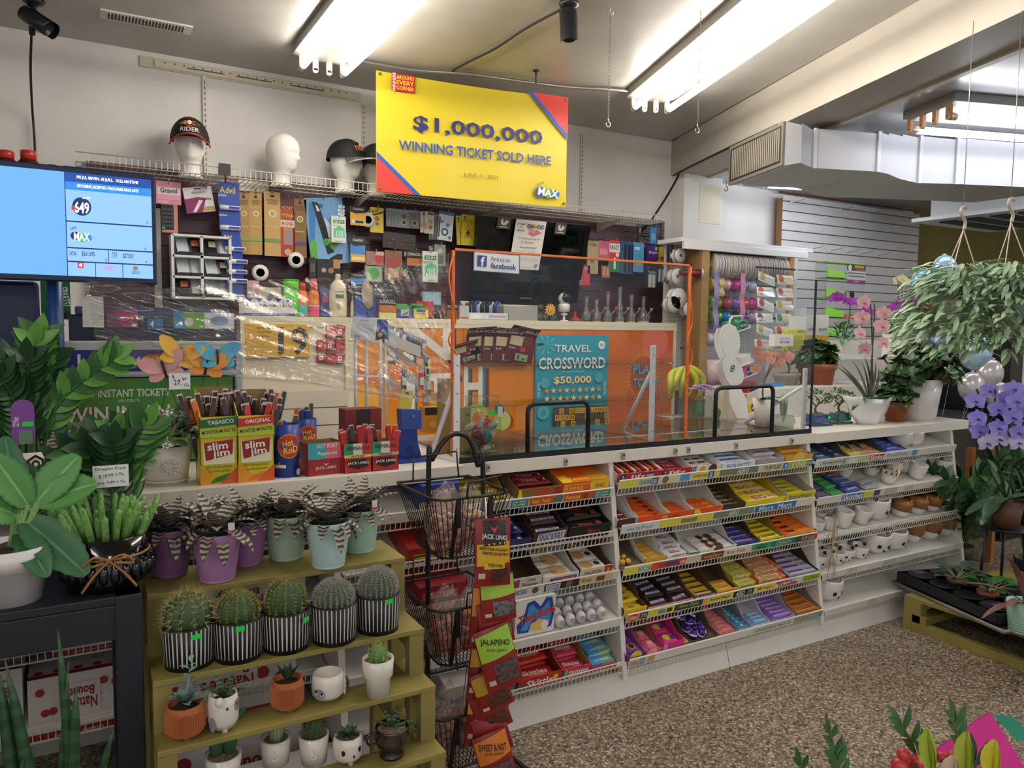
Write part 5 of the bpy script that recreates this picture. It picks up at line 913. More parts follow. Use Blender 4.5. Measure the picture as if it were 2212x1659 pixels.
flat('white_packet','cream leaflet pack standing behind the white tray','packet',(560,621,607,648),GY+.1,'#ded8c6',[('p',[(.3,.2),(.7,.2),(.6,.6),(.5,.5)],'#9a927e')],d=.03)
flat('pink_packet','small pink foil packet behind the white tray','packet',(534,606,560,648),GY+.1,'#c9a0a6',[('p',[(.1,0),(.9,0),(.5,.7)],'#dccdc0')],d=.03)
bottle('cream lotion pump bottle with green label on the cabinet',(711,592,749,685),[(.95,.02),(1,.1),(1,.6),(.85,.85),(.5,.95),(.3,1)],'#dcd4b8','#d8d2c0',lay=[('r',.3,.5,.75,.6,'#4a6a4a'),('t','Aveeno',.5,.68,.5,.06,'#6a6a52'),('r',.35,.2,.5,.4,'#a9a684')],caph=.12)
bottle('small cream bottle half hidden behind the lip balm strip',(757,640,772,685),SQ,'#dcd8c4','#a9c49a')
t=flat('toothbrush_stand','blue and black cardboard toothbrush stand','display stand',(767,640,819,686),GY-.04,'#232a3e',[('p',[(0,0),(.45,0),(.5,.5),(.2,1),(0,.95)],'#2f4fae'),('p',[(.5,0),(.8,0),(.9,.9),(.62,1)],'#2a4496')],d=.07)
b=MB();p=aY(785,641,GY-.05);b.lathe([(.001,0),(.034,0),(.034,.004),(.001,.004)],M('#a89a86',.5),22,(0,0,0),'y');o=b.build('tag_card',t,loc=(-.0,-.008,.07));o.scale=(1,1,2.4);o.rotation_euler=(0,-.1,0)
flat('battery_box','black, copper and yellow battery display box on the cabinet','box',(816,642,856,688),GY-.03,'#1c1c1f',[('r',0,.3,1,.62,'#bf6f3c'),('r',0,0,1,.28,'#d9d08a'),('t','DURACELL',.5,.8,.92,.17,'#dcdad6')],d=.08)
def bin_(label,bb,col,lay,fill_c):
 xa,xb,za,zb=rect(*bb,GY-.03);w,h=(xb-xa)/2,zb-ZT;t=thing('open_bin',label,'bin',((xa+xb)/2,GY-.03,ZT));b=MB();m=M(col,.4)
 b.box(-w,w,0,.09,0,.003,m);b.box(-w,w,.087,.09,0,h*1.2,m);b.prism([(-w,0,0),(-w,0,h*.7),(-w,.09,h*1.2),(-w,.09,0)],(.003,0,0),m);b.prism([(w-.003,0,0),(w-.003,0,h*.7),(w-.003,.09,h*1.2),(w-.003,.09,0)],(.003,0,0),m);b.box(-w,w,0,.003,0,h*.8,m);b.face((-w,0,0),(1,0,0),(0,0,1),2*w,h*.8,lay);b.build('bin_body',t)
 for k in range(3):b=MB();b.box(-w*.8,w*.8,.02+.022*k,.03+.022*k,.004,h*(.95+.2*k),M(fill_c[k%len(fill_c)],.4));b.build('packet',t)
bin_('blue cardboard bin with knives on the cabinet',(857,664,892,689),'#243f9a',[('r',.25,.3,.75,1,'#b9bcc0'),('p',[(.3,.4),(.7,.8),(.7,.6),(.4,.35)],'#5a4a4a')],('#3fbf5a','#8a9098'))
bin_('yellow cardboard bin with packs on the cabinet',(893,664,926,690),'#dcca2e',[('r',.2,.5,.8,1,'#4a4f56'),('r',.2,.6,.8,.7,'#c9c9c9')],('#2fae4a','#3a3d42'))
flat('red_pack','red pack standing behind the yellow bin','pack',(900,651,936,684),GY+.1,'#bf3a34',[('r',.1,.3,.6,.6,'#d8605a')],d=.03)
flat('battery_box','copper battery box beside the orange frame upright','box',(966,655,991,690),GY,'#8a5a3a',[('r',0,.6,1,1,'#1c1c1f'),('t','DURACELL',.5,.8,.9,.16,'#cfcac4')],d=.05)
flat('card_deck','pale shiny card pack standing left of the lighter box','pack',(994,660,1013,691),GY-.04,'#c9b9ac',[('c',.5,.5,.3,'#a9c0d0'),('r',.1,.1,.9,.2,'#b04a4a')],d=.02)
xa,xb,za,zb=rect(1012,648,1098,693,GY-.03);w=(xb-xa)/2;t=thing('lighter_box','white open box of black torch lighters on the cabinet','display box',((xa+xb)/2,GY-.03,ZT));b=MB();m=M('#cfd8e0',.4)
b.box(-w,w,0,.003,0,.045,m);b.box(-w,w,.12,.123,0,.12,m);b.box(-w,w,0,.12,0,.003,m)
for x in(-w,w-.003):b.prism([(x,0,0),(x,0,.045),(x,.12,.12),(x,.12,0)],(.003,0,0),m)
b.face((-w,0,0),(1,0,0),(0,0,1),2*w,.045,[('r',.5,.3,.95,.7,'#c4a0b4'),('r',.05,.2,.3,.8,'#e9e9ec')]);b.face((-w,.06,.05),(0,-1,.6),(0,0,1),.05,.05,[('c',.5,.5,.4,'#b33a2e')]);b.build('box_body',t)
for k in range(5):
 b=MB();b.tube([(0,0,0),(0,0,.09),(.01,0,.105),(.028,0,.11)],.014,M(('#17181b','#2c3f8f','#1d1e22')[k%3],.3),10);tag(b.build('torch_lighter',loc=((xa+xb)/2-w+.03+.046*k,GY+.02+.02*(k%2),ZT+.004)),'black torch lighter standing in the white box','lighter','torch lighters in the white box')
xa,xb,za,zb=rect(1088,660,1162,693,GY-.02);w,h=(xb-xa)/2,zb-ZT;t=thing('plastic_container','clear plastic container of orange and white odds and ends','container',((xa+xb)/2,GY-.02,ZT));b=MB()
sh=M('#e8e6de',.1,kind='glass',haze=.25);b.box(-w,w,0,.002,0,h,sh);b.box(-w,w,.13,.132,0,h,sh);b.box(-w,-w+.002,0,.13,0,h,sh);b.box(w-.002,w,0,.13,0,h,sh);b.box(-w,w,0,.13,0,.002,sh);b.tube([(-w,0,h),(w,0,h),(w,.132,h),(-w,.132,h)],.004,M('#dcdad2',.3),6,True);b.build('tub',t)
b=MB()
for k in range(26):b.box(*sorted((ru(-w*.9,w*.6),ru(-w*.6,w*.9))),*sorted((ru(.02,.05),ru(.06,.12))),.004+h*.9*(k/26)*.9,.014+h*.9*(k/26)*.9,('#d87a3a','#dcd8d0','#c8603a','#b9b49a','#7fae6a')[k%5])
b.build('contents',t)
p=aY(1182,693,GY-.02);t=thing('sunflower_ornament','green rock ornament with a yellow smiling sunflower','ornament',(p.x,GY-.02,ZT));b=MB();
for k in range(9):b.ball((ru(-.06,.06),ru(-.02,.03),.015+ru(0,.03)),.024,M(('#3a4a2f','#5a5648','#2f5a3a')[k%3],.5),8,5)
b.ball((.05,.01,.06),.02,M('#2f7a4a',.4),8,5,(1,1,2));b.ball((-.05,.01,.09),.022,M('#5a4a2f',.5),8,5);b.build('base',t);b=MB()
for k in range(12):a=k*PI/6;b.leaf((.018*cos(a)+.005,-.03,.075+.018*sin(a)),(cos(a),-.1,sin(a)),(0,-1,0),.026,.014,M('#e9b22a',.4),.2,.2,3)
b.ball((.005,-.03,.075),.021,M('#dca02a',.4),12,6,(1,.5,1));b.build('flower',t)
p=aY(1218,695,GY-.04);t=thing('indoor_camera','round white indoor camera on a little white stand','camera',(p.x,GY-.04,ZT));wm=M('#e6e5e3',.3)
b=MB();b.lathe([(.03,0),(.03,.006),(.008,.01),(.008,.04),(.024,.042),(.024,.052),(.01,.054),(.01,.06)],wm,18);b.build('stand',t)
b=MB();b.lathe([(.001,.06),(.036,.064),(.04,.1),(.036,.118),(.001,.12)],wm,22);b.build('pan_body',t)
b=MB();b.ball((0,0,.152),.04,wm,22,14);b.build('ball_head',t);b=MB();b.lathe([(.001,-.047),(.034,-.036),(.036,-.03)],M('#17191c',.08),22,(0,0,.158),'y');b.lathe([(.001,-.049),(.008,-.047)],M('#3a3f48',.1),12,(0,0,.158),'y');b.build('lens_face',t)
p=aY(1242,695,GY-.02);b=MB();b.lathe([(.05,0),(.052,.012),(.03,.016),(.028,.03),(.008,.034),(.008,.07),(.001,.07)],M('#b8402e',.3),18);b.lathe([(.058,0),(.058,.006),(.001,.006)],M('#1f2440',.3),18);tag(b.build('red_grinder',loc=(p.x,GY-.02,ZT)),'red and navy pipe rest beside the round white camera','ornament')
gl=M('#cfd4d2',.05,kind='glass',ior=1.9,haze=.1)
pipes=[(1266,640,'#3a3a40','clear glass water pipe with a curled mouth, first of the row'),(1288,646,'#b08a3a','clear glass water pipe with an amber foot'),(1312,632,'#c8403a','clear glass water pipe with red rim and red base'),(1338,620,'#c9c4bc','tallest clear glass water pipe with stacked bulbs'),(1363,636,'#c9a43a','clear glass water pipe with a slanted bowl'),(1389,640,'#bfc4c4','wide clear glass beaker pipe at the right end of the row')]
for k,(px,py,c,lb)in enumerate(pipes):
 p=aY(px,695,GY-.02);h=aY(px,py,GY-.02).z-ZT;t=thing('water_pipe',lb,'glass pipe',(p.x,GY-.02,ZT));b=MB();R=.03 if k<5 else.042
 prof=[(R*.9,.006),(R*1.1,.02),(R*1.15,.05),(R*.6,.08),(.013,.1),(.012,h*.75),(.018,h*.78),(.013,h*.82),(.015,h)]if k!=3 else[(.03,.006),(.034,.03),(.018,.05),(.03,.07),(.018,.09),(.026,.11),(.014,.13),(.013,h*.9),(.017,h)]
 b.lathe(prof,gl,18);b.tube([(.02,-.01,.05),(.05,-.03,.09)],.006,gl,8);b.build('glass_body',t);b=MB();b.lathe([(R,0),(R,.008),(.001,.008)],M(c,.3),18)
 if k==2:b.lathe([(.014,h),(.02,h+.003),(.02,h+.008),(.014,h+.008)],M(c,.3),14)
 b.lathe([(.003,.085),(.012,.1),(.012,.104),(.003,.092)],M(c,.3),10,(.05,-.03,0));b.build('coloured_base',t)
#sneeze guard and ticket display on the counter
GYP=2.53
xa,xb,_,zt=*[rect(975,540,1487,990,GYP)[i]for i in(0,1)],0,1.79
t=thing('sneeze_guard','clear acrylic sneeze guard with orange taped edges on the counter','sneeze guard',(xa,GYP,ZC));W,H=xb-xa,zt-ZC
OP=M('#ef7a34',.35);TAPE=M('#121418',.45)
def sheet(b,x0,x1,z0,z1,holes=(),y0=-.002,y1=.002,m=CLEAR):
 xs=sorted({x0,x1,*[q for h in holes for q in h[:2]]})
 for a,c in zip(xs,xs[1:]):
  hz=[h for h in holes if h[0]<=a+1e-6 and h[1]>=c-1e-6];b.box(a,c,y0,y1,hz[0][2]if hz else z0,z1,m)
b=MB();sheet(b,0,W,.02,H);b.build('acrylic_sheet',t)
for q in((0,W,H-.008,H),(0,.01,.02,H),(W-.01,W,.02,H)):
 b=MB();b.box(q[0],q[1],-.006,.006,q[2],q[3],OP);b.build('orange_edge',t)
for x in(.005,W-.006):
 b=MB();b.tube(smooth([(x,-.01,H-.02),(x-.03,-.03,H-.1),(x-.02,-.04,H-.2),(x+.004,-.02,H-.26),(x-.03,-.03,H-.34),(x+.01,-.02,H-.4),(x-.015,-.02,H-.5)],6),.0035,OP,6);b.build('orange_ribbon',t)
b=MB();pa=rect(1022,545,1122,588,GYP-.004);w,h=pa[1]-pa[0],pa[3]-pa[2];b.box(0,w,0,.001,0,h,'#eef0f6')
b.face((0,0,0),(1,0,0),(0,0,1),w,h,[('r',0,0,1,.04,'#3a5296'),('r',0,.96,1,1,'#3a5296'),('r',0,0,.015,1,'#3a5296'),('r',.985,0,1,1,'#3a5296'),('r',.075,.25,.275,.8,'#3a5296'),('t','f',.19,.5,.09,.48,'#fff',0,1.6),('t','Find us on:',.58,.68,.42,.2,'#4a5f9a',0,.8),('t','facebook',.64,.34,.56,.28,'#3a5296',0,1.6)])
tag(b.build('social_sign',loc=(pa[0],GYP-.005,pa[2]),rot=(0,.02,0)),'white and blue social media sign stuck to the sneeze guard','sign')
xc=aY(1751,800,2.49).x;t=thing('sneeze_guard','long low clear guard with black taped openings at the counter edge','sneeze guard',(1.19,2.475,ZC));L_=xc-1.19
hl_=[]
for(a,c,top)in((1140,1270,870),(1545,1668,836)):
 q=rect(a,top,c,960,2.475);hl_.append((q[0]-1.19,q[1]-1.19,aY((a+c)/2,top,2.475).z-ZC))
x2=xb-1.19
b=MB();sheet(b,x2+.01,L_,.02,.75,hl_[1:]);b.build('acrylic_sheet',t)
b=MB();b.box(0,L_,-.006,.004,.0,.022,TAPE);b.build('black_tape',t)
b=MB();b.box(L_-.008,L_,-.004,.004,.02,.75,TAPE);b.build('black_tape',t)
for x0,x1,h in hl_:
 b=MB();r=.03;pts=[(x0,0,.02),(x0,0,h-r)]+[tuple(p)for p in arc((x0+r,0,h-r),r,PI,PI/2,4)]+[tuple(p)for p in arc((x1-r,0,h-r),r,PI/2,0,4)]+[(x1,0,.02)]
 b.tube(pts,.0095,TAPE,8);b.build('opening_tape',t)
wst=M('#e6e8ec',.35)
for(px,y0,y1,bx_,by_,lb)in((985,766,998,932,985,'white bracket post at the left end of the sneeze guard'),(1406,746,957,1345,934,'white bracket post behind the middle of the sneeze guard'),(1734,796,935,1605,918,'white bracket post near the black-edged right end of the guard')):
 p=aZ(px,y1,ZC);h=aY(px,y0,p.y).z-ZC;q=aZ(bx_,by_,ZC);d=V((q.x-p.x,q.y-p.y,0))
 if d.length>.34:d=d.normalized()*.34
 t=thing('guard_bracket',lb,'bracket',(p.x,p.y,ZC));b=MB();b.box(-.013,.013,-.006,.006,0,h,wst);b.build('post',t,bevel=.003)
 b=MB();b.tube([(0,.012,h*.72),d+V((0,0,.012))],.009,wst,6);b.build('brace',t);b=MB();u=d.normalized()*1.0;n_=V((-u.y,u.x,0))*.012;b.prism([n_,-n_,d-n_,d+n_],(0,0,.008),wst);b.build('foot',t)
 b=MB()
 for k in range(4):b.lathe([(.003,-.0068),(.003,-.0062)],M('#7a7a7a',.4),8,(0,0,h*(.12+.26*k)),'y')
 b.build('screw_heads',t)
t=thing('ticket_display','flat glass-topped lottery ticket display inlaid on the counter','ticket display',(1.24,2.49,ZC));L_=1.86
b=MB();b.box(0,L_,0,.62,0,.006,M('#7a5f52',.5,kind='noise',c2='#94705a',scale=6));b.build('tray',t)
b=MB();cols=['#3a8f4a','#c9a0ae','#d8d46a','#a8763f','#7a4a2a','#d8402e','#4fa04a','#2b2f6a','#efe9dc','#e6cf3a','#e8e2e4','#b03a4a'];x=0;k=0
while x<L_-.02:
 w=(.07,.05,.04,.06,.05)[k%5];b.box(x,min(x+w,L_),.005,.085,.006,.0075,cols[k%12])
 b.face((x+.005,.01,.0075),(1,0,0),(0,1,0),w-.01,.07,[('c',.5,.5,.35,cols[(k*5+3)%12],.35)]if k%3==0 else[('t',('INSTANT','LOTTO','WIN')[k%3],.5,.5,.9,.4,cols[(k*7+4)%12])]);x+=w;k+=1
b.build('ticket_row',t)
for k in range(5):x=.08+k*.42;b=MB();b.box(x,x+.012,.08,.6,.006,.012,'#2a2c6e');b.build('divider_strip',t)
b=MB();b.box(0,L_,0,.62,.0125,.0155,M('#f4f8f8',.03,kind='glass',ior=1.7));b.build('glass_top',t)
for px,py in((1054,1011),(1222,998),(1346,985),(1459,975),(1487,972),(1590,963),(1710,953)):
 p=aY(px,py,2.462);b=MB();b.box(-.007,.007,-.006,.003,-.014,.014,METAL);b.lathe([(.004,-.009),(.004,-.006)],M('#3a3a3a',.4,.6),8,(0,0,.003),'y');tag(b.build('mirror_clip',loc=p),'small metal clip screwed to the worktop edge under the sneeze guard','clip','metal clips along the worktop edge')
p=aZ(1046,975,ZC+.0155);t=thing('candy_jar','clear plastic jar half full of wrapped sweets behind the sneeze guard','jar',(p.x,p.y+.02,ZC+.0156));b=MB()
b.lathe([(.001,0),(.07,0),(.075,.01),(.075,.16),(.066,.175),(.066,.2),(.069,.2),(.069,.215)],M('#f2f6ea',.04,kind='glass',ior=1.4),26);b.build('jar_body',t);b=MB();b.box(-.012,.018,-.0775,-.0765,.15,.168,GREEN);b.box(.03,.05,-.075,-.07,.14,.18,'#e9e9e6');b.build('price_sticker',t)
for k in range(46):
 a=rr_()*6.28;r=.056*sqrt(rr_());b=MB();s_=.014
 b.T=Matrix.Translation((r*cos(a),r*sin(a),.016+.1*k/46))@Euler((rr_()*3,rr_()*3,rr_()*3)).to_matrix().to_4x4()
 m=M(('#c83a3a','#2a8f96','#c9c4bc','#6a3a8f','#d9a04a','#e8a0a0','#8fb04a','#7a2a3a','#b9b0c0')[k%9],.3);b.box(-s_,s_,-s_*.7,s_*.7,-s_*.5,s_*.5,m);b.prism([(s_,0,-.002),(s_*1.9,s_*.7,0),(s_*1.9,-s_*.7,0)],(0,0,.002),m);b.prism([(-s_,0,-.002),(-s_*1.9,s_*.7,0),(-s_*1.9,-s_*.7,0)],(0,0,.002),m);o=b.build('wrapped_sweet');o.location=t.location
 tag(o,'twist-wrapped sweet inside the clear jar','sweet','sweets in the clear jar')
flat('kraft_pack','tall kraft cardboard pack standing left of the candy jar','pack',(992,880,1017,985),p.y+.05,'#a8905a',[('c',.7,.85,.12,'#3a5f8a'),('r',.2,.1,.8,.5,'#b9a06a')],d=.03)
flat('kraft_pack','long tan incense pack leaning behind the left bracket post','pack',(951,818,974,980),2.7,'#9a7c48',[('c',.5,.9,.2,'#c9b07a')],d=.03)
flat('wooden_box','orange and black card box behind the blue terminal stand','box',(918,880,952,935),2.85,'#c8862e',[('r',0,.7,1,1,'#2a241c'),('c',.5,.35,.2,'#d9a04a')],d=.06)
flat('amber_bag','brown and amber bag behind the left bracket post','bag',(922,850,953,898),2.92,'#b08a4a',[('r',.2,.3,.9,.7,'#e0b23a')],d=.05)
flat('yellow_tag_card','yellow hanging tag card leaning under the lighter stand','card',(862,842,888,924),2.8,'#d8cc5a',[('r',.1,.05,.8,.15,'#6a6424'),('r',.3,.88,.6,.94,'#3a3420'),('r',.5,.2,.85,.35,'#cfcfc4')],d=.004,roll=10)
#lighter stand
p=aZ(838,950,ZC);Y0=2.86;t=thing('lighter_stand','white wire stand with two sloping lighter trays on the counter','stand',(aY(838,900,Y0).x,Y0,ZC));ws=M('#cfd0d2',.35)
X=lambda px:aY(px,800,Y0).x-t.location.x
Z=lambda py:aY(840,py,Y0).z-ZC
for px in(768,792,822,834):
 b=MB();b.tube([(X(px),0,0),(X(px),0,Z(733))],.007,ws,8);b.build('post',t)
for py in(738,812):
 b=MB();z=Z(py)
 for k in range(6):b.tube([(X(770),.02*k,z),(X(835),.02*k,z-.005),(X(905),.02*k,z-.1)],.0025,ws,5)
 b.tube([(X(835),-.01,z),(X(838),-.01,z-.05),(X(872),-.01,z-.1),(X(872),-.01,z-.16)],.005,ws,6);b.build('wire_tray',t)
flat('leaflet_box','white leaflet propped on a dark box on top of the lighter stand','leaflet',(760,686,813,734),Y0-.02,'#d6d9e4',[('t','ask here',.5,.86,.4,.07,'#5a5f6e',0,.5)]+[('r',.15,.3+.08*k,.85,.32+.08*k,'#b4b8c8')for k in range(6)]+[('r',.1,.08,.35,.18,'#9aa0b0')],d=.004,roll=6)
b=MB();q=rect(808,690,838,735,Y0);b.box(q[0],q[1],0,.06,q[2],q[3],'#26304e');b.face((q[0],0,q[2]),(1,0,0),(0,0,1),q[1]-q[0],q[3]-q[2],[('p',[(0,.6),(1,.3),(1,.9),(0,1)],'#2f4fae'),('c',.4,.25,.15,'#c9a05a')]);tag(b.build('cigarette_box',loc=(0,Y0,0)),'dark blue box beside the leaflet on the lighter stand','box')
b=MB();b.prism([(X(835),-.02,Z(745)),(X(905),-.02,Z(772)),(X(905),-.02,Z(748)),(X(838),-.02,Z(720))],(0,.004,0),'#dcdad6');b.prism([(X(868),-.02,Z(822)),(X(915),-.02,Z(842)),(X(915),-.02,Z(822)),(X(872),-.02,Z(800))],(0,.004,0),'#dcdad6');b.build('tray_front',t)
lc=['#5f7a86','#8fb0ba','#9ac0cc','#a9b6b0','#d0d2d4','#2b2f86','#d6d6e0','#2a2d7c','#2b2f86','#1c1d24','#23242a','#3a3b40','#b9b4ac']
for k,c in enumerate(lc):
 px=830+7.0*k;py=716+3.0*k;a=aY(px,py,Y0+.02);b=MB();b.lathe([(.001,-.045),(.011,-.045),(.011,.02),(.001,.022)],M(c,.3),10,sy=.6);b.box(-.009,.009,-.006,.006,.02,.034,METAL);tag(b.build('lighter',loc=a,rot=(0,.12,0)),f'{("grey-blue", "pale blue", "pale blue", "silver", "white", "navy", "white", "navy", "navy", "black", "black", "charcoal", "beige")[k]} lighter in the sloping row on the wire stand','lighter','lighters on the wire stand')
for px,py,c,lb in((720-0+201,792,'#2b2b30','black lighter in blister hanging from the stand'),(910,815,'#c23a34','red lighter lying at the front of the lower tray'),(923,796,'#c9c43a','yellow and black lighter tag hanging from the stand'),(925,825,'#a9a49c','grey lighter at the lower right of the stand'),(872,815,'#2a2b30','black barcode card on the middle of the stand')):
 a=aY(px,py,Y0-.05);b=MB();b.lathe([(.001,-.05),(.012,-.05),(.012,.03),(.001,.032)],M(c,.3),10,sy=.6);b.box(-.009,.009,-.006,.006,.03,.044,METAL);b.box(-.008,.008,-.009,-.0075,-.03,.0,'#e2e0dc');b.tube([(0,0,.044),(0,.05,.06)],.002,ws,5);tag(b.build('lighter',loc=a),lb,'lighter')
p=aZ(895,1000,ZC);t=thing('terminal_stand','royal blue plastic terminal stand at the end of the white worktop','terminal stand',(p.x,p.y+.05,ZC));bm=M('#1d3f94',.4)
b=MB();b.prism([(-.075,-.05,0),(.075,-.05,0),(.055,.05,0),(-.055,.05,0)],(0,0,.012),bm);b.build('foot',t,bevel=.003)
b=MB();b.prism([(-.055,0,.012),(.05,0,.012),(.034,0,.07),(.032,0,.15),(-.028,0,.15),(-.034,0,.07)],(0,.03,0),bm);b.box(-.015,.015,-.001,0,.03,.055,'#16306e');b.build('stem',t,bevel=.004)
b=MB();b.prism([(-.036,-.02,.12),(.042,-.02,.12),(.044,-.012,.19),(-.036,-.012,.195)],(0,.05,0),bm);b.lathe([(.004,-.022),(.004,-.019)],M(METAL and '#9aa4b8',.3),10,(.008,0,.17),'y');b.build('head',t,bevel=.004)
#bananas, vase, sweet dispenser
p=aZ(1478,905,ZC+.016);t=thing('banana_bunch','hanging bunch of yellow-green bananas on a chrome hook stand','bananas',(p.x,p.y+.12,ZC+.0157));Yb=p.y+.12
bm=M('#c9c23a',.45,kind='noise',c2='#b3bd3c',scale=14)
for k,(a,c)in enumerate([((1452,805),(1446,862)),((1466,800),(1452,858)),((1478,800),(1470,862)),((1488,800),(1486,856)),((1500,802),(1502,866)),((1492,795),(1512,850))]):
 A,C_=aY(*a,Yb)-t.location,aY(*c,Yb)-t.location;m_=(A+C_)/2+V((-.03 if k<3 else.035,-.03,.01));top=aY(1478,792,Yb)-t.location
 b=MB();b.tube(smooth([top,A+V((0,-.012*(k%2),0)),m_,C_],5),[.004,.006,.008,.011,.014,.017,.018,.0185,.018,.018,.017,.015,.012,.009,.007,.005],bm,8);e=C_;b.ball(e,.006,M('#4a3f22',.6),6,4);b.build('banana',t)
b=MB();b.lathe([(.07,0),(.074,.004),(.07,.008)],METAL,24);b.tube([(0,.07,.004),(0,.07,.25),(0,.05,.3),(0,0,.3),(0,0,.285)],.004,METAL,8);b.build('hook_stand',t)
p=aZ(1535,905,ZC+.016);t=thing('flower_vase','clear glass vase with mauve hydrangea and a heart-shaped leaf','vase',(p.x,p.y+.06,ZC+.0157));b=MB();b.lathe([(.001,0),(.05,.0),(.056,.02),(.056,.09),(.045,.105),(.045,.12)],M('#eef2ee',.04,kind='glass',ior=1.5),22);b.build('glass',t)
b=MB();mv=M('#b48ac8',.6,kind='noise',c2='#8f6ab4',scale=60)
for k in range(46):
 a=rr_()*6.28;e=rr_();c=V((.085*cos(a)*sqrt(e)-.01,.06*sin(a)*sqrt(e),.15+.03*(1-e)))
 for j in range(4):d=V((cos(a+j*1.57),sin(a+j*1.57)-.4,.4));b.leaf(c,d,(0,-.5,1),.02,.016,mv,.1,.1,2)
b.build('flower_head',t);b=MB();b.leaf((.03,-.05,.06),(.3,-.3,-.6),(0,-1,.2),.07,.06,M('#3f7a35',.4),.4,.15,5);b.leaf((-.05,-.03,.1),(-.6,-.2,-.8),(0,-1,.2),.09,.05,M('#4a7a40',.4),.4,.2,5);b.tube([(0,0,.01),(.0,0,.15)],.004,M('#5a7a3a',.5),6);b.build('leaves',t)
YT=2.95;t=thing('mint_stand','white wavy mint stand with stacked coloured mint boxes','display stand',(aY(1590,900,YT).x,YT,ZC+.0));O=t.location
P2=lambda px,py,y=0:aY(px,py,YT)-O+V((0,y,0))
out=[(1575,698),(1562,703),(1557,720),(1558,745),(1565,765),(1569,771),(1562,780),(1563,800),(1570,822),(1579,833),(1575,845),(1576,868),(1586,892),(1592,903),(1616,903),(1616,890),(1612,862),(1600,838),(1594,832),(1604,826),(1608,812),(1604,795),(1592,778),(1586,771),(1594,764),(1599,750),(1598,726),(1590,706)]
for y in(0,.13):
 b=MB();b.prism([P2(x+y*190,z+y*60,y)for x,z in[(out[i][0],out[i][1])for i in range(len(out))]],(0,.004,0),M('#eceae8',.3));b.build('side_panel',t)
for k,(px,py,c,txt)in enumerate(((1598,715,'#1f8a4f','tic'),(1605,790,'#e8e6e6',''),(1612,815,'#d84a9a','tic tac'),(1618,850,'#c8302c','TIC TAC'),(1622,893,'#e0c02a','tac'))):
 c0_=P2(px,py);b=MB();b.T=Matrix.Translation(c0_)@Matrix.Rotation(-.25,4,'Y');b.box(-.01,.09,.004,.13,-.004,0,M('#eceae8',.3));b.box(.085,.09,.004,.13,0,.015,M('#eceae8',.3));b.build('tray',t)
 b=MB();b.T=Matrix.Translation(c0_)@Matrix.Rotation(-.25,4,'Y');b.box(.0,.08,.01,.125,.0005,.045,M(c,.35));b.face((0,.01,0),(1,0,0),(0,0,1),.08,.045,[('c',.5,.5,.3,'#1c2440'),('t',txt,.5,.5,.5,.3,'#e9efe9')]if txt else[])
 o=b.build('mint_box');o.location=O;tag(o,('green','white','pink','red','yellow')[k]+' mint box on the white wavy stand','box')
b=MB();q=P2(1607,697);b.prism([P2(1592,712,.06),P2(1594,690,.06),P2(1600,681,.06),P2(1622,680,.06),P2(1620,704,.06),P2(1614,711,.06)],(0,.006,0),M('#eceae8',.3));b.prism([P2(1595,709,.059),P2(1597,692,.059),P2(1603,684,.059),P2(1620,683,.059),P2(1618,702,.059),P2(1612,708,.059)],(0,.001,0),'#1f6a4f')
c=P2(1608,697,.058);b.text('tic',c+V((-.002,0,.011)),(1,0,0),(0,0,1),.024,.018,M('#f2f4f0'));b.text('tac',c+V((-.004,0,-.013)),(1,0,0),(0,0,1),.027,.016,M('#f2f4f0'));b.build('header_sign',t)
c=P2(1582,796,-.001);b=MB();b.prism([c+V(v)for v in((-.016,0,-.018),(-.014,0,.008),(-.006,0,.018),(.016,0,.018),(.014,0,-.008),(.006,0,-.018))],(0,-.001,0),'#1f6a4f');b.text('tic',c+V((0,-.0015,.007)),(1,0,0),(0,0,1),.014,.01,M('#f2f4f0'));b.text('tac',c+V((0,-.0015,-.008)),(1,0,0),(0,0,1),.016,.01,M('#f2f4f0'));b.build('badge',t)
#ledge behind the right part of the counter
b=MB();b.box(3.2,4.55,2.98,3.3,.0,1.17,M('#e2ddd4',.45));tag(b.build('counter_ledge'),'raised white ledge behind the counter plants on the right','ledge')
#plant makers
SOIL=M('#2b211b',.9,kind='noise',c2='#4a3a2e',scale=60,bump=.4);TERRA=M('#9a5338',.7,kind='noise',c2='#a86044',scale=12);GLOSSW=M('#e9e8ea',.2,coat=.4)
LEAFD=M('#23402a',.35,kind='noise',c2='#335a36',scale=14);LEAFM=M('#3f7038',.4,kind='noise',c2='#2f5a30',scale=16);LEAFL=M('#6fa84a',.4,kind='noise',c2='#57923c',scale=16)
def pot(b,r0,r1,h,m,th=.006,n=32,rim=0,soil=SOIL,sx=1,sy=1,prof=None):
 pr=prof or([(r0,0),(r0+(r1-r0)*.5,h*.5),(r1,h)]if not rim else[(r0,0),(r0+(r1-r0)*.75,h-rim),(r1*1.04,h-rim),(r1*1.08,h)])
 rt=pr[-1][0];b.lathe([(.001,0)]+pr+[(rt-th,h),(rt-th*1.2,h*.84)],m,n,sx=sx,sy=sy);return rt-th
def soil(t,r,z,m=SOIL,sx=1,sy=1,name='soil'):
 b=MB();n=20;vs=[(0,0,z+.006)]+[(r*q*cos(k*2*PI/n)*sx,r*q*sin(k*2*PI/n)*sy,z+ru(-.003,.003))for q in(.5,1)for k in range(n)]
 b.add(vs,[(0,1+k,1+(k+1)%n)for k in range(n)]+[(1+k,1+n+k,1+n+(k+1)%n,1+(k+1)%n)for k in range(n)],m,True);b.build(name,t)
def sticker(t,p,w=.024,h=.016,yaw=0):
 b=MB();b.box(-w/2,w/2,-.0012,0,-h/2,h/2,M(GREEN,.4));b.build('price_sticker',t,loc=p,rot=(0,0,yaw))
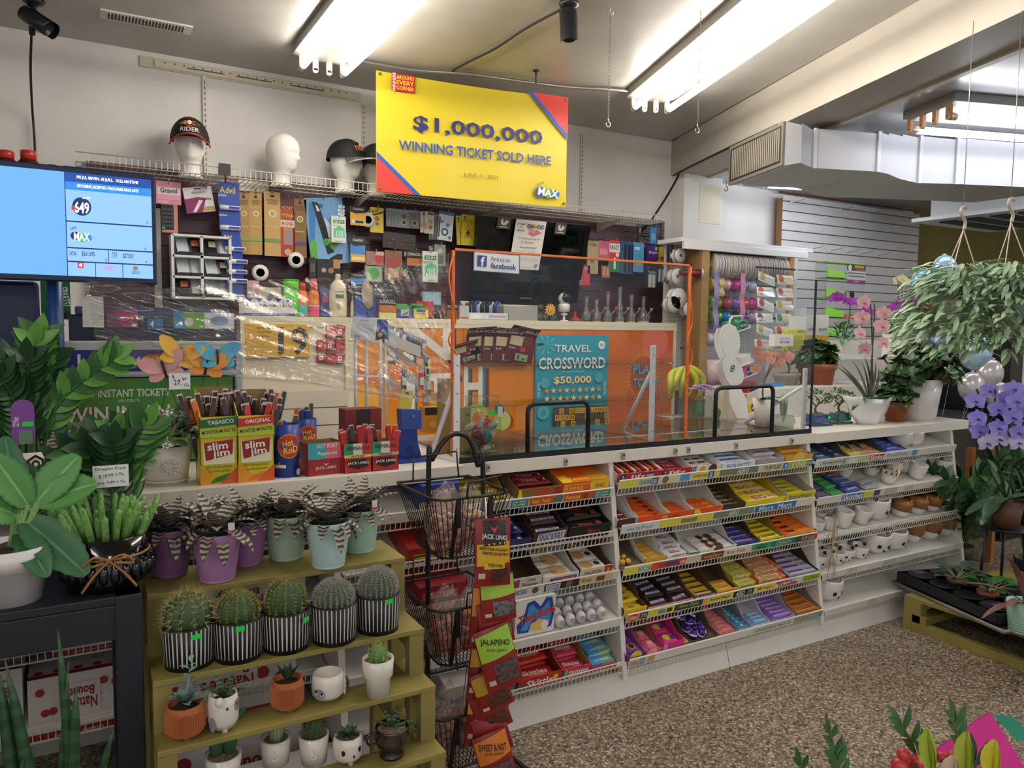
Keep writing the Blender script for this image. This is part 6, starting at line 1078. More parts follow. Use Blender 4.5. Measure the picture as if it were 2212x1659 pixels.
def bush(b,c,R,n,L,W,mats,curl=.3,fold=.2,up=.3,shape=None,seg=4):
 for k in range(n):
  a=rr_()*6.28;e=ru(-.25,1);rr=sqrt(max(0,1-e*e*.9))*ru(.45,1)
  p=V((c[0]+R[0]*rr*cos(a),c[1]+R[1]*rr*sin(a),c[2]+R[2]*e*ru(.6,1)))
  d=V((cos(a)*rr+ru(-.4,.4),sin(a)*rr+ru(-.4,.4),e*.6+up+ru(-.3,.3)))
  b.leaf(p,d,(ru(-.3,.3),ru(-.6,0),1),L*ru(.7,1.15),W*ru(.75,1.1),mats[k%len(mats)],curl,fold,seg,shape)
OVAL=lambda t_:sin(PI*min(1,max(0,.04+t_*.94)))**.55
SPEAR=lambda t_:max(0,sin(PI*min(1,.12+t_*.88)))**.9*(1.0 if t_<.5 else 1-.25*(t_-.5))
def jade(b,c,R,n):
 for k in range(n):
  a=rr_()*6.28;e=ru(-.15,1);rr=sqrt(max(.05,1-e*e*.85))*ru(.35,1);p=V((c[0]+R[0]*rr*cos(a),c[1]+R[1]*rr*sin(a),c[2]+R[2]*e))
  ax=V((cos(a)*rr*.8,sin(a)*rr*.8,.5+e)).normalized()
  b.tube([p-ax*.05,p],.006,M('#6a5a3f',.7),5)
  for j in range(7):
   q=j*2.4;o=ax.orthogonal().normalized();d=(Matrix.Rotation(q,3,ax)@o)+ax*(.35+.12*j/2)
   b.leaf(p,d,ax,.05,.036,(JD,JD2)[j%2],.1,.25,3,OVAL)
JD=M('#3a5c38',.3,kind='noise',c2='#4c7040',scale=20);JD2=M('#2c4a2c',.3,kind='noise',c2='#3f6034',scale=20)
def potted(name,label,px,py,z,group=None,dy=0):p=aZ(px,py,z);return thing(name,label,'potted plant',(p.x,p.y+dy,z),group=group)
t=potted('jade_plant','jade plant in a wide terracotta pot on the raised ledge',1789,832,1.17,dy=.09);b=MB();pot(b,.095,.115,.13,TERRA,rim=.035);b.build('pot',t);soil(t,.1,.12);b=MB();jade(b,(0,0,.13),(.15,.13,.13),60);b.build('foliage',t);sticker(t,(.03,-.122,.11))
def lily(b,c,f,s_,petal,lip,up=(0,0,1)):
 f=V(f).normalized();u=V(up);r=f.cross(u).normalized();u=r.cross(f)
 for ang,L,W in((90,1,.75),(210,1,.7),(330,1,.7),(160,1.1,1.15),(20,1.1,1.15)):
  a=rad(ang);d=r*cos(a)+u*sin(a)+f*.12;b.leaf(V(c),d,f,s_*.5*L,s_*.5*W,petal,.25,.08,3,OVAL)
 b.leaf(V(c)+f*.004,-u*.7+f*.6,f,s_*.24,s_*.2,lip,-.6,.5,3,OVAL);b.ball(V(c)+f*.006,s_*.06,lip,6,4)
def orchid_bloom(t,pts,Yf,s_,petal,lip,face=(-.25,-1,.05)):
 for x,y in pts:
  p=aY(x,y,Yf+ru(-.03,.03));b=MB();lily(b,(0,0,0),(face[0]+ru(-.3,.3),face[1],face[2]+ru(-.2,.2)),s_*ru(.9,1.1),petal,lip)
  b.build('flower',t,loc=p-t.location)
t=potted('orchid_planter','pink orchid in a white boat-shaped planter',1899,918,ZC,dy=.07);O=t.location;b=MB();n=40;vs=[]
prof=[(0,.075,.05),(.015,.085,.055),(.06,.14,.07),(.11,.185,.08),(.14,.21,.085)]
for h,rx,ry in prof+[(.138,.2,.078),(.1,.16,.065)]:
 for k in range(n):
  a=2*PI*k/n;q=abs(cos(a))**1.6*math.copysign(1,cos(a));vs.append((rx*q,ry*sin(a),h+(.022*abs(cos(a))**3 if h>.1 else 0)))
b.add(vs,[(i*n+k,i*n+(k+1)%n,(i+1)*n+(k+1)%n,(i+1)*n+k)for i in range(6)for k in range(n)]+[tuple(range(n-1,-1,-1))],GLOSSW,True);b.build('planter',t);soil(t,.08,.12,M('#6a5238',.9,kind='noise',c2='#8a7050',scale=50),1.9,.85,'bark');sticker(t,(-.03,-.07,.135),.028)
b=MB()
for d,L,W in(((-1,-.2,.35),.2,.035),((-.8,-.5,.6),.24,.045),((1,-.4,.3),.24,.05),((.9,.2,.5),.2,.05),((-.9,.3,.4),.22,.045),((.3,-.6,.5),.18,.05)):b.leaf((0,0,.12),d,(0,0,1),L,W,LEAFM if d[0]>0 else LEAFD,.9,.3,6,OVAL)
for k in range(9):b.leaf((.02*ru(-1,1),0,.12),(ru(-.9,.9),ru(-.3,.2),1),(0,-1,.3),.26,.02,M('#3a4638',.4,kind='noise',c2='#5a5a48',scale=20),.5,.4,5)
b.build('leaves',t)
for dx,hx in((0,1888),(.01,1880)):
 b=MB();top=aY(hx,655,O.y)-O;b.tube(smooth([(dx,0,.12),(dx+.01,0,.3),top*.8+V((.01,0,.06)),top],6),.004,M('#4a4a30',.5),6);b.build('flower_stem',t)
orchid_bloom(t,[(1866,655),(1909,678),(1862,688),(1905,706),(1858,722),(1908,742),(1868,755)],O.y-.02,.098,M('#e4a9b4',.45,kind='noise',c2='#f0c8cc',scale=14),M('#c8404a',.4),(-.3,-1,.0))
t=potted('jade_plant','jade plant in a small terracotta pot between two white pots',1955,912,ZC,dy=.06);b=MB();pot(b,.05,.068,.11,TERRA,rim=.03);b.build('pot',t);soil(t,.058,.1);b=MB();jade(b,(0,0,.11),(.11,.1,.1),34);b.build('foliage',t);sticker(t,(-.02,-.074,.095))
t=potted('jade_plant','large dark jade plant in the tall white tapered pot',2025,911,ZC,dy=.12);b=MB();pot(b,.095,.125,.235,GLOSSW,n=36);b.build('pot',t);soil(t,.112,.215);b=MB();jade(b,(-.0,0,.25),(.26,.2,.17),110);b.build('foliage',t)
for px,py,c,lb,w in((1782,921,'#1f3f7a','tiny bonsai in a blue glazed pot on the counter',.075),(1832,917,'#1f5a5a','tiny bonsai in a green glazed pot on the counter',.062)):
 t=potted('bonsai',lb,px,py,ZC,dy=.05);gm=M(c,.2,coat=.5);b=MB()
 for z0,z1,a,d in((.0,.012,1.0,.95),(.016,.062,.82,1.05)):
  A=[(sx*w*a*q,sy*w*.62*a*q)for sx,sy,q in((-1,-1,1),(1,-1,1),(1,1,1),(-1,1,1))];B2=[(x*d,y*d)for x,y in A]
  b.add([(x,y,z0)for x,y in A]+[(x,y,z1)for x,y in B2],[(3,2,1,0),(4,5,6,7)]+[(i,(i+1)%4,4+(i+1)%4,4+i)for i in range(4)],gm)
 b.build('pot',t,bevel=.004);b=MB();b.ball((0,0,.06),w*.6,M('#8a7a68',.9,kind='noise',c2='#5a4a3c',scale=60),12,6,(1,.6,.25));b.build('soil',t);b=MB();tr_=smooth([(0,0,.06),(-.02,0,.09),(.012,0,.13),(-.03,0,.16)],5);b.tube(tr_,.007,M('#6a5540',.8),7,r2=.003);b.tube([(0,0,.11),(.06,0,.14)],.004,M('#6a5540',.8),6);b.tube([(-.01,0,.1),(-.05,0,.13)],.004,M('#6a5540',.8),6);b.build('trunk',t)
 b=MB()
 for c_ in((-.04,0,.17),(.06,0,.145),(-.06,0,.13),(.01,0,.16),(.03,-.02,.12)):bush(b,c_,(.035,.03,.022),40,.02,.009,[LEAFM,M('#5a7f5a',.5,kind='noise',c2='#486a48',scale=30)],.1,.2,.4,None,2)
 b.build('foliage',t);sticker(t,(w*.5,-w*.6,.045),.02)
t=potted('orchid','salmon orchid in a tapered white pot behind the clear guard',1670,924,ZC+.0157,dy=.07);O=t.location;b=MB();pot(b,.035,.052,.14,M('#e6dfda',.35));b.build('pot',t);soil(t,.045,.125)
b=MB();b.leaf((0,0,.13),(.9,-.2,.5),(0,0,1),.13,.05,LEAFM,.8,.3);b.leaf((0,0,.13),(-.8,-.4,.5),(0,0,1),.1,.05,LEAFD,.6,.3);b.leaf((0,0,.13),(.6,-.5,.2),(0,0,1),.1,.05,LEAFM,.6,.3);b.build('leaves',t)
for hx in(1662,1672):b=MB();top=aY(hx+10,768,O.y)-O;b.tube(smooth([(0,0,.13),(.0,0,.22),top],6),.0035,M('#5a4a3a',.5),6);b.build('flower_stem',t)
orchid_bloom(t,[(1634,760),(1646,772),(1640,778),(1658,768),(1665,780),(1676,770),(1690,768),(1698,776),(1705,770),(1680,788),(1632,798)],O.y,.06,M('#d8926a',.5,kind='noise',c2='#e0a58a',scale=20),M('#c05a5a',.4))
t=potted('bonsai','bonsai in a grey stone planter on the ledge behind the guard',1716,833,1.17,dy=.06);b=MB();gm=M('#9a978a',.8,kind='noise',c2='#84806f',scale=20);b.lathe([(.07,0),(.09,.05),(.1,.055),(.1,.075),(.088,.075),(.085,.06)],gm,20,sy=.7);b.build('planter',t);soil(t,.086,.066,SOIL,1,.7);b=MB();b.tube(smooth([(0,0,.06),(.02,0,.1),(-.01,0,.15)],5),.006,M('#5a4a3a',.8),6);b.build('trunk',t);b=MB();bush(b,(0,0,.15),(.07,.06,.06),150,.026,.014,[M('#6f8f82',.5,kind='noise',c2='#557566',scale=30)],.1,.2,.4,None,2);b.build('foliage',t)
t=potted('grassy_plant','pale grassy air plant in a glass bowl near the right end of the guard',1712,925,ZC+.0157,dy=.06);b=MB();b.lathe([(.001,0),(.05,0),(.06,.03),(.05,.06)],M('#d9ded4',.1,kind='glass',haze=.2),18);b.build('bowl',t);b=MB()
for k in range(26):a=rr_()*6.28;b.leaf((0,0,.02),(cos(a)*.5,sin(a)*.5,1),(cos(a),sin(a),0),ru(.1,.16),.008,M('#9fae8a',.5,kind='noise',c2='#7f9070',scale=20),.6,.3,4)
b.build('blades',t)
#white slatwall far right
b=MB();SX0,SX1=5.15,7.06;z=.9;wl=M('#c9c9ca',.45,kind='noise',c2='#d2d1d0',scale=3)
while z<2.62:b.box(SX0,SX1,4.47,4.52,z,min(z+.072,2.64),wl);b.box(SX0+.001,SX1,4.482,4.52,z+.072,z+.081,'#7a5638');z+=.081
b.box(SX0-.004,SX0,4.475,4.53,.9,2.62,'#8a6238');b.box(SX0+.05,SX1,4.52,4.59,.9,2.6,'#8a6238');tag(b.build('slatwall_panel'),'white slatwall panel under the duct on the right','wall panel')
for px,py in((1711,438),(1818,454),(1876,462),(1753,538),(1793,542),(1828,546),(1859,549),(1894,553)):
 p=aY(px,py,4.465);b=MB();b.box(-.02,.02,-.006,.004,-.01,.012,'#d8d8d6');b.tube([(0,0,0),(.0,-.12,.012),(0,-.14,.03)],.003,METAL,6);tag(b.build('peg_hook',loc=p),'empty metal peg hook on the white slatwall','hook','empty hooks on the white slatwall')
#ribbon rack by the pillar
RY=4.1;pb=M('#d6d3d8',.5);q=rect(1436,523,1500,960,RY+.18);b=MB();b.box(q[0]-.02,aY(1720,600,RY+.18).x,RY+.17,RY+.19,1.05,q[3],pb)
for i in range(46):
 for j in range(28):
  x=q[0]+.02+i*.026;z=1.12+j*.028
  if x<q[1]+.55 and z<q[3]-.02:b.box(x-.003,x+.003,RY+.169,RY+.1705,z-.003,z+.003,'#4a4a50')
tag(b.build('pegboard'),'white pegboard behind the ribbon spools','pegboard')
xa=aY(1460,525,RY).x;xb=aY(1740,545,RY).x;za=aY(1600,535,RY).z
b=MB();b.box(xa,xb+.02,RY-.06,RY+.2,za,za+.03,'#e6e6e8');b.box(xa+.02,xb-.05,RY-.07,RY-.04,za-.05,za,'#e9e9ec');tag(b.build('rack_shelf',bevel=.003),'white double-edged shelf board over the ribbon rack','shelf')
wood=M('#a8834f',.6,kind='noise',c2='#b8935c',scale=9)
t=thing('ribbon_rack','wooden ribbon rack with rods of coloured spools beside the pillar','rack',(0,RY,1.0))
pL,pR=aY(1517,700,RY-.04).x,aY(1706,600,RY-.04).x
b=MB();b.box(pL-.035,pL+.035,-.06,-.01,.0,za-1.0,wood);b.build('post',t);b=MB();b.box(pL-.055,pL-.036,-.05,.1,.0,za-1.0,M('#8a6a42',.7));b.build('post',t);b=MB();b.box(pR-.022,pR+.022,-.06,-.03,.35,za-1.0,M('#c98f4a',.6));b.build('post',t)
b=MB();b.box(pL,pR,.1,.13,za-1.09,za-1.0,M('#8a5f34',.6));b.build('back_rail',t)
rods=[(578,[('#b8a6d8',0),('#5a2f9a',1),('#c9b04a',1),('#a8a4a2',0),('#d84a4a',1),('#a8a4a2',0),('#b0acaa',0),('#e06aa8',1),('#a8a6b0',0),('#8a8a9a',0),('#e0508a',1),('#2f6a5a',0),('#a9a6b4',0),('#5a4a9a',1),('#a9a6b4',0)],25)]
def discs(py,xs,r,label,grp,th=.012):
 z=aY(1600,py,RY).z
 for x,c,cr in xs:
  b=MB();R=r;b.lathe([(.012,-th),(R,-th),(R,-th*.5),(R*.86,-th*.45),(R*.86,th*.45),(R,th*.5),(R,th),(.012,th)],M('#c4c0bc',.4),24,(0,0,0),'x');b.lathe([(R*.93,-th*.5),(R*.93,th*.5)],M(c,.25),24,(0,0,0),'x');tag(b.build('ribbon_spool',loc=(x,RY,z),rot=(0,0,-.2)),label.format(cr),'ribbon',grp)
n=14;cs=[('#b8a6d8','lilac'),('#5a2f9a','violet'),('#c9b04a','gold'),('#bdb9b6','grey'),('#d84a4a','coral'),('#b4b0ae','silver'),('#aaa6a4','pale grey'),('#e06aa8','pink'),('#f080b8','bright pink'),('#8a8a9a','slate'),('#3f2f8a','dotted indigo'),('#2f6a5a','teal'),('#5a4a9a','blue violet'),('#c0bcd0','pale lilac')]
xs0,xs1=aY(1540,578,RY).x,aY(1688,578,RY).x
discs(578,[(xs0+(xs1-xs0)*k/(n-1),*cs[k])for k in range(n)],.092,'{} ribbon spool on the top rod of the wooden rack','spools on the top rod')
b=MB();z=aY(1600,578,RY).z-1;b.tube([(pL,0,z),(pR,0,z)],.011,wood,8);b.build('rod',t)
for py,row in((617,['#d9b93a','#e8b8b0','#d63aa0','#8f8ab8','#d0d0e0']),(656,['#9ac86a','#b04a44','#9a6ac0','#e07a2a','#d63aa0','#e888b0']),(686,['#6ab04a','#2f86c8','#2b2b32','#5a3a9a','#c9a0c0'])):
 z=aY(1600,py,RY).z;x=aY(1531,py,RY).x
 b=MB();b.tube([(pL,0,z-1),(pR-.1,0,z-1)],.009,M('#2b2b30',.4),8);b.build('rod',t)
 for k,c in enumerate(row):
  w=.085;b=MB();b.lathe([(.03,-w*.5),(.05,-w*.5),(.05,-w*.42),(.038,-w*.4),(.038,w*.4),(.05,w*.42),(.05,w*.5),(.03,w*.5)],M(c,.25,.3),18,(0,0,0),'x');b.lathe([(.051,w*.44),(.051,w*.5),(.01,w*.5)],M('#2b2430',.5),18,(0,0,0),'x')
  tag(b.build('ribbon_roll',loc=(x+w*.5+(w+.005)*k,RY,z)),{'#d9b93a':'gold','#e8b8b0':'blush','#d63aa0':'magenta','#8f8ab8':'lavender','#d0d0e0':'pearl','#9ac86a':'lime','#b04a44':'brick red','#9a6ac0':'purple','#e07a2a':'orange','#e888b0':'pink','#6ab04a':'green','#2f86c8':'blue','#2b2b32':'black','#5a3a9a':'indigo','#c9a0c0':'mauve'}[c]+' shiny ribbon roll on the '+{617:'second',656:'third',686:'fourth'}[py]+' rod of the wooden rack','ribbon')
for px,y0,y1,c,lb in((1549,590,720,'#7a4fb4','sheer violet ribbon tail hanging from the rack'),(1606,590,690,'#e060a8','sheer pink ribbon tail hanging from the rack'),(1560,600,640,'#c9b04a','short gold ribbon tail')):
 a,c_=aY(px,y0,RY-.1),aY(px,y1,RY-.1);b=MB();n=10;vs=[(a.x+dx+.004*sin(i),RY-.1+.006*sin(i*1.3),a.z+(c_.z-a.z)*i/n)for i in range(n+1)for dx in(-.025,.025)];b.add(vs,[(2*i,2*i+1,2*i+3,2*i+2)for i in range(n)],M(c,.4,trans=.3),True);tag(b.build('ribbon_tail'),lb,'ribbon')
for px,py,r,c,lb in((1463,645,.075,'#dcdad8','big white reel of ribbon on the pegboard'),(1452,658,.06,'#c9c6c4','grey reel tucked behind the big white reel'),(1484,668,.05,'#cfd4dc','pale blue reel on the pegboard'),(1460,597,.055,'#d8d4d0','white reel with red print on the pegboard'),(1466,552,.05,'#c9c4c0','small white disc tag on the pegboard'),(1502,720,.045,'#26357a','navy ribbon reel low on the rack post'),(1494,752,.045,'#3a2f72','dotted indigo ribbon reel above the bananas'),(1509,738,.035,'#2a3a86','small navy reel beside the post')):
 p=aY(px,py,RY+.05);b=MB();b.lathe([(.012,-.02),(r,-.02),(r,-.014),(r*.85,-.012),(r*.85,.03),(r,.03),(r,.04),(.012,.04)],M(c,.35),26,(0,0,0),'y');b.lathe([(.001,-.0215),(.011,-.0215)],M('#3a342f',.5),12,(0,0,0),'y');b.tube([(0,-.03,0),(0,.12,0)],.006,M('#55504a',.5),6);tag(b.build('ribbon_reel',loc=p),lb,'ribbon reel')
b=MB();p=aY(1515,590,RY-.08);b.lathe([(.02,-.16),(.028,-.02),(.03,0),(.012,0)],M('#6a1f2a',.4),18,(0,0,0),'x');b.lathe([(.034,-.006),(.034,.004),(.012,.006)],M('#d6d6dc',.2,.5),18,(0,0,0),'x');tag(b.build('ribbon_cone',loc=p,rot=(0,0,-.4)),'dark red cone of ribbon with a silver end on the rack post','ribbon')
b=MB();p=aY(1447,560,RY+.1);b.tube(smooth([p+V((0,0,.1)),p,p+V((.01,0,-.12)),p+V((-.03,0,-.16))],4),.022,M('#1f2438',.7),8);tag(b.build('cord_hank'),'hank of navy cord hanging on the pegboard','cord')
b=MB()
for k in range(60):a=rr_()*6.28;p=aY(1449+ru(-8,8),575+ru(-6,30),RY+.08);b.tube([p,p+V((ru(-.03,.03),ru(-.02,.02),ru(-.08,-.02)))],.0012,M('#b89a6a',.7),3)
tag(b.build('raffia',),'tuft of straw-coloured raffia hanging on the pegboard','raffia',kind='stuff')
for(px,py,R,L,c,c2,lb)in((1548,803,.09,.2,'#e2d8dc','#d890b4','roll of white wrap with pink blossom print below the rack'),(1545,733,.045,.16,'#c9c6cc','#9a7ab4','roll of silvery film below the ribbon rods')):
 p=aY(px,py,RY-.05);b=MB();b.lathe([(.001,-L/2),(R,-L/2),(R,L/2),(.001,L/2)],M(c,.3,kind='noise',c2=c2,scale=9),24,(0,0,0),'x');tag(b.build('wrap_roll',loc=p),lb,'wrap roll')
CRY=3.35;q=rect(1638,580,1722,760,CRY);t=thing('card_rack','clear acrylic rack of small gift cards right of the ribbon rack','card rack',((q[0]+q[1])/2,CRY,q[2]));w,h=(q[1]-q[0])/2,q[3]-q[2];b=MB();b.box(-w,w,.08,.083,0,h,CLEAR);b.box(-.003,.003,0,.08,0,h,CLEAR);b.box(-w,w,0,.1,0,.004,CLEAR);b.build('acrylic_frame',t)
cc=[('#e6dfd0','#c8604a'),('#e2d6c8','#b0404a'),('#dfe0dc','#c9a04a'),('#e9dcc4','#c8503a'),('#e6e2dc','#7a3a4a'),('#dcd2be','#5a7a4a'),('#e8e4e0','#b04a5a'),('#d9d6cc','#c8a04a')]
for k in range(12):
 i,j=k%2,k//2;x=t.location.x-w*.5+w*i;z=q[2]+.02+h*(j/6.4);c1,c2=cc[k%8];b=MB();W_=w*.85;b.box(-W_/2,W_/2,0,.002,0,.062,c1);b.face((-W_/2,0,0),(1,0,0),(0,0,1),W_,.062,[('c',.25,.6,.16,c2),('r',.45,.6,.9,.66,'#9a9088'),('r',.1,.15,.5,.2,c2)]);b.box(-W_/2,W_/2,-.008,-.006,-.004,.03,CLEAR)
 tag(b.build('gift_card',loc=(x,CRY+.02,z),rot=(-.25,(0,.25)[i==0 and j%2],0)),'small gift card with floral print in the clear acrylic rack','card','gift cards in the acrylic rack')
b=MB();a,c=aY(1632,577,CRY),aY(1716,581,CRY);b.box(a.x,c.x,CRY-.01,CRY-.004,a.z-.006,a.z+.006,'#15151a');tag(b.build('black_rod'),'thin black rod across the top of the gift card rack','rod')
for nm,lb,bb,c,lay,Y in(('yellow_bottle','yellow boxed plant food jar behind the guard',(1702,712,1737,756),'#d8cf3a',[('r',.1,.3,.9,.7,'#c2b42a'),('t','WED',.75,.9,.4,.12,'#5a5a4a')],3.3),('touch_box','white and yellow soap box behind the jade plant',(1742,680,1789,760),'#dcd8d2',[('r',0,0,1,.45,'#cfae2e'),('t','touch',.75,.62,.4,.1,'#4a5a9a'),('t','uch',.2,.62,.25,.1,'#4a5a9a')],3.45),('note_card','white card with coloured letters under the gift card rack',(1675,722,1714,748),'#e9e7e4',[('t','ALL YOU',.5,.65,.5,.2,'#c8503a'),('t','BLOOM',.5,.35,.5,.2,'#3a7ab0')],3.22),('white_tub','white lidded tub behind the yellow jar',(1706,683,1742,712),'#dedede',[],3.36),('blue_card','bright blue triangular card behind the salmon orchid',(1662,828,1692,862),'#2f8fd0',[],3.1),('pale_box','pale grey cup behind the gift card rack',(1716,664,1742,690),'#c4c8cc',[],3.5)):
 flat(nm,lb,'packaged goods',bb,Y,c,lay,d=.05)
AY_=3.6;q=rect(1784,567,1866,735,AY_);b=MB();b.box(q[0]-.25,q[1]+.2,AY_-.05,AY_+.3,0,q[2],M('#dcd9d4',.5));tag(b.build('display_plinth'),'white back counter carrying the lime accessory display','counter')
t=thing('accessory_display','clear acrylic phone accessory display with lime green shelves','display stand',((q[0]+q[1])/2,AY_,q[2]));w,h=(q[1]-q[0])/2,q[3]-q[2];lime=M('#86e02a',.3,kind='emit',power=.25)
b=MB();b.box(-w,w,.1,.103,0,h,CLEAR);b.box(-w,-w+.003,0,.1,0,h,CLEAR);b.box(w-.003,w,0,.1,0,h,CLEAR);b.build('acrylic_case',t)
lm=M('#8fe23a',.35)
for k in range(4):
 b=MB();z=h*(.04+.25*k);b.box(-w,w,0,.1,z,z+.006,lm);b.prism([(-w,0,z),(-.02,0,z),(-.02,0,z+.05),(-w,0,z+.075)],(0,.003,0),lm);b.build('lime_shelf',t)
b=MB();b.box(-w,w,-.002,.1,h-.006,h,lm);b.build('lime_shelf',t)
b=MB();b.face((-.0,-.003,h*.72),(1,0,0),(0,0,1),w,h*.26,[('r',0,.7,1,1,'#25352a'),('c',.15,.84,.1,'#e6e6e2'),('r',.4,.85,.9,.97,'#c9a04a'),('t','ACCESSORIES',.7,.77,.5,.08,'#e8b04a'),('r',0,.25,1,.7,'#c9ccd2'),('r',.05,.55,.95,.6,'#4a4f5a'),('r',.05,.4,.95,.45,'#4a4f5a'),('r',0,.05,1,.25,'#8a3a86'),('t','MUSIC',.5,.18,.3,.08,'#e6d6ea')])
for k,(c,tx)in enumerate((('#2f86c8','CHARGE & SYNC'),('#c8402e','CHARGE & SYNC'),('#2f62b8','CHARGE & SYNC'))):b.face((-.01,-.003,h*(.5-.22*k)),(1,0,0),(0,0,1),w+.01,h*.09,[('r',0,0,1,.6,c),('t',tx,.5,.3,.7,.3,'#f0f0ea')])
b.build('header_card',t)
for k in range(8):
 b=MB();b.box(-.02,.02,0,.01,0,.05,('#d6d8d4','#3a3f48','#c4c8c8')[k%3]);b.tube(arc((0,-.004,.025),.014,0,6.2,10),.003,M('#2a2c32',.4),5);tag(b.build('cable_pack',loc=(t.location.x-w*.7+w*.42*(k%4),AY_+.03,q[2]+h*(.04+.25*(k//4*2))+.007)),'small coiled cable pack in the lime green acrylic display','cable','cable packs in the lime display')
#pots on the right bay shelves
def hit(s,px,py):
 n=s.T.to_3x3()@V((0,0,1));o=s.T@V((0,0,.003));d=ray(px,py);p=EYE+d*((o-EYE).dot(n)/d.dot(n));q=s.T.inverted()@p;return q.x,q.y
PW=M('#e6e2de',.25,coat=.3);PG=M('#c49a3a',.2,.9);FOX=M('#9a6a3a',.4)
def mkpot(kind,r,h):
 b=MB();p=[(.001,0),(r*.82,0),(r*.9,h*.3),(r,h*.95),(r*.97,h),(r*.88,h),(r*.8,h*.3),(.001,h*.25)]
 if kind in('panda','bowl'):p=[(.001,0),(r*.6,0),(r*.93,h*.25),(r,h*.55),(r*.9,h*.95),(r*.87,h),(r*.8,h),(r*.8,h*.3),(.001,h*.25)]
 b.lathe(p,TERRA if kind=='terra' else PW,24)
 f=lambda u,v,k:V(((r*1.015+.0006*k)*sin(u),-(r*1.015+.0006*k)*cos(u),v*h))
 if kind=='panda':b.fface(f,[('c',-.45,.52,.13,'#1b1a1c',.1),('c',.25,.52,.13,'#1b1a1c',.1),('c',-.1,.34,.1,'#1b1a1c',.05),('p',[(-.12,.3),(-.08,.3),(-.08,.2),(-.12,.2)],'#1b1a1c')]);[b.ball((x*r,0,h),r*.2,M('#1b1a1c',.4),8,5)for x in(-.75,.75)]
 if kind=='face':b.ball((0,-r*.96,h*.6),r*.2,PW,8,5,(.8,.6,1.6));b.fface(f,[('r',-.5,.68,-.15,.71,'#cfcac6'),('r',.15,.68,.5,.71,'#cfcac6'),('r',-.25,.3,.25,.33,'#cfcac6')])
 if kind=='fox':b.lathe([(r*1.012,h*.45),(r*1.02,h*.95),(r*.99,h*1.01)],FOX,24);b.ball((0,-r,h*.45),r*.09,M('#1b1a1c'),8,5);[b.prism([(x*r-.25*r,-r*.75,h*.97),(x*r+.25*r,-r*.75,h*.97),(x*r,-r*.75,h*1.18)],(0,.008,0),FOX)for x in(-.5,.5)]
 if kind=='crown':
  for k in range(9):a=k*.7;b.prism([(r*cos(a-.3),r*sin(a-.3),h*.8),(r*cos(a+.3),r*sin(a+.3),h*.8),(r*1.06*cos(a),r*1.06*sin(a),h*1.35)],(-.003*cos(a),-.003*sin(a),0),PG)
 if kind=='yeti':b.fface(f,[('c',-.1,.4,.45,'#8d949c',.2),('c',-.3,.45,.07,'#222',.05),('c',.1,.45,.07,'#222',.05)])
 return b.build('flower_pot')
PN={'panda':'white ceramic pot with a black dotted animal face','bowl':'cream textured ceramic bowl pot','face':'white ceramic pot with an embossed face','fox':'brown and white ceramic fox pot','crown':'white ceramic pot with a gold crown rim','terra':'small terracotta pot','plain':'plain white ceramic cup','yeti':'white ceramic pot with a grey face patch'}
POTS=[(0,'bowl',.07,.085,[(1954,966),(1988,968)]),(1,'terra',.036,.06,[(1774,1032),(1797,1032)]),(1,'plain',.042,.055,[(1826,1032)]),(1,'crown',.042,.055,[(1886,1028),(1923,1044)]),(1,'face',.046,.082,[(1985,1034),(1931,1026),(1957,1020),(1985,1010),(2012,1012),(2038,1024)]),(2,'plain',.036,.05,[(1771,1126),(1790,1112),(1815,1108),(1840,1102),(1770,1148),(1796,1146)]),(2,'plain',.046,.085,[(1826,1140)]),(2,'yeti',.046,.075,[(1866,1132)]),(2,'panda',.08,.115,[(1895,1122)]),(2,'face',.046,.082,[(1930,1100),(2008,1078),(2036,1096)]),(2,'terra',.044,.075,[(1957,1086),(1983,1080)]),(2,'fox',.052,.08,[(1952,1116),(1984,1108),(2014,1102)]),(3,'panda',.047,.066,[(1779,1208),(1780,1232),(1806,1218),(1828,1212),(1858,1206),(1812,1190)]),(3,'panda',.084,.11,[(1903,1198),(1938,1190)]),(3,'fox',.068,.11,[(1968,1166),(2006,1160),(2036,1152)]),(4,'panda',.082,.115,[(1797,1300)])]
ordn=['top','second','third','fourth','lowest']
for si,kd,r,h,pts in POTS:
 o=mkpot(kd,r,h);grp=f'{kd} pots {ordn[si]} right shelf' if len(pts)>1 else None
 for i,(px,py)in enumerate(pts):
  q=o if i==0 else o.copy()
  if i:COL.objects.link(q)
  x,sl=hit(RS[si],px,py);RS[si].put(q,x,max(sl,r+.004)+.02,.0045,ru(-.3,.5));tag(q,f'{"larger " if r > .06 else ""}{PN[kd]} on the {ordn[si]} right-bay shelf{", in front" if kd == "plain" and r > .04 else ""}','flower pot',grp)
s=RS[0]
for a,c,lb,col,n in((1765,1800,'blue and green gum packs, leftmost on the right bay top shelf','#2f5a8a',4),(1803,1830,'dark blue gum packs in a grey sleeve on the right bay top shelf','#26305e',4),(1836,1880,'yellow gum packs on the right bay top shelf','#d9c63a',5),(1856,1908,'dark carton with orange candy packs','#c98a5a',3),(1914,1960,'blue gum packs beside the cream bowls','#2f52c0',4)):
 x0,x1=s.at(a),s.at(c);carton(s,x0,x1,'candy_carton','carton of '+lb,'#4a4f56','#b9b6b2',fh=.012,hb=.05,L=.2);fill(s,x0+.006,x1-.006,'gum_pack',lb[:1].upper()*0+'pack among '+lb,lb[:30],col,[('r',.1,.3,.7,.7,'#dfe6ea')],n,1,l=.036,h=.014,cat='gum')
s=RS[1]
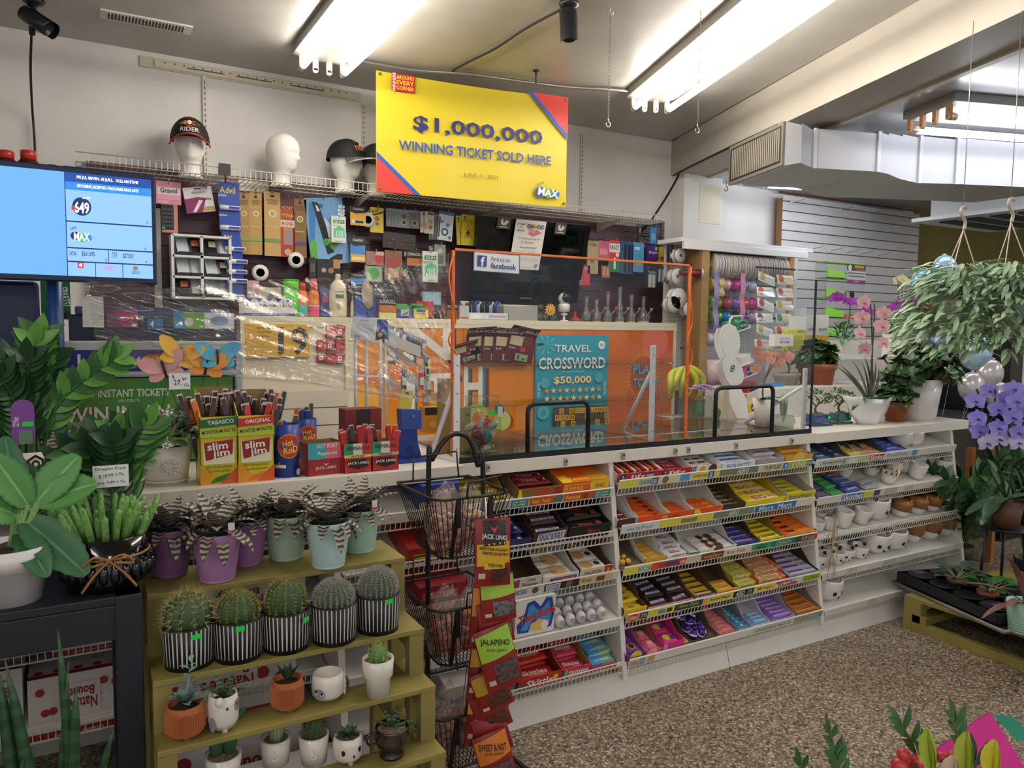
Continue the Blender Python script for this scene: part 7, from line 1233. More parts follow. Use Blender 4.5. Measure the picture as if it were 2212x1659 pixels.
for a,c,lb,col,n in((1766,1796,'purple and green mint packs, leftmost on the second right shelf','#5a3a8a',5),(1797,1826,'green mint packs on the second right shelf','#3f9a4f',5),(1828,1868,'white and navy gum packs on the second right shelf','#3a4a9a',4),(1870,1906,'grey tray with black badge mint packs','#9a9ea4',2)):
 x0,x1=s.at(a),s.at(c);fill(s,x0,x1,'mint_pack',lb[:1].upper()*0+'pack among '+lb,lb[:30],col,[('r',.1,.2,.9,.8,'#5fb04a' if 'green' in lb else '#d6dae2'),('t','Dentyne',.5,.5,.7,.5,'#20303a')],n,2,l=.04,h=.014,cat='gum',yaw=.15)
b=MB()
for k in range(7):p=aY(1800+ru(-6,8),1112,2.38);q=aY(1800+ru(-14,14),ru(1215,1262),2.36);b.tube(smooth([p,(p+q)/2+V((ru(-.03,.03),0,0)),q],4),.002,M('#a8916a',.8),4)
tag(b.build('twine'),'loose jute twine hanging over the right bay pot shelves','twine')
#low green bench with seedling tray
OL=M('#998c4c',.6,kind='noise',c2='#867a40',scale=7)
t=thing('wooden_bench','low olive-green painted wooden bench at the right end of the counter','bench',(3.6,2.26,0))
for nm,q in(('top_board',(0,.95,-1.9,0,.15,.17)),('leg',(0,.055,-.09,0,.045,.15)),('leg',(0,.055,-1.2,-1.1,.045,.15)),('runner',(0,.045,-1.9,0,0,.045)),('crosspiece',(0,.9,-.12,-.045,0.045,.085)),('crosspiece',(0.045,.5,-.7,-.62,.045,.085))):
 b=MB();b.box(*q,OL);b.build(nm,t,bevel=.002)
t=thing('baking_sheet','grey metal baking sheet under the black seedling tray','tray',(3.84,2.0,.1705),(0,0,-.28));b=MB();b.box(-.24,.24,-.34,.34,0,.004,M('#a9a7a2',.35,.8));b.tube([(-.24,-.34,.012),(.24,-.34,.012),(.24,.34,.012),(-.24,.34,.012)],.006,M('#c4c2bd',.3,.8),6,True);b.build('sheet',t)
t=thing('seedling_tray','black plastic seedling tray with round empty cups on the bench','tray',(3.84,2.02,.19),(0,0,-.28));b=MB();tm=M('#17191f',.35);b.box(-.22,.22,-.31,.31,0,.006,tm)
for q in((-.22,-.21,-.31,.31),(.21,.22,-.31,.31),(-.22,.22,-.31,-.3),(-.22,.22,.3,.31)):b.box(q[0],q[1],q[2],q[3],0,.05,tm)
b.build('tray_body',t,bevel=.003)
for i in range(3):
 for j in range(4):
  b=MB();b.lathe([(.05,.006),(.062,.055),(.068,.055),(.068,.05)],tm,18,(-.14+.14*i,-.225+.15*j,0));b.build('cup',t)
def violet(px,py,z,R,label,m):
 t=potted('african_violet',label,px,py,z);b=MB();pot(b,.032,.045,.06,TERRA,rim=.02);b.build('pot',t);b=MB()
 for k in range(15):
  a=k*2.4;r=R*ru(.55,1);d=V((cos(a),sin(a),ru(.35,1.1)));p=V((0,0,.055));q=p+d.normalized()*r;b.tube([p,q],.0028,M('#7a8a5a',.5),4);b.leaf(q,d+V((0,0,-.1)),(0,0,1),.068,.056,m,.5,.15,4,OVAL)
 b.build('leaves',t)
violet(2132,1302,.197,.085,'green-leaved african violet in a terracotta pot on the seedling tray',LEAFM);violet(2066,1275,.197,.09,'dusky grey-leaved african violet at the tray corner',M('#44544a',.6,kind='noise',c2='#36463c',scale=20))
t=potted('spiky_succulent','pale mint ribbed pot with a pink-edged plant at the right frame edge',2210,1365,.1705);b=MB();mg=M('#a9d0c2',.35);pot(b,.055,.072,.14,mg);[b.lathe([(.057+.0011*k,.012*k+.004),(.0595+.0011*k,.012*k+.01)],mg,28)for k in range(11)];b.build('pot',t);b=MB()
for d in((-1,.1,.25),(-.9,-.2,.5),(-.8,.4,.7),(-.3,0,1)):b.leaf((0,0,.13),d,(0,0,1),.3,.035,M('#5a5a3a',.5,kind='noise',c2='#b06a6a',scale=9),.6,.4,8)
b.build('leaves',t)
def leafy(name,label,px,py,z,stems,H,spread,L,W,mats,pr=None,dy=0,lean=(0,0)):
 t=potted(name,label,px,py,z,dy=dy)
 if pr:b=MB();pot(b,*pr,M('#2c2d31',.4));b.build('pot',t)
 z0=pr[2]*.85 if pr else 0;bs=MB();bl=MB()
 for k in range(stems):
  a=k*2.4+rr_();s_=spread*ru(.4,1);h=H*ru(.65,1);P=smooth([(.02*cos(a),.02*sin(a),z0),(s_*.5*cos(a)+lean[0]*.4,s_*.5*sin(a)+lean[1]*.4,z0+h*.6),(s_*cos(a)+lean[0],s_*sin(a)+lean[1],z0+h)],5);bs.tube(P,.006,M('#4a6a3a',.5),5,r2=.003)
  for i in range(3,len(P)):
   for sd in(-1,1):d=(P[i]-P[i-1]).normalized();sv=d.cross(V((sin(a),-cos(a),.2))).normalized();bl.leaf(P[i],d*.6+sv*sd*.9,(cos(a)*.3,sin(a)*.3-.3,1),L*ru(.8,1.1),W,mats[(k+i)%len(mats)],.3,.2,4,SPEAR)
  bl.leaf(P[-1],P[-1]-P[-2],(cos(a),sin(a),.3),L,W,mats[k%len(mats)],.2,.2,4,SPEAR)
 bs.build('stems',t);bl.build('foliage',t);return t
leafy('leafy_plant','bushy green houseplant in a clear sleeve behind the violets',2115,1225,.1705,22,.5,.36,.11,.048,[LEAFM,LEAFD,LEAFM],(.07,.08,.1),dy=.12)
p=aZ(2110,1235,.1705);b=MB();n=28;vs=[((.09+.09*v)*cos(a)*(1+.04*sin(5*a)),(.09+.09*v)*sin(a),.02+.3*v+.02*sin(3*a)*v)for v in(0,.5,1)for a in[k*2*PI/n for k in range(n)]];b.add(vs,[(i*n+k,i*n+(k+1)%n,(i+1)*n+(k+1)%n,(i+1)*n+k)for i in range(2)for k in range(n)],M('#f0f4f0',.06,kind='glass',ior=1.6,bump=.5,bscale=9),True);tag(b.build('plastic_sleeve',loc=(p.x,p.y+.12,.1705)),'clear crinkled plastic sleeve around the bushy plant','sleeve')
LP=leafy('leafy_plant','dark leafy houseplant below the lavender orchid at the right edge',2225,1200,.1705,16,.55,.26,.11,.05,[LEAFD,LEAFM],(.07,.085,.12),dy=.0);LP.location.z=0;LP.scale.z=1.3
pL_=aD(2175,1075,3.85);zo=pL_.z-.15;t=thing('plant_stand','slim black plant stand under the lavender orchid','plant stand',(pL_.x,pL_.y,0));b=MB();b.lathe([(.001,-.012),(.11,-.012),(.11,0),(.001,0)],M(BLK),20,(0,0,zo));b.build('top_plate',t)
for k in range(3):b=MB();a=k*2.1+.5;b.tube([(.09*cos(a),.09*sin(a),zo-.012),(.12*cos(a),.12*sin(a),.1705)],.008,M(BLK),6);b.build('leg',t)
t=thing('orchid','lavender-blue orchid with dark stems at the right edge','potted plant',(pL_.x,pL_.y,zo));hz=.14;b=MB();b.lathe([(.001,0),(.06,0),(.08,hz),(.07,hz),(.001,hz-.02)],M('#6a4a3c',.5),20);b.build('pot',t);b=MB()
for d,L in(((-1,-.1,.15),.26),((-.9,-.3,.5),.22),((.6,-.5,.4),.22),((-.7,.3,.05),.24),((.1,-1,.3),.2),((-.95,.1,-.15),.22)):b.leaf((0,0,hz),d,(0,0,1),L,.075,LEAFD,.7,.25,6,OVAL)
b.build('leaves',t)
lv=M('#8478d8',.45,kind='noise',c2='#9a8ee6',scale=18);lv2=M('#d0c8e8',.45,kind='noise',c2='#b8acdc',scale=18);ll=M('#3a2478',.4)
fl=[(2138,846),(2107,868),(2196,868),(2190,842),(2156,886),(2188,903),(2210,904),(2112,906),(2116,934),(2157,926),(2200,936),(2200,958),(2176,862),(2158,950),(2132,958),(2212,880)]
for i,(x,y)in enumerate(fl):
 p=aD(x,y,3.6+ru(-.06,.06));b=MB();lily(b,(0,0,0),(-.55+ru(-.25,.25),-1,.1+ru(-.2,.2)),.098,lv2 if i in(13,11,14)else lv,ll);b.build('flower',t,loc=p-t.location)
for a,m_,e in((2140,2125,2110),(2150,2150,2150),(2165,2180,2195)):
 b=MB();b.tube(smooth([(0,0,hz),aD(m_+8,1000,3.78)-t.location,aD(m_,900,3.68)-t.location,aD(e,840,3.62)-t.location],6),.0045,M('#2f3328',.5),6);b.build('flower_stem',t)
hm_=[M('#86a884',.5,kind='noise',c2='#a9c4a4',scale=40),M('#6f9472',.5,kind='noise',c2='#8fb08c',scale=40),M('#9fbf9c',.5,kind='noise',c2='#c4d6bc',scale=50)]
for(px,hx,hy,lb,D_)in((2078,2080,462,'left hanging basket trailing striped silvery-green leaves',2.95),(2196,2183,445,'right hanging basket trailing striped silvery-green leaves',2.85)):
 c=aD(px,650,D_);hk=aD(hx,hy,D_);t=thing('hanging_basket',lb,'hanging plant',(c.x,c.y,c.z));b=MB();b.lathe([(.001,-.09),(.07,-.09),(.1,.0),(.095,.0)],M('#7d8a78',.5),22);b.build('basket',t);b=MB()
 for k in range(760):
  a=rr_()*6.28;v=rr_();r=.1+.1*sin(min(1,v*1.4)*1.5);z=.12-.3*v+ru(-.03,.03)if k>160 else ru(.05,.15)
  if k<=160:r*=rr_()
  d=V((cos(a),sin(a),ru(-.7,.5)));b.leaf((r*cos(a),r*sin(a),z),d,(0,-.3,1),ru(.055,.085),.019,hm_[k%3],.5,.35,3,SPEAR)
 b.build('foliage',t)
 for dx,dy_ in((-.11,0),(.1,-.03),(.0,.11)):b=MB();b.tube([(dx,dy_,.02),hk-c+V((.01,0,-.06))],.0022,M('#c9beb4',.5),5);b.build('hanger_cord',t)
 b=MB();h_=hk-c;b.tube(smooth([h_+V((.012,0,-.06)),h_+V((.018,0,-.03)),h_+V((-.012,0,0)),h_+V((-.01,0,.02)),h_+V((.012,0,.03)),h_+V((.022,0,.02))],5),.006,M('#b9aea4',.35),7);b.build('hook',t)
 b=MB();b.tube([hk+V((0,0,.026)),(hk.x,hk.y,HR)],.0016,METAL,5);tag(b.build('ceiling_wire'),'thin ceiling wire holding the '+lb.split(' hang')[0]+' hanging basket','wire')
for px,py,r,c,c2,lb in((2041,580,.075,'#86b8d8','#b9d4e4','pale blue foil balloon above the hanging leaves'),(1994,610,.075,'#6fb0d8','#a8d0e8','blue foil balloon at the left of the hanging leaves'),(2066,727,.085,'#d8803a','#5fae4a','multicoloured foil balloon with painted balloons'),(2108,762,.1,'#8fb8d4','#b9d2e0','light blue foil balloon above the silver pair'),(2100,836,.085,'#b9b4ba','#d0cacc','silver foil balloon with grey dots, lower of the pair'),(2138,808,.085,'#b4aeb2','#cdc6c8','silver foil balloon with grey dots, upper of the pair'),(2158,855,.08,'#b0abb0','#c8c2c6','silver foil balloon partly behind the lavender orchid'),(2030,742,.07,'#3a4a86','#6f86b4','dark blue speckled foil balloon behind the big jade plant')):
 p=aD(px,py,4.6);b=MB();b.ball((0,0,0),r,M(c,.2,.35,kind='noise',c2=c2,scale=26),24,12,(1,.55,1.1));b.prism([(-.008,0,r*1.08),(.008,0,r*1.08),(.01,0,r*1.2),(-.01,0,r*1.2)],(0,.003,0),c2);o=b.build('foil_balloon',loc=p,rot=(0,ru(-.3,.3),-.5));tag(o,lb,'balloon')
 b=MB();b.tube([p+V((0,0,-r)),(p.x+.05,p.y+.1,.9)],.0012,M('#d8d4d0',.4),4);tag(b.build('balloon_string'),'string of the '+lb,'string')
p=aD(2080,930,4.7);b=MB();b.box(p.x-.02,p.x+1.0,p.y+.35,p.y+.8,0,.92,'#33302c');tag(b.build('stock_table'),'dark table behind the counter end below the silver balloons','table')
for nm,lb,px,py,w,h,c in(('pink_pillow','bright pink gift bag on the dark table behind the tall white pot',2055,886,.16,.08,'#e06aa0'),('pink_ball','magenta wrapped bundle beside the pink gift bag',2085,892,.08,.06,'#c0407a')):
 p=aD(px,py,4.75);b=MB();b.ball((0,0,0),w/2,M(c,.5,kind='noise',c2='#c84a8a',scale=12),16,8,(1,.8,h/w));tag(b.build(nm,loc=(p.x+.12,p.y+.5,.92+h/2)),lb,'gift')
p=aD(2088,1010,4.75);b=MB();b.box(-.02,.02,-.02,.02,0,.78,M('#a8703a',.5));b.box(-.02,.3,-.03,-.01,.6,.66,M('#a8703a',.5));b.box(-.02,.3,-.03,.3,.36,.4,M('#a8703a',.5));b.box(.26,.3,-.02,.02,0,.78,M('#a8703a',.5));b.box(.26,.3,.26,.3,0,.38,M('#a8703a',.5));b.box(-.02,.02,.26,.3,0,.38,M('#a8703a',.5));tag(b.build('wooden_chair',loc=(p.x+.04,p.y,0)),'brown wooden chair standing past the end of the counter','chair')
p=aD(2197,830,5.4);t=thing('drinks_fridge','tall black glass-fronted fridge at the right frame edge','fridge',(p.x,p.y,0));hh=aD(2190,722,5.4).z;b=MB();b.box(-.1,.6,0,.6,0,hh,M('#141518',.2));b.build('fridge_body',t);b=MB();b.box(.06,.075,-.01,0,.3,hh-.1,'#d8d8d8');b.box(.0,.55,-.004,0,hh-.02,hh,'#3a4a50');b.build('door_frame',t)
for px,py,lb,fc,fl_ in((1823,735,'purple orchid behind the pink orchid planter, left','#8a1f96',[(1800,646),(1808,640),(1818,644),(1826,650),(1836,652),(1845,655),(1868,668),(1880,676)]),(1952,735,'purple orchid on the back counter, right of the pink orchid','#8f2a9a',[(1925,668),(1936,660),(1946,655),(1955,650),(1964,648),(1973,652),(1980,650),(1950,668),(1942,672)])):
 p=aD(px,py,5.0);t=thing('orchid',lb,'potted plant',(p.x,p.y,p.z));O=t.location;b=MB();b.box(-.08,.08,-.06,.06,-.09,0,'#e4e2de');b.build('box_planter',t);b=MB();bush(b,(0,0,.02),(.12,.08,.08),40,.09,.03,[LEAFM,LEAFL],.5,.2);b.build('foliage',t);pm_=M(fc,.5,kind='noise',c2='#a83ab0',scale=20)
 for x,y in fl_:q=aD(x,y,4.95);b=MB();lily(b,(0,0,0),(-.3+ru(-.4,.4),-1,ru(-.3,.3)),.07,pm_,pm_);b.build('flower',t,loc=q-O)
 b=MB();m_=aD(fl_[4][0],fl_[4][1],4.97)-O;b.tube(smooth([(0,0,0),m_*.6+V((.02,0,0)),m_],5),.004,M('#3a3a2a'),5);b.build('flower_stem',t)
p0,p1=aD(1820,745,5.0),aD(1985,730,5.0);b=MB();b.box(p0.x-.05,p1.x+.2,max(p0.y,3.32),p0.y+.4,0,p0.z-.1,M('#e0dcd6',.5));tag(b.build('back_counter'),'white back counter under the purple orchids and leafy planters','counter')
p=aD(1956,722,4.7);t=thing('pothos_planter','white box planter of lime and green pothos on the back counter','potted plant',(p.x,p.y,p.z));b=MB();b.box(-.14,.14,-.06,.06,-.14,0,'#e6e4df');b.build('box_planter',t);b=MB();bush(b,(0,0,.01),(.15,.08,.08),70,.06,.035,[LEAFL,LEAFM,M('#a8c47a',.4,kind='noise',c2='#7fa85a',scale=20)],.5,.2);b.build('foliage',t)
p=aD(1947,665,5.4);t=thing('orchid','cream orchid far back against the white slatwall','potted plant',(p.x,p.y,p0.z-.1));b=MB();b.lathe([(.001,0),(.05,0),(.065,.1),(.05,.1)],GLOSSW,18);b.build('pot',t);ym=M('#d6cf9a',.5)
for x,y in((1940,607),(1950,604),(1957,610)):q=aD(x,y,5.35);b=MB();lily(b,(0,0,0),(-.3,-1,.1),.08,ym,ym);b.build('flower',t,loc=q-t.location);b=MB();b.tube(smooth([(0,0,.1),(q-t.location)*.6,q-t.location],4),.003,M('#2f3324'),5);b.build('flower_stem',t)
b=MB();b.tube([(7.1,4.7,1.78),(12,4.7,1.78)],.04,M('#857b3e',.5),10);b.tube([(7.1,4.72,1.86),(12,4.72,1.86)],.015,M('#8d8446',.5),8);tag(b.build('wall_pipe'),'yellow-painted pipe along the yellow back wall','pipe')
#bouquet in the foreground and tape on the floor
b=MB();p=aZ(2198,1580,0);b.box(-.07,.12,-.035,.035,0,.0008,'#1c8a74');tag(b.build('floor_tape',loc=p,rot=(0,0,.9)),'short strip of green tape stuck on the pebble floor','tape')
c=aD(2090,1900,1.45);t=thing('bouquet','bouquet of lilies, berries and greenery in hot pink paper, bottom right','bouquet',(c.x,c.y,0));z0=c.z;b=MB();b.lathe([(.001,0),(.13,0),(.15,z0-.1),(.14,z0-.1),(.12,.02)],M('#55585c',.5),24);b.build('bucket',t)
b=MB();Q=lambda x,y,d:aD(x,y,d)-t.location;vs=[Q(2138,1537,1.66),Q(2235,1690,1.6),Q(2130,1800,1.5),Q(2020,1620,1.58)];b.add(vs+[v+V((.0,.002,.0))for v in vs],[(0,1,2,3),(7,6,5,4)],M('#d4148f',.6));b.build('pink_paper',t)
def sprig(pts,d,L,m=LEAFM):
 P=smooth([Q(x,y,d)for x,y in pts],4);b=MB();b.tube(P,.003,M('#6a5a48',.6),5)
 for i in range(1,len(P),1):
  dd=(P[i]-P[i-1]).normalized();s_=(1 if i%2 else-1);b.leaf(P[i],dd*.7+V((.7*s_,-.3,.1)),(0,-1,.4),L*ru(.8,1.1),L*.42,m,.3,.2,4,SPEAR)
 b.leaf(P[-1],P[-1]-P[-2],(0,-1,.3),L,L*.4,m,.1,.2,4,SPEAR);b.build('sprig',t)
sprig([(1990,1700),(1975,1620),(1945,1565)],1.42,.045);sprig([(2080,1690),(2070,1610),(2062,1560)],1.45,.05);sprig([(1815,1690),(1805,1640),(1792,1580)],1.42,.035);sprig([(1830,1720),(1812,1660),(1805,1640)],1.38,.04);sprig([(1740,1700),(1728,1650)],1.4,.035);sprig([(2110,1700),(2105,1640)],1.44,.05,LEAFD);sprig([(1985,1720),(1990,1630)],1.4,.05,LEAFD)
for x,y,r in((1952,1630,.014),(1986,1647,.018),(2010,1643,.012),(1945,1655,.019),(2035,1636,.011),(2058,1635,.012),(1962,1662,.014)):
 b=MB();b.ball(Q(x,y,1.4),r*.9,M('#d0424a',.3),12,8);b.tube([Q(x,y,1.4),Q(x+4,y+40,1.4)],.002,M('#5a6a3a'),5);b.build('berry',t)
for x,y,dx,c_,L in((2012,1650,-8,'#9ac42f',.085),(2085,1650,2,'#a8b83a',.08),(2140,1655,10,'#e0d02f',.07),(2060,1665,0,'#e6c8d0',.05),(2075,1672,30,'#dcd23a',.05)):
 b=MB();p=Q(x,y+25,1.38);d=Q(x+dx,y-60,1.38)-p
 for k in range(3):b.leaf(p,d+V((.01*cos(k*2.1),.012*sin(k*2.1),0)),(cos(k*2.1),sin(k*2.1),0),L,.032,M(c_,.4,kind='noise',c2='#c4cf5a',scale=14),.2,-.9,5,OVAL)
 b.build('lily_bud',t)
#left end of the counter: lottery screen, sign, terminal
navy=M('#1d2f6e',.35)
t=thing('lottery_screen','wide lottery monitor showing jackpots on a blue pole','monitor',(-.1,2.8,0));A=aY(335,378,2.8);Bq=aY(322,614,2.8);W_=.66;h=A.z-Bq.z;x1=A.x+.1;tz=Bq.z
b=MB();b.box(x1-W_,x1,0,.05,tz,tz+h,M('#142548',.35));b.build('monitor_case',t,bevel=.004)
sc=lambda c,p=.9:M(c,.4,kind='emit',power=p)
u=lambda px:(aY(px,490,2.798).x+.1-(x1-W_))/W_
v=lambda px,py:(aY(px,py,2.798).z-tz)/h
b=MB();LB,DB=sc('#6098e8',.75),sc('#16306c',.5)
L_=[('r',.02,.05,.98,.95,LB),('r',u(143),.05,.98,.95,sc('#7fabec',.75)),('r',u(143),.87,.98,.95,sc('#1d4a9a',.6)),('r',u(143),.8,.98,.87,sc('#2f7fcf',.7))]
for y in(.52,.29,.17):L_.append(('r',u(143),y,.98,y+.012,DB))
L_+=[('r',u(142),.05,u(144),.95,DB),('r',u(232),.18,u(233.5),.3,DB),('r',u(203),.05,u(204.5),.18,DB),('r',u(262),.05,u(263.5),.18,DB)]
um=u(236)
L_+=[('t','FRI JUL 08/VEN. 08 JUILL.  10:22 AM ET/HE',um,.91,.265,.034,sc('#fff')),('t','UPCOMING JACKPOTS / PROCHAINS GROS LOTS',um,.835,.265,.034,sc('#fff')),('c',u(178),.66,.04,DB,.08),('t','649',u(178),.65,.062,.1,sc('#fff'),0,1.6),('t','LOTTO',u(188),.735,.035,.018,sc('#fff')),('c',u(160),.64,.01,sc('#c8202a')),('t','Lotto',u(158),.47,.026,.03,DB,20),('c',u(162),.4,.02,DB),('c',u(178),.39,.022,sc('#3f8a4a')),('c',u(190),.39,.016,sc('#2f6fb0')),('t','MAX',u(176),.395,.065,.07,sc('#fff'),0,1.6),('t','EXTRA',u(156),.245,.028,.035,DB),('t','$261,875',u(189),.245,.055,.045,DB),('t','TOP UP',u(246),.25,.02,.05,DB),('t','$27,053',u(275),.245,.045,.045,DB),('r',u(165),.12,u(178),.17,sc('#b02030')),('t','49',u(171.5),.145,.014,.035,sc('#fff')),('t','LOTTARIO',u(231),.13,.04,.03,sc('#c8302a')),('c',u(290),.14,.012,sc('#6a6a5a')),('t','$30,521',u(291),.1,.035,.03,DB),('t','$2',u(227),.2,.008,.025,DB),('t','$1',u(314),.2,.008,.025,DB),('t','$3',u(318),.56,.008,.025,DB),('t','$5',u(313),.32,.008,.025,DB)]
b.face((x1-W_,0,tz),(1,0,0),(0,0,1),W_,h,L_,.0003);b.build('screen',t)
b=MB();px_=aY(118,660,2.86).x+.1;b.lathe([(.024,1.0),(.024,tz+.1)],M('#1f4a86',.35),20,(px_,.08,0));b.build('pole',t)
xa,xb,_,zt=rect(96,735,527,970,2.92);xb-=.0;zt=aY(310,737,2.92).z;t=thing('lottery_sign','grey-framed blue lottery sign above a green instant tickets poster','sign',(xa,2.92,ZC));W_=xb-xa;zt-=ZC;g=M('#b9bcc0',.35,.2)
b=MB();b.box(0,W_,0,.06,zt-.125,zt,g);b.box(0,.03,0,.06,0,zt-.12,g);b.box(W_-.03,W_,0,.06,0,zt-.12,g);b.box(.03,W_-.03,.02,.05,0,zt-.12,'#22346e');b.build('sign_frame',t,bevel=.008)
b=MB();b.face((.025,0,zt-.105),(1,0,0),(0,0,1),W_-.05,.075,[('r',0,0,1,1,'#2b2a86'),('t','Lottery',.29,.5,.33,.62,'#eceef6',0,1.6),('r',.49,.15,.56,.8,'#c8402e'),('c',.485,.5,.028,'#d9b04a'),('c',.535,.5,.028,'#d9b04a'),('t','O',.485,.5,.022,.3,'#2a2a2a'),('t','L',.535,.5,.018,.3,'#2a2a2a'),('t','oterie',.78,.5,.3,.62,'#eceef6',0,1.6)]);b.build('header_panel',t)
b=MB();b.face((.035,.018,.01),(1,0,0),(0,0,1),W_-.07,zt-.14,[('r',0,0,1,1,M('#2f8a4a',.4,kind='noise',c2='#7aa03a',scale=4)),('t','3 NEW INSTANT TICKETS',.33,.83,.56,.09,'#e6efe2',0,1.4),('t','YOU COULD',.38,.74,.12,.03,'#e6efe2'),('t','WIN IN AN',.33,.58,.58,.18,'#b0283a',0,1.6),('t','WIN IN AN',.325,.59,.58,.18,'#f0eeea',0,1.4),('t','INSTANT',.33,.33,.62,.18,'#b0283a',0,1.6),('t','INSTANT',.325,.34,.62,.18,'#f0eeea',0,1.4),('r',.66,.45,.8,.7,'#a83a34'),('t','GEMS',.73,.62,.12,.08,'#e8d24a'),('r',.83,.45,.98,.75,'#5a2434'),('t','$250 000',.9,.68,.12,.05,'#e0d0b0')]);b.build('green_poster',t)
t=thing('lottery_terminal','dark navy lottery terminal behind the lottery sign','terminal',(0,3.08,0));q=rect(148,664,512,736,3.08);b=MB();b.box(q[0],q[1],0,.25,ZC,q[3]-.03,M('#20264a',.35));b.prism([(q[0]+.02,0,q[3]-.03),(q[1]-.02,0,q[3]-.03),(q[1]-.02,.05,q[3]),(q[0]+.02,.05,q[3])],(0,.2,0),M('#2a3158',.35));b.build('terminal_body',t,bevel=.006)
for nm,lb,bb,c,lay,Y in(('receipt_card','blank white upright card in front of the navy terminal',(178,640,224,707),'#e4e2dc',[],3.05),('gift_voucher','maroon and red voucher card on the navy terminal',(230,669,298,707),'#a83a62',[('p',[(0,0),(.5,0),(.2,1),(0,1)],'#7a2f6a'),('r',.8,.05,.95,.2,'#eee')],3.05),('gift_voucher','round blue voucher badge on the navy terminal',(318,688,352,712),'#2f72b8',[('t','4',.3,.5,.25,.6,'#fff')],3.04),('gift_voucher','blue and green voucher card on the navy terminal',(375,674,441,710),'#6fae3a',[('p',[(0,0),(.4,0),(.3,1),(0,1)],'#3f8fc4'),('c',.5,.4,.15,'#d8d8c0'),('r',.85,.08,.95,.2,'#eee')],3.04),('gift_voucher','white voucher card with a pale blue oval on the terminal',(441,676,506,710),'#dfe2e8',[('c',.5,.5,.3,'#7f9fd0',.3)],3.05),('sports_poster','green hand-lettered sports betting poster beside the blue pole',(88,600,152,690),'#1f6a3c',[('t','SPARTS?',.8,.55,.75,.2,'#e2ece2',-82,.6),('t','BET',.85,.1,.3,.1,'#16181c')],3.3)):
 flat(nm,lb,'card',bb,Y,c,lay,d=.003)
q=rect(-40,606,86,780,3.0);t=thing('navy_monitor','back of a dark navy monitor at the left frame edge','monitor',((q[0]+q[1])/2,3.0,ZC));w=(q[1]-q[0])/2;b=MB();b.box(-w,w,0,.04,q[2]-ZC,q[3]-ZC,M('#161f48',.3));b.build('case',t,bevel=.015);b=MB();b.box(-.04,.04,.01,.04,0,q[2]-ZC+.05,navy);b.build('stand',t)
b=MB();q=rect(105,358,182,386,4.45);b.box(0,q[1]-q[0],0,.1,0,q[3]-q[2],'#25347a');b.face((0,0,0),(1,0,0),(0,0,1),q[1]-q[0],q[3]-q[2],[('r',.2,.2,.4,1,'#e6e6ea'),('c',.3,.6,.06,'#c8302a'),('t','TISSU',.52,.6,.2,.3,'#e6e6ea')]);tag(b.build('tissue_box',loc=(q[0],4.45,q[2])),'blue tissue box on top shelf edge left of the wire shelf','box');zz=q[2]
b=MB();b.box(-1.6,q[1]+.02,4.3,4.59,zz-.03,zz,M('#d9d6d0',.5));tag(b.build('wall_ledge'),'white wall ledge behind the lottery screen holding bottles and tissues','shelf')
for px in(14,62):p=aY(px,360,4.42);hh=aY(px,326,4.42).z-zz;t=thing('soda_bottle','red-capped bottle peeking over the screen, '+('leftmost' if px<30 else 'beside the tissue box'),'bottle',(p.x,4.42,zz));b=MB();b.lathe([(.001,0),(.045,0),(.045,hh*.5),(.022,hh*.75),(.022,hh*.8)],M('#4a1a16',.2),18);b.build('bottle_body',t);b=MB();b.lathe([(.034,hh*.62),(.034,hh*.98),(.03,hh),(.001,hh)],M('#c8342a',.3),20);b.build('cap',t)
c4=[aY(182,612,2.72),aY(973,545,2.56),aY(978,880,2.56),aY(215,775,2.85)];b=MB();n,m_=130,60;vs=[]
for i in range(n+1):
 for j in range(m_+1):
  s_,q=i/n,j/m_;p=(c4[0]*(1-s_)+c4[1]*s_)*(1-q)+(c4[3]*(1-s_)+c4[2]*s_)*q;th=math.atan2((1-q)*.42,1.02-s_);rr=math.hypot(1-s_,(1-q)*.42);k=.02*sin(9*s_+5*q)*sin(14*q-6*s_)+.026*min(rr,.6)*(sin(57*th+3*rr)+.6*sin(131*th-5*rr))+max(0,.5-s_)*.03*(abs(sin(13*s_+22*q))+abs(sin(29*q-33*s_)));vs.append((p.x,p.y+k*1.2+.04*sin(PI*q),p.z-.05*sin(PI*s_)*(1-q)+k*.4))
b.add(vs,[(i*(m_+1)+j,i*(m_+1)+j+1,(i+1)*(m_+1)+j+1,(i+1)*(m_+1)+j)for i in range(n)for j in range(m_)],M('#fbfbf8',.1,kind='glass',ior=2.4,bump=.3,bscale=25,haze=.03),True);tag(b.build('plastic_sheet'),'crumpled clear plastic sheet strung from the orange guard over the lottery sign','plastic sheet')
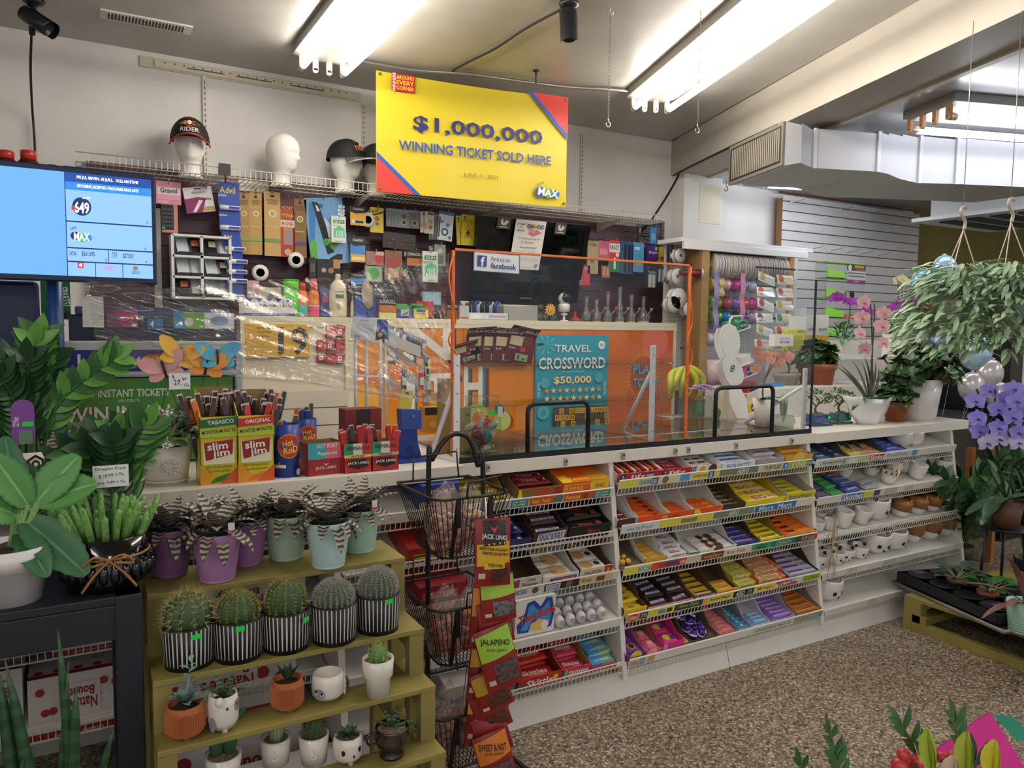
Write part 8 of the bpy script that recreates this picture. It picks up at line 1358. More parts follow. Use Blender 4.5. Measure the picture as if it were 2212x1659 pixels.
#snack boxes along the worktop
def openbox(label,px0,px1,pyb,pyt,D,col,lay,Y=None,back=1.0,yaw=0,nm='snack_box'):
 p=aZ((px0+px1)/2,pyb,ZC);Y=Y or p.y;xa,xb,_,z1=rect(px0,pyt,px1,pyb,Y);w,h=(xb-xa)/2,z1-ZC;t=thing(nm,label,'snack box',((xa+xb)/2,Y,ZC),(0,0,yaw));m=M(col,.35);k=M('#8f744c',.7);b=MB()
 b.box(-w,w,0,.002,0,h,m);b.box(-w,w,D-.002,D,0,h*back,k)
 for x in(-w,w-.002):b.prism([(x,0,0),(x,0,h),(x,D,h*back),(x,D,0)],(.002,0,0),m if x<0 else k)
 b.box(-w,w,0,D,0,.002,k);b.build('carton',t);b=MB();b.face((-w,0,0),(1,0,0),(0,0,1),2*w,h,lay);b.build('front_print',t);return t,w,h
def sticks(t,w,h,D,n,L,label,grp,cols,nm='meat_stick',tilt=.25,foil=.45):
 o0={}
 for k in range(n):
  c=cols[k%len(cols)]
  if c not in o0:
   b=MB();b.box(-.0065,.0065,-.004,.004,0,L,M(c,.35));b.box(-.0085,.0085,-.0015,.0015,L*.93,L*1.02,M('#d8cfc8',.3));b.box(-.009,.009,-.0045,.0045,L*foil,L*.97,M('#efe6e0',.08,kind='glass',haze=.02)if c=='#3a1a14' else M(c,.3));q=o0[c]=b.build(nm)
   if c!='#3a1a14':b2=None
  else:q=o0[c].copy();COL.objects.link(q)
  tag(q,label,'meat stick',grp);q.scale.z=ru(.86,1.04);q.location=t.location+V((-w*.8+1.6*w*((k*.618)%1),D*(.2+.6*((k*.37)%1)),.004));q.rotation_euler=(ru(-.16,.02),ru(-tilt,tilt)*(1.2 if n>20 else.8),ru(-.4,.4))
sj=lambda top,tc,a:[('p',[(0,.0),(.5,0),(.2,.25),(0,.3)],'#e8a02a'),('p',[(.5,0),(1,0),(1,.25),(.7,.1)],'#d8602a'),('p',[(.25,.02),(.6,.04),(.8,.16),(.4,.1)],'#3a7a2a' if a else '#e07a2a'),('r',.08,.3,.92,.62,'#eee9c8'),('p',[(.12,.4),(.88,.48),(.9,.68),(.2,.66)],'#d9b82a'),('p',[(.15,.36),(.86,.44),(.88,.66),(.1,.62)],'#9a1f22'),('t','slim',.46,.57,.55,.11,'#f2eee6',4,1.6),('t','jim',.56,.45,.45,.13,'#f2eee6',4,1.6),('t','SPICY SAUSAGE SNACK',.5,.26,.7,.03,'#4a3a14'),('t','COLLATION AU SAUCISSON',.5,.2,.6,.03,'#4a3a14'),('r',0,.7,1,.84,'#b9c83a'),('t','MONSTER-MONSTRE',.5,.79,.9,.055,'#23301a',4),('p',[(0,.84),(1,.88),(1,1),(0,.96)],top),('t',tc,.55,.925,.7,.06,'#f2eee6',4)]
t,w,h=openbox('yellow open meat stick box with a green top band',432,513,1046,900,.11,'#d9c82e',sj('#1f6a3c','TABASCO',1),back=1.4);sticks(t,w,h,.11,24,.28,'meat stick standing in the yellow box with green band','sticks in the green-banded box',('#3a1a14',)*5+('#e0702a',))
t,w,h=openbox('yellow open meat stick box with a red top band',514,592,1040,897,.11,'#dccb30',sj('#c8302e','ORIGINAL',0),back=1.35);sticks(t,w,h,.11,24,.28,'meat stick standing in the yellow box with red band','sticks in the red-banded box',('#3a1a14',)*4+('#d8402e','#3a1a14'))
for px,py,hh,lb in((623,1030,917,'blue snack canister printed with an orange truck'),(664,985,905,'second blue snack canister behind the truck canister')):
 p=aZ(px,py,ZC);r=.042;h=aY(px,hh,p.y).z-ZC;t=thing('snack_canister',lb,'canister',(p.x,p.y+r*.6,ZC));b=MB();b.lathe([(.001,0),(r,0),(r,h),(r-.003,h),(r-.003,.02)],M('#21419a',.35),28);f=lambda u_,v_,k:V(((r+.0008*(k+1))*sin((u_-.5)*2.6),-(r+.0008*(k+1))*cos((u_-.5)*2.6),v_*h));b.build('can',t)
 b=MB();b.fface(f,[('r',.1,.8,.3,.95,'#2f5ac0'),('c',.5,.6,.36,'#e0862a',.24),('c',.5,.6,.32,'#c8402a',.21),('t','Hot',.46,.66,.3,.12,'#f2d24a',8,1.6),('t','RoD',.54,.53,.4,.13,'#f2d24a',8,1.6),('p',[(0,.14),(.2,.3),(.9,.32),(1,.12),(.8,.06)],'#c05a2a'),('r',.05,.19,.4,.25,'#e6e0d6'),('c',.76,.1,.12,'#2a2a2e',.1),('c',.76,.1,.08,'#b9bcc0',.065)]);b.build('wrap_print',t)
 sticks(t,r*.8,h,.0,7,.19,'blue-wrapped meat stick in the '+('truck' if px<650 else 'rear')+' canister','sticks in canister '+lb[:6],('#3a1a14','#24429c','#d8702a'),tilt=.15)
jl=lambda a,c:[('r',0,.55,.33,1,'#2f9a6a'),('r',.33,.55,.66,1,'#e2dccf'),('r',.66,.55,1,1,'#c83a34'),('t','PEPPERONI',.5,.84,.8,.13,'#3a2022'),('r',0,.52,1,.62,c),('t',a,.5,.57,.5,.07,'#2a2a22'),('p',[(.1,.4),(.25,.46),(.75,.46),(.9,.4),(.85,.22),(.5,.12),(.15,.22)],'#2a1416'),('t','JACK LINKS',.5,.33,.76,.12,'#efe8e2'),('t','beef and pork sausage',.5,.08,.6,.04,'#5a1214')]
t,w,h=openbox('dark red open pepperoni box, half empty, left of the two bright ones',664,742,1026,956,.09,'#a02a34',[('r',0,.5,.5,1,'#3fa8b0'),('r',.5,.5,1,1,'#d8707a'),('t','HOT FORT',.55,.9,.6,.12,'#f0e6da'),('t','Pepperoni',.55,.66,.55,.16,'#e8e0e6'),('t','JACK LINKS',.5,.22,.6,.12,'#e8dcd6'),('p',[(.4,.38),(.5,.3),(.6,.38),(.5,.34)],'#e8dcd6')],yaw=.12)
t,w,h=openbox('red open pepperoni box with a yellow HOT band',743,803,1021,958,.08,'#c4302c',jl('HOT/FORT','#e0d06a'));sticks(t,w,h,.08,9,.15,'clear-wrapped pepperoni stick in the hot box','sticks in the hot pepperoni box',('#b8302c','#3a1a14','#c8443c'),tilt=.4)
t,w,h=openbox('red open pepperoni box with a grey ORIGINAL band',804,861,1016,953,.08,'#c4302c',jl('ORIGINAL','#b9b4a8'));sticks(t,w,h,.08,9,.15,'clear-wrapped pepperoni stick in the original box','sticks in the original pepperoni box',('#b8302c','#3a1a14','#c8443c'),tilt=.4)
flat('snack_box','dark red jerky carton standing behind the two red pepperoni boxes','snack box',(746,884,824,1000),2.62,'#7a1f22',[('r',.3,.7,.7,1,'#2a1a1c'),('t','JACK LINKS',.6,.55,.7,.1,'#efe6e0')],d=.08)
for(px,py,c,c2,lb,r)in((385,770,'#e6a82a','#e0b84a','yellow butterfly on a wire pick above the snack boxes',.3),(355,800,'#d8a0a0','#c98a90','pink butterfly on a wire pick beside the yellow one',-.3),(470,775,'#3f9ac4','#5ab0c8','blue butterfly on a wire pick above the green-banded box',.0),(445,793,'#e09a3a','#d8883a','orange butterfly on a wire pick below the blue one',.2)):
 p=aY(px,py,2.62);t=thing('butterfly_pick',lb,'ornament',p,(0,r,0));b=MB();mm=M(c,.4,kind='noise',c2=c2,scale=30)
 for sx in(-1,1):b.leaf((0,0,0),(sx,-.2,.75),(0,-1,.3),.085,.05,mm,.1,.1,4,OVAL);b.leaf((0,0,0),(sx,-.25,-.35),(0,-1,.2),.055,.04,mm,.1,.1,4,OVAL)
 b.build('wings',t);b=MB();b.tube([(0,-.004,-.025),(0,-.004,.03)],.004,M('#2a221c'),6);b.tube([(0,0,-.02),(-.0,.03,ZC-p.z-.0)],.0012,M('#3a3a3a'),4);b.build('body',t)
def sign(label,bb,Y,zb,lay):
 xa,xb,za,zc=rect(*bb,Y);t=thing('price_sign',label,'price sign',((xa+xb)/2,Y,zb));b=MB();w=(xb-xa)/2;b.box(-w,w,0,.001,za-zb,zc-zb,'#eceef0');b.face((-w,0,za-zb),(1,0,0),(0,0,1),2*w,zc-za,lay,.0003);b.build('card',t);b=MB();b.tube([(0,.004,0),(0,.004,za-zb+.01)],.002,CLEAR,5);b.build('clear_stick',t)
sign('white handwritten 27.99 price card on a stick among the butterflies',(365,806,411,841),2.55,ZC,[('t','$',.2,.78,.1,.28,'#1c1c22',10),('t','27.',.4,.42,.36,.34,'#1c1c22',0,.4),('t','99',.72,.62,.2,.2,'#1c1c22',8,.4),('t','+Tx',.82,.25,.26,.2,'#1c1c22',0,.4)])
#black stand with pots
ST=M('#1b1d26',.5,kind='noise',c2='#23252f',scale=60);ZS=.885;t=thing('plant_table','black metal plant table at the left frame edge','table',(.1,1.88,0))
for nm,q in(('table_top',(-1.0,0,0,.42,ZS-.02,ZS)),('apron',(-1,-.05,.0,.03,ZS-.1,ZS-.02)),('leg',(-.055,.0,-.005,.05,0,ZS)),('leg',(-.055,0,.37,.42,0,ZS)),('leg',(-1,-.945,0,.05,0,ZS)),('leg',(-1,-.945,.37,.42,0,ZS))):b=MB();b.box(*q,ST);b.build(nm,t,bevel=.003)
def geo(label,px,py,z,r,h,dy):
 t=potted('zz_plant',label,px,py,z,dy=dy);b=MB();pot(b,r*.92,r,h,M('#ddd6c8',.5));b.build('pot',t);b=MB()
 for i in range(16):
  for j in range(2):
   a=2*PI*(i+.5*(j%2))/16;f=lambda u_,v_,k:V(((r*1.012+.0004*k)*sin(u_),-(r*1.012+.0004*k)*cos(u_),v_*h))
   for k,s_ in enumerate((1,.72,.48,.24)):b.fface(f,[('p',[(a+.19*s_*dx,.28+.46*j+.22*s_*dz)for dx,dz in((0,1),(1,.5),(1,-.5),(0,-1),(-1,-.5),(-1,.5))],M('#1d1f2c' if k%2==0 else '#ddd6c8',.5))]*(k+1))
 b.build('pattern',t);soil(t,r*.93,h*.93);return t
ZL=[LEAFD,M('#1f3f24',.25,kind='noise',c2='#2f5230',scale=14),LEAFM]
def zz(t,stems,h,L,W,sp,first=None):
 bs,bl=MB(),MB()
 for k in range(stems):
  a=k*2.4;s_=sp*ru(.3,1);e=first if(k==0 and first)else(s_*cos(a),s_*sin(a),h*ru(.7,1));hl=6;P=smooth([(.03*cos(a),.03*sin(a),.1),(e[0]*.35,e[1]*.35,.1+(e[2]-.1)*.55),e],7);bs.tube(P,.008,LEAFM,6,r2=.003);mats=[LEAFL,LEAFM]if k%5==0 else ZL
  for i in range(3,len(P)):
   d=(P[i]-P[i-1]).normalized();sv=d.cross(V((0.2,-1,.1))).normalized()
   for sd in(-1,1):bl.leaf(P[i],d*.8+sv*sd*.8+V((0,-.25,0)),(0,-1,.5),L*ru(.85,1.1),W,mats[(i+k)%len(mats)],.25,.2,5,SPEAR)
  bl.leaf(P[-1],P[-1]-P[-2],(0,-1,.3),L,W,mats[0],.1,.2,5,SPEAR)
 bs.build('stems',t);bl.build('foliage',t)
t=geo('tall zz plant with a purple tag in a cube-patterned pot on the worktop',62,1010,ZC,.105,.13,.12);t.location=(aY(62,950,2.62).x,2.62,ZC);e=aY(245,775,2.6)-t.location;zz(t,11,.47,.078,.038,.13,tuple(e));b=MB();q=aY(50,918,t.location.y-.09)-t.location;b.box(-.028,.028,0,.002,-.055,.045,'#8a4aa8');b.face((-.028,0,-.055),(1,0,0),(0,0,1),.056,.1,[('c',.5,1,.5,'#8a4aa8'),('t','ZZ Plant',.2,.65,.5,.14,'#f0eaf4',90),('r',.45,.5,.95,.64,GREEN),('r',.3,.0,.9,.4,'#6a8a72')]);b.build('plant_tag',t,loc=q)
t=geo('zz plant in a cube-patterned pot behind the bow-tied black pot',240,1150,ZS,.085,.13,.05);t.location=(aY(240,1070,2.17).x,2.17,ZS);zz(t,13,.36,.076,.037,.12)
sign('white handwritten dragon fruit price card in front of the cube-patterned pot',(200,1005,278,1052),2.02,ZS,[('t','Dragon Fruit',.5,.83,.84,.17,'#20222a',0,.4),('t','$ 19.99 + Tx',.52,.53,.7,.18,'#20222a',4,.4),('t','pot: 9.99 + Tx',.52,.2,.76,.17,'#20222a',0,.4)])
p=aZ(237,1282,ZS);t=thing('fairy_castle_cactus','clustered green column cactus in a glossy black pot tied with a bow','potted plant',(p.x,p.y+.085,ZS));b=MB();b.lathe([(.001,0),(.085,0),(.095,.02),(.097,.06),(.088,.075),(.088,.12),(.08,.12),(.078,.1)],M('#0c0d12',.1,coat=.6),32)
for k in range(26):a=k*2*PI/26;b.ball((.094*cos(a),.094*sin(a),.045),.012,M('#0c0d12',.1,coat=.6),6,4,(1,1,2.2))
b.build('pot',t);soil(t,.078,.11);b=MB()
for k in range(64):
 a=rr_()*6.28;r=.085*sqrt(rr_());L=ru(.05,.115);d=V((.5*r/.085*cos(a),.5*r/.085*sin(a),1)).normalized();o=V((r*.9*cos(a),r*.9*sin(a),.105));b.tube([o,o+d*L*.5,o+d*L*.92,o+d*L],[.008,.0085,.007,.002],M('#4f8a3f',.55,kind='noise',c2='#8fb86a',scale=90),5)
b.build('stems',t);b=MB();cd=M('#a5703f',.7);b.tube([(.09*cos(a),.09*sin(a),.078)for a in[i*.35 for i in range(18)]],.003,cd,5,True)
for sx in(-1,1):b.tube(smooth([(0,-.092,.078),(sx*.03,-.105,.092),(sx*.05,-.1,.07),(sx*.01,-.1,.075)],4),.003,cd,5);b.tube(smooth([(0,-.094,.078),(sx*.03,-.105,.05),(sx*.055,-.105,.015)],4),.003,cd,5)
b.build('cord_bow',t)
p=aZ(18,1318,ZS);t=thing('kalanchoe','large-leaved green kalanchoe in a white rimmed pot at the left edge','potted plant',(p.x,p.y+.07,ZS));b=MB();pot(b,.06,.078,.125,GLOSSW,rim=.045);b.build('pot',t);soil(t,.07,.115);b=MB();km=M('#4a8a45',.45,kind='vein',stops=((0,'#3f7a45'),(.12,'#5a9a50'),(.44,'#528f4a'),(.5,'#8fbf74'),(.56,'#528f4a'),(.88,'#5a9a50'),(1,'#3f7a45')));kd=M('#3f7a4c',.45,kind='vein',stops=((0,'#28543a'),(.12,'#3a7048'),(.45,'#35684a'),(.5,'#6a9a6a'),(.55,'#35684a'),(.88,'#3a7048'),(1,'#28543a')));Ly=lambda px,py,Y:aY(px,py,Y)-t.location;Yk=t.location.y
for a,c,W,m_,dy in(((80,1085),(160,985),.075,km,0),((85,1085),(195,1040),.08,km,-.03),((55,1125),(180,1225),.085,kd,-.1),((45,1150),(95,1228),.06,kd,-.11),((60,1090),(-10,985),.07,km,-.02),((40,1110),(10,940),.06,kd,.06),((30,1110),(-40,1080),.08,km,-.06),((50,1100),(60,1000),.06,kd,.05)):
 o=Ly(*a,Yk);e=Ly(*c,Yk+dy);d=e-o;b.tube([(0,0,.115),o*.6+V((0,0,.03)),o],.006,M('#7fa860',.5),6);b.leaf(o,d,(0,-.8,.6),d.length*1.05,W,m_,.35,.3,18,lambda q:(sin(PI*min(1,.08+q*.9))**.6)*(1+.09*(int(q*18+.5)%2)))
b.build('leaves',t)
p=aZ(108,1215,ZS);t=thing('zebra_plant','banded zebra plant with upright striped leaves behind the kalanchoe','potted plant',(p.x,p.y+.1,ZS));b=MB();pot(b,.05,.06,.09,M('#121318',.3));b.build('pot',t);b=MB();zm=M('#4a3f34',.5,kind='band',c2='#a39a80',axis='Z',scale=34,dist=3)
for d,L in(((-.5,0,1),.22),((.05,0,1),.25),((.5,-.2,.8),.16),((-.2,-.3,.9),.18)):b.leaf((0,0,.08),d,(0,-1,.1),L,.04,zm,.2,.3,6)
for k in range(30):a=rr_()*6.28;r=ru(0,.06);b.tube([(r*cos(a),r*sin(a),.07),(r*1.5*cos(a),r*1.5*sin(a),ru(.11,.16))],.007,M('#2f5a34',.6),5,r2=.003)
b.build('leaves',t)
p=aZ(365,1052,ZC);t=thing('polka_dot_plant','speckled polka dot plant in a cream embossed pot with pink blooms','potted plant',(p.x,p.y+.07,ZC));b=MB();cm=M('#e4ddd4',.35);pot(b,.06,.078,.12,cm,sx=1,sy=.85);b.tube([(.064*cos(a),.055*sin(a),.012)for a in[i*.2 for i in range(32)]],[.004 if i%2 else.0028 for i in range(32)],cm,6,True)
for r,k_ in((.024,12),(.016,9)):[b.ball((.005+r*cos(i*6.283/k_),-.0615,.06+r*sin(i*6.283/k_)),.0045,cm,6,4)for i in range(k_)]
b.build('pot',t);soil(t,.062,.11,sy=.85);b=MB();sp=M('#3a5f40',.5,kind='speck',c2='#d8dec8',scale=150);bush(b,(.0,0,.15),(.1,.07,.05),46,.075,.045,[sp,sp,LEAFD],.4,.2,.3,OVAL);bush(b,(-.03,0,.14),(.1,.07,.07),26,.07,.035,[LEAFD,LEAFM],.4,.2,.2);b.leaf((.06,-.04,.15),(1,-.2,.3),(0,-1,.5),.12,.05,sp,.4,.2);b.build('foliage',t)
for px,py in((332,912),(345,905),(338,925),(352,915)):b=MB();q=aY(px,py,p.y)-t.location;[b.leaf(q,(cos(k*1.57),-.3,sin(k*1.57)),(0,-1,0),.02,.014,M('#e07a8a',.5),.2,.1,2,OVAL)for k in range(4)];b.build('flower',t)
p=aZ(-30,990,ZC);t=thing('spider_plant','striped spider plant leaves reaching in at the left edge','potted plant',(p.x-.02,p.y-.1,ZC));b=MB();b.lathe([(.001,0),(.06,0),(.075,.36),(.06,.36)],M('#d8d4cc',.4),20);b.build('pot',t);b=MB();vm=M('#6f9a4a',.4,kind='vein',stops=((.0,'#4f7f3a'),(.3,'#4f7f3a'),(.36,'#d2d69a'),(.64,'#d2d69a'),(.7,'#4f7f3a')))
for d,L in(((1,-.3,.7),.26),((.9,-.4,.3),.22),((1,-.2,1.2),.28),((.6,-.6,.9),.2),((.9,-.5,-.1),.2)):b.leaf((0,0,.35),d,(0,-.3,1),L,.028,vm,1.1,.3,8,SPEAR)
b.build('leaves',t)
p=aD(60,1850,1.55);t=thing('snake_plant','dark green cylindrical snake plant spears in the lower left corner','potted plant',(p.x,p.y,0));z0=p.z;b=MB();b.lathe([(.001,0),(.1,0),(.12,z0),(.11,z0)],M('#2a2b30',.4),22);b.build('pot',t)
sm_=M('#24452c',.4,kind='band',c2='#2f5636',axis='Z',scale=9,dist=6)
for a,c,r in(((180,1900),(125,1362),.014),((150,1880),(165,1480),.016),((60,1880),(-5,1440),.017),((110,1880),(12,1430),.015),((170,1850),(245,1575),.011),((10,1850),(-30,1540),.014),((20,1820),(50,1640),.012),((120,1880),(148,1430),.009)):
 o,e=aD(*a,1.55)-t.location,aD(*c,1.5)-t.location;b=MB();b.tube([o,o*.6+e*.4+V((0,-.01,0)),o*.2+e*.8,e],[r,r*.95,r*.6,.001],sm_,10);b.build('leaf_spear',t)
#green step stand
X0,X1=.115,.775;steps=[(1.96,.85)]
for pl,pr in(((335,1462),(895,1370)),((345,1620),(918,1490)),((355,1790),(937,1640))):q=(aX(*pl,X0)+aX(*pr,X1))/2;steps.append((q.y,q.z))
t=thing('step_stand','olive-green painted four-step wooden plant stand','plant stand',((X0+X1)/2,steps[0][0],0));w=(X1-X0)/2;y0=steps[0][0];yb=.2
for k,(y,z)in enumerate(steps):
 b=MB();b.box(-w,w,y-y0,(yb if k==0 else steps[k-1][0]-y0+.02),z-.014,z,OL);b.build('tread',t,bevel=.002)
 for sx in(-1,1):x=sx*(w-.02);b=MB();b.box(x-.02,x+.02,y-y0+.005,y-y0+.035,0,z-.014,OL);b.build('leg',t);b=MB();b.box(x-.016,x+.016,y-y0+.035,yb-.02,z-.06,z-.014,OL);b.build('side_rail',t)
for x in(-1,1):b=MB();b.box(x*(w-.02)-.02,x*(w-.02)+.02,yb-.04,yb-.005,0,steps[0][1]-.014,OL);b.build('leg',t)
def onstep(k,name,label,px,py,r,group=None):p=aZ(px,py,steps[k][1]);return thing(name,label,'potted plant',(p.x,p.y+r*.55,steps[k][1]),group=group)
zb_=M('#3d352f',.6,kind='band',c2='#a9a293',uv=1,axis='Y',scale=2.6,dist=2.2,lo=.42,hi=.52)
for px,py,c,lb in((369,1246,'#84587f','dull purple ribbed pot of zebra bromeliad, leftmost on the top step'),(535,1222,'#9a6a98','purple ribbed pot of zebra bromeliad behind the front purple pot'),(473,1257,'#a878a8','bright purple ribbed pot of zebra bromeliad standing in front'),(623,1210,'#a9bfae','grey-mint ribbed pot of zebra bromeliad in the middle of the top step'),(783,1193,'#a5c4b4','mint ribbed pot of zebra bromeliad, rightmost on the top step'),(715,1227,'#b6d3d3','pale aqua ribbed pot of zebra bromeliad standing in front')):
 t=onstep(0,'zebra_bromeliad',lb,px,py,.045);b=MB();m=M(c,.4);b.lathe([(.001,0),(.041,0),(.043,.004)]+[(.043+.0165*(i/22)+(.0012 if i%2 else 0),.004+.118*i/22)for i in range(23)]+[(.0585,.126),(.054,.12)],m,30);b.build('pot',t);b=MB();b.lathe([(.05,.1),(.055,.135),(.057,.137),(.052,.137),(.05,.12),(.001,.118)],M('#16241f',.4),24);b.build('inner_pot',t);b=MB()
 for k in range(30):a=k*2.4;e=.15+1.5*k/30;b.leaf((.006*cos(a),.006*sin(a),.122),(cos(a),sin(a),e),(0,0,1),ru(.085,.125),.03,zb_,ru(.9,1.9)if e<.8 else ru(.2,.8),.35,7)
 b.build('leaves',t)
 if px in(473,783):b=MB();b.box(.02,.036,-.051,-.05,.12,.155,'#e8dde2');b.box(.021,.035,-.0515,-.051,.125,.135,'#c84a6a');b.build('plant_tag',t)
def spine(b,o,d,L,r,m):d=V(d).normalized();s_=d.orthogonal().normalized();b.add([o+s_*r,o+d.cross(s_)*r,o-(s_+d.cross(s_))*r*.7,o+d*L],[(0,1,3),(1,2,3),(2,0,3)],m)
def barrel(t,z,R,H,ribs,body,sp,L,n=4,rows=10,r=.0007):
 b=MB();N=ribs*4;K=14;f=lambda a,q,e=0:V(((R*sin(q)*(1+.09*cos(ribs*a))+e)*cos(a),(R*sin(q)*(1+.09*cos(ribs*a))+e)*sin(a),z+H*.42-H*.58*cos(q)))
 b.add([f(2*PI*k/N,.35+(PI-.36)*i/K)for i in range(K+1)for k in range(N)],[(i*N+k,i*N+(k+1)%N,(i+1)*N+(k+1)%N,(i+1)*N+k)for i in range(K)for k in range(N)],body,True);b.build('cactus',t);b=MB()
 for k in range(ribs):
  for i in range(rows):
   q=.9+(PI-1.0)*i/rows;o=f(2*PI*k/ribs,q);nr=V((o.x,o.y,(o.z-z-H*.42)*1.3)).normalized()
   for j in range(n):spine(b,o,nr+V((ru(-.8,.8),ru(-.8,.8),ru(-.8,.8))),L*ru(.6,1.1),r,sp)
 b.build('spines',t)
CB=M('#33512f',.5,kind='noise',c2='#44653a',scale=30);SY_=M('#cdbd86',.6);SW_=M('#b9b5ae',.7)
for px,py,kind,lb,st in((412,1443,'long','long-spined golden cactus in a black and white striped pot, leftmost',(.01,.085)),(520,1427,'rib','ribbed barrel cactus in a striped pot next to the long-spined one',(-.005,.09)),(624,1407,'tall','darker ribbed barrel cactus in the middle striped pot',(.035,.085)),(729,1390,'grey','flat grey woolly cactus in a striped pot',None),(825,1366,'grey2','round grey woolly cactus in the rightmost striped pot',(.01,.092))):
 t=onstep(1,'barrel_cactus',lb,px,py,.055);b=MB();pot(b,.054,.059,.1,M('#17171c',.5));b.build('pot',t);f=lambda u_,v_,k:V(((.0548+.0045*v_)*sin(u_),-(.0548+.0045*v_)*cos(u_),v_*.1));b=MB()
 for k in range(34):a=k*2*PI/34;wd=ru(.04,.07);b.fface(f,[('p',[(a-wd*.5,.97),(a+wd*.5,.97),(a+wd*.6,.5),(a+wd*.4,.14),(a,.1),(a-wd*.4,.14),(a-wd*.55,.5)],M('#d2cfcc',.6))])
 b.build('stripes',t);soil(t,.053,.085)
 if st:sticker(t,(st[0],-.0605,st[1]),.02,.012,st[0]*18)
 if kind=='long':barrel(t,.08,.05,.09,13,CB,SY_,.028,7,8,.0006)
 elif kind[:4]=='grey':barrel(t,.08,.045,.075 if kind=='grey' else.085,22,M('#5a6a55',.6),SW_,.011,8,16,.0008)
 else:barrel(t,.08,.044,.08 if kind=='rib' else.095,14,CB,M('#b8a55a',.6),.012,6,13,.0008)
TC2=M('#b86f42',.6)
def ribpot(t,r,h):
 b=MB();n=96;vs=[((rr*(1+(.05*cos(n/2*k*2*PI/n)if i in(2,3)else 0)))*cos(2*PI*k/n),(rr*(1+(.05*cos(n/2*k*2*PI/n)if i in(2,3)else 0)))*sin(2*PI*k/n),z)for i,(rr,z)in enumerate(((r*.8,.006),(r*.95,.012),(r,.02),(r,h*.82),(r*.97,h*.86),(r*.95,h),(r*.84,h),(r*.8,h*.8)))for k in range(n)];b.add(vs,[(i*n+k,i*n+(k+1)%n,(i+1)*n+(k+1)%n,(i+1)*n+k)for i in range(7)for k in range(n)]+[tuple(range(n-1,-1,-1))],TC2)
 for k in range(3):b.lathe([(.005,0),(.007,.008)],TC2,8,(r*.6*cos(k*2.1-1.57),r*.6*sin(k*2.1-1.57),0))
 b.build('pot',t);soil(t,r*.82,h*.82)
def succ(t,z,n,L,W,m,e0=.2,name='succulent',curl=.2,fold=.4):
 b=MB()
 for k in range(n):a=k*2.4;b.leaf((0,0,z),(cos(a),sin(a),e0+1.6*k/n),(0,0,1),L*(1-.4*k/n),W,m,curl,fold,4,SPEAR)
 b.build(name,t)
BG=M('#6f8f88',.5,kind='noise',c2='#87a59c',scale=20);HW=M('#2a4430',.5,kind='band',c2='#5f7a5a',axis='Z',scale=45,dist=1)
t=onstep(2,'succulent','blue-grey succulent with a tall stem in a fluted terracotta pot',403,1597,.04);ribpot(t,.042,.075);succ(t,.075,14,.05,.022,BG);b=MB();b.tube([(0,0,.07),(.01,0,.14)],.003,BG,5);[b.leaf((.01*k/8,0,.08+.065*k/8),(cos(k*2.4),sin(k*2.4),.5),(0,0,1),.022,.012,BG,.2,.3,3,OVAL)for k in range(12)];b.build('flower_spike',t)
t=onstep(2,'succulent','small dark aloe in a fluted terracotta pot in the middle step',625,1537,.035);ribpot(t,.038,.075);succ(t,.07,12,.05,.016,M('#2f4a34',.5,kind='noise',c2='#3f5a40',scale=30),.8,curl=-.3)
WC=M('#e6e1da',.25,coat=.3)
def animal(t,r,h,eyes,legs=3):
 b=MB();b.lathe([(.001,.008),(r*.75,.008),(r,h*.3),(r,h*.75),(r*.9,h),(r*.8,h),(r*.76,h*.6)],WC,30)
 for k in range(legs):b.lathe([(.006,0),(.009,.014)],WC,8,(r*.55*cos(k*2.1-1.57),r*.55*sin(k*2.1-1.57),0))
 b.build('pot',t);b=MB();f=lambda u_,v_,k:V(((r*1.012+.0004*k)*sin(u_),-(r*1.012+.0004*k)*cos(u_),v_*h));b.fface(f,eyes);b.build('painted_face',t)
t=onstep(2,'succulent','pointed zebra succulent in a white cow-patched animal pot',486,1582,.035);animal(t,.034,.085,[('c',.9,.72,.3,'#8b8f98',.16),('c',.9,.74,.08,'#1c1c22',.04),('c',.1,.72,.08,'#1c1c22',.04),('c',-.9,.3,.28,'#8b8f98',.2)]);soil(t,.03,.07);succ(t,.075,9,.075,.016,HW,.3);b=MB();b.ball((-.012,-.034,.08),.011,WC,8,5);b.build('ear',t)
t=onstep(2,'flower_pot','empty white knitted-texture pot with a grey painted face',714,1518,.04);animal(t,.04,.07,[('c',-.85,.42,.42,'#8d949c',.2),('c',-1.05,.5,.07,'#22242a',.05),('c',-.65,.45,.07,'#22242a',.05)],0);b=MB();[b.ball((.0405*cos(a),.0405*sin(a),z),.004,WC,6,4,(1,1,1.6))for z in(.018,.03,.042,.054)for a in[-.6+i*.26+z*9 for i in range(9)]];b.build('knit_texture',t)
t=onstep(2,'barrel_cactus','small green spiny cactus in a tall white stepped pot',822,1506,.035);b=MB();b.lathe([(.001,0),(.029,0),(.032,.045),(.038,.052),(.04,.095),(.035,.095),(.034,.085)],WC,30);b.build('pot',t);soil(t,.035,.085,M('#5a4636',.9));barrel(t,.08,.022,.05,9,M('#4a7a3f',.5,kind='noise',c2='#6a9a4f',scale=30),SY_,.012,4,8,.0006)
SND=M('#a8937a',.9,kind='noise',c2='#6f5f50',scale=120,bump=.5)
def lastrow(nm,lb,px,py,r,h,pm=WC):t=onstep(3,nm,lb,px,py,r);b=MB();pot(b,r*.85,r,h,pm);b.build('pot',t);soil(t,r*.86,h*.9,SND);return t
t=lastrow('pad_cactus','upright dark green pad cactus in a round white pot',486,1700,.042,.07);b=MB();gm=M('#2c5433',.45,kind='noise',c2='#3f6a3c',scale=20)
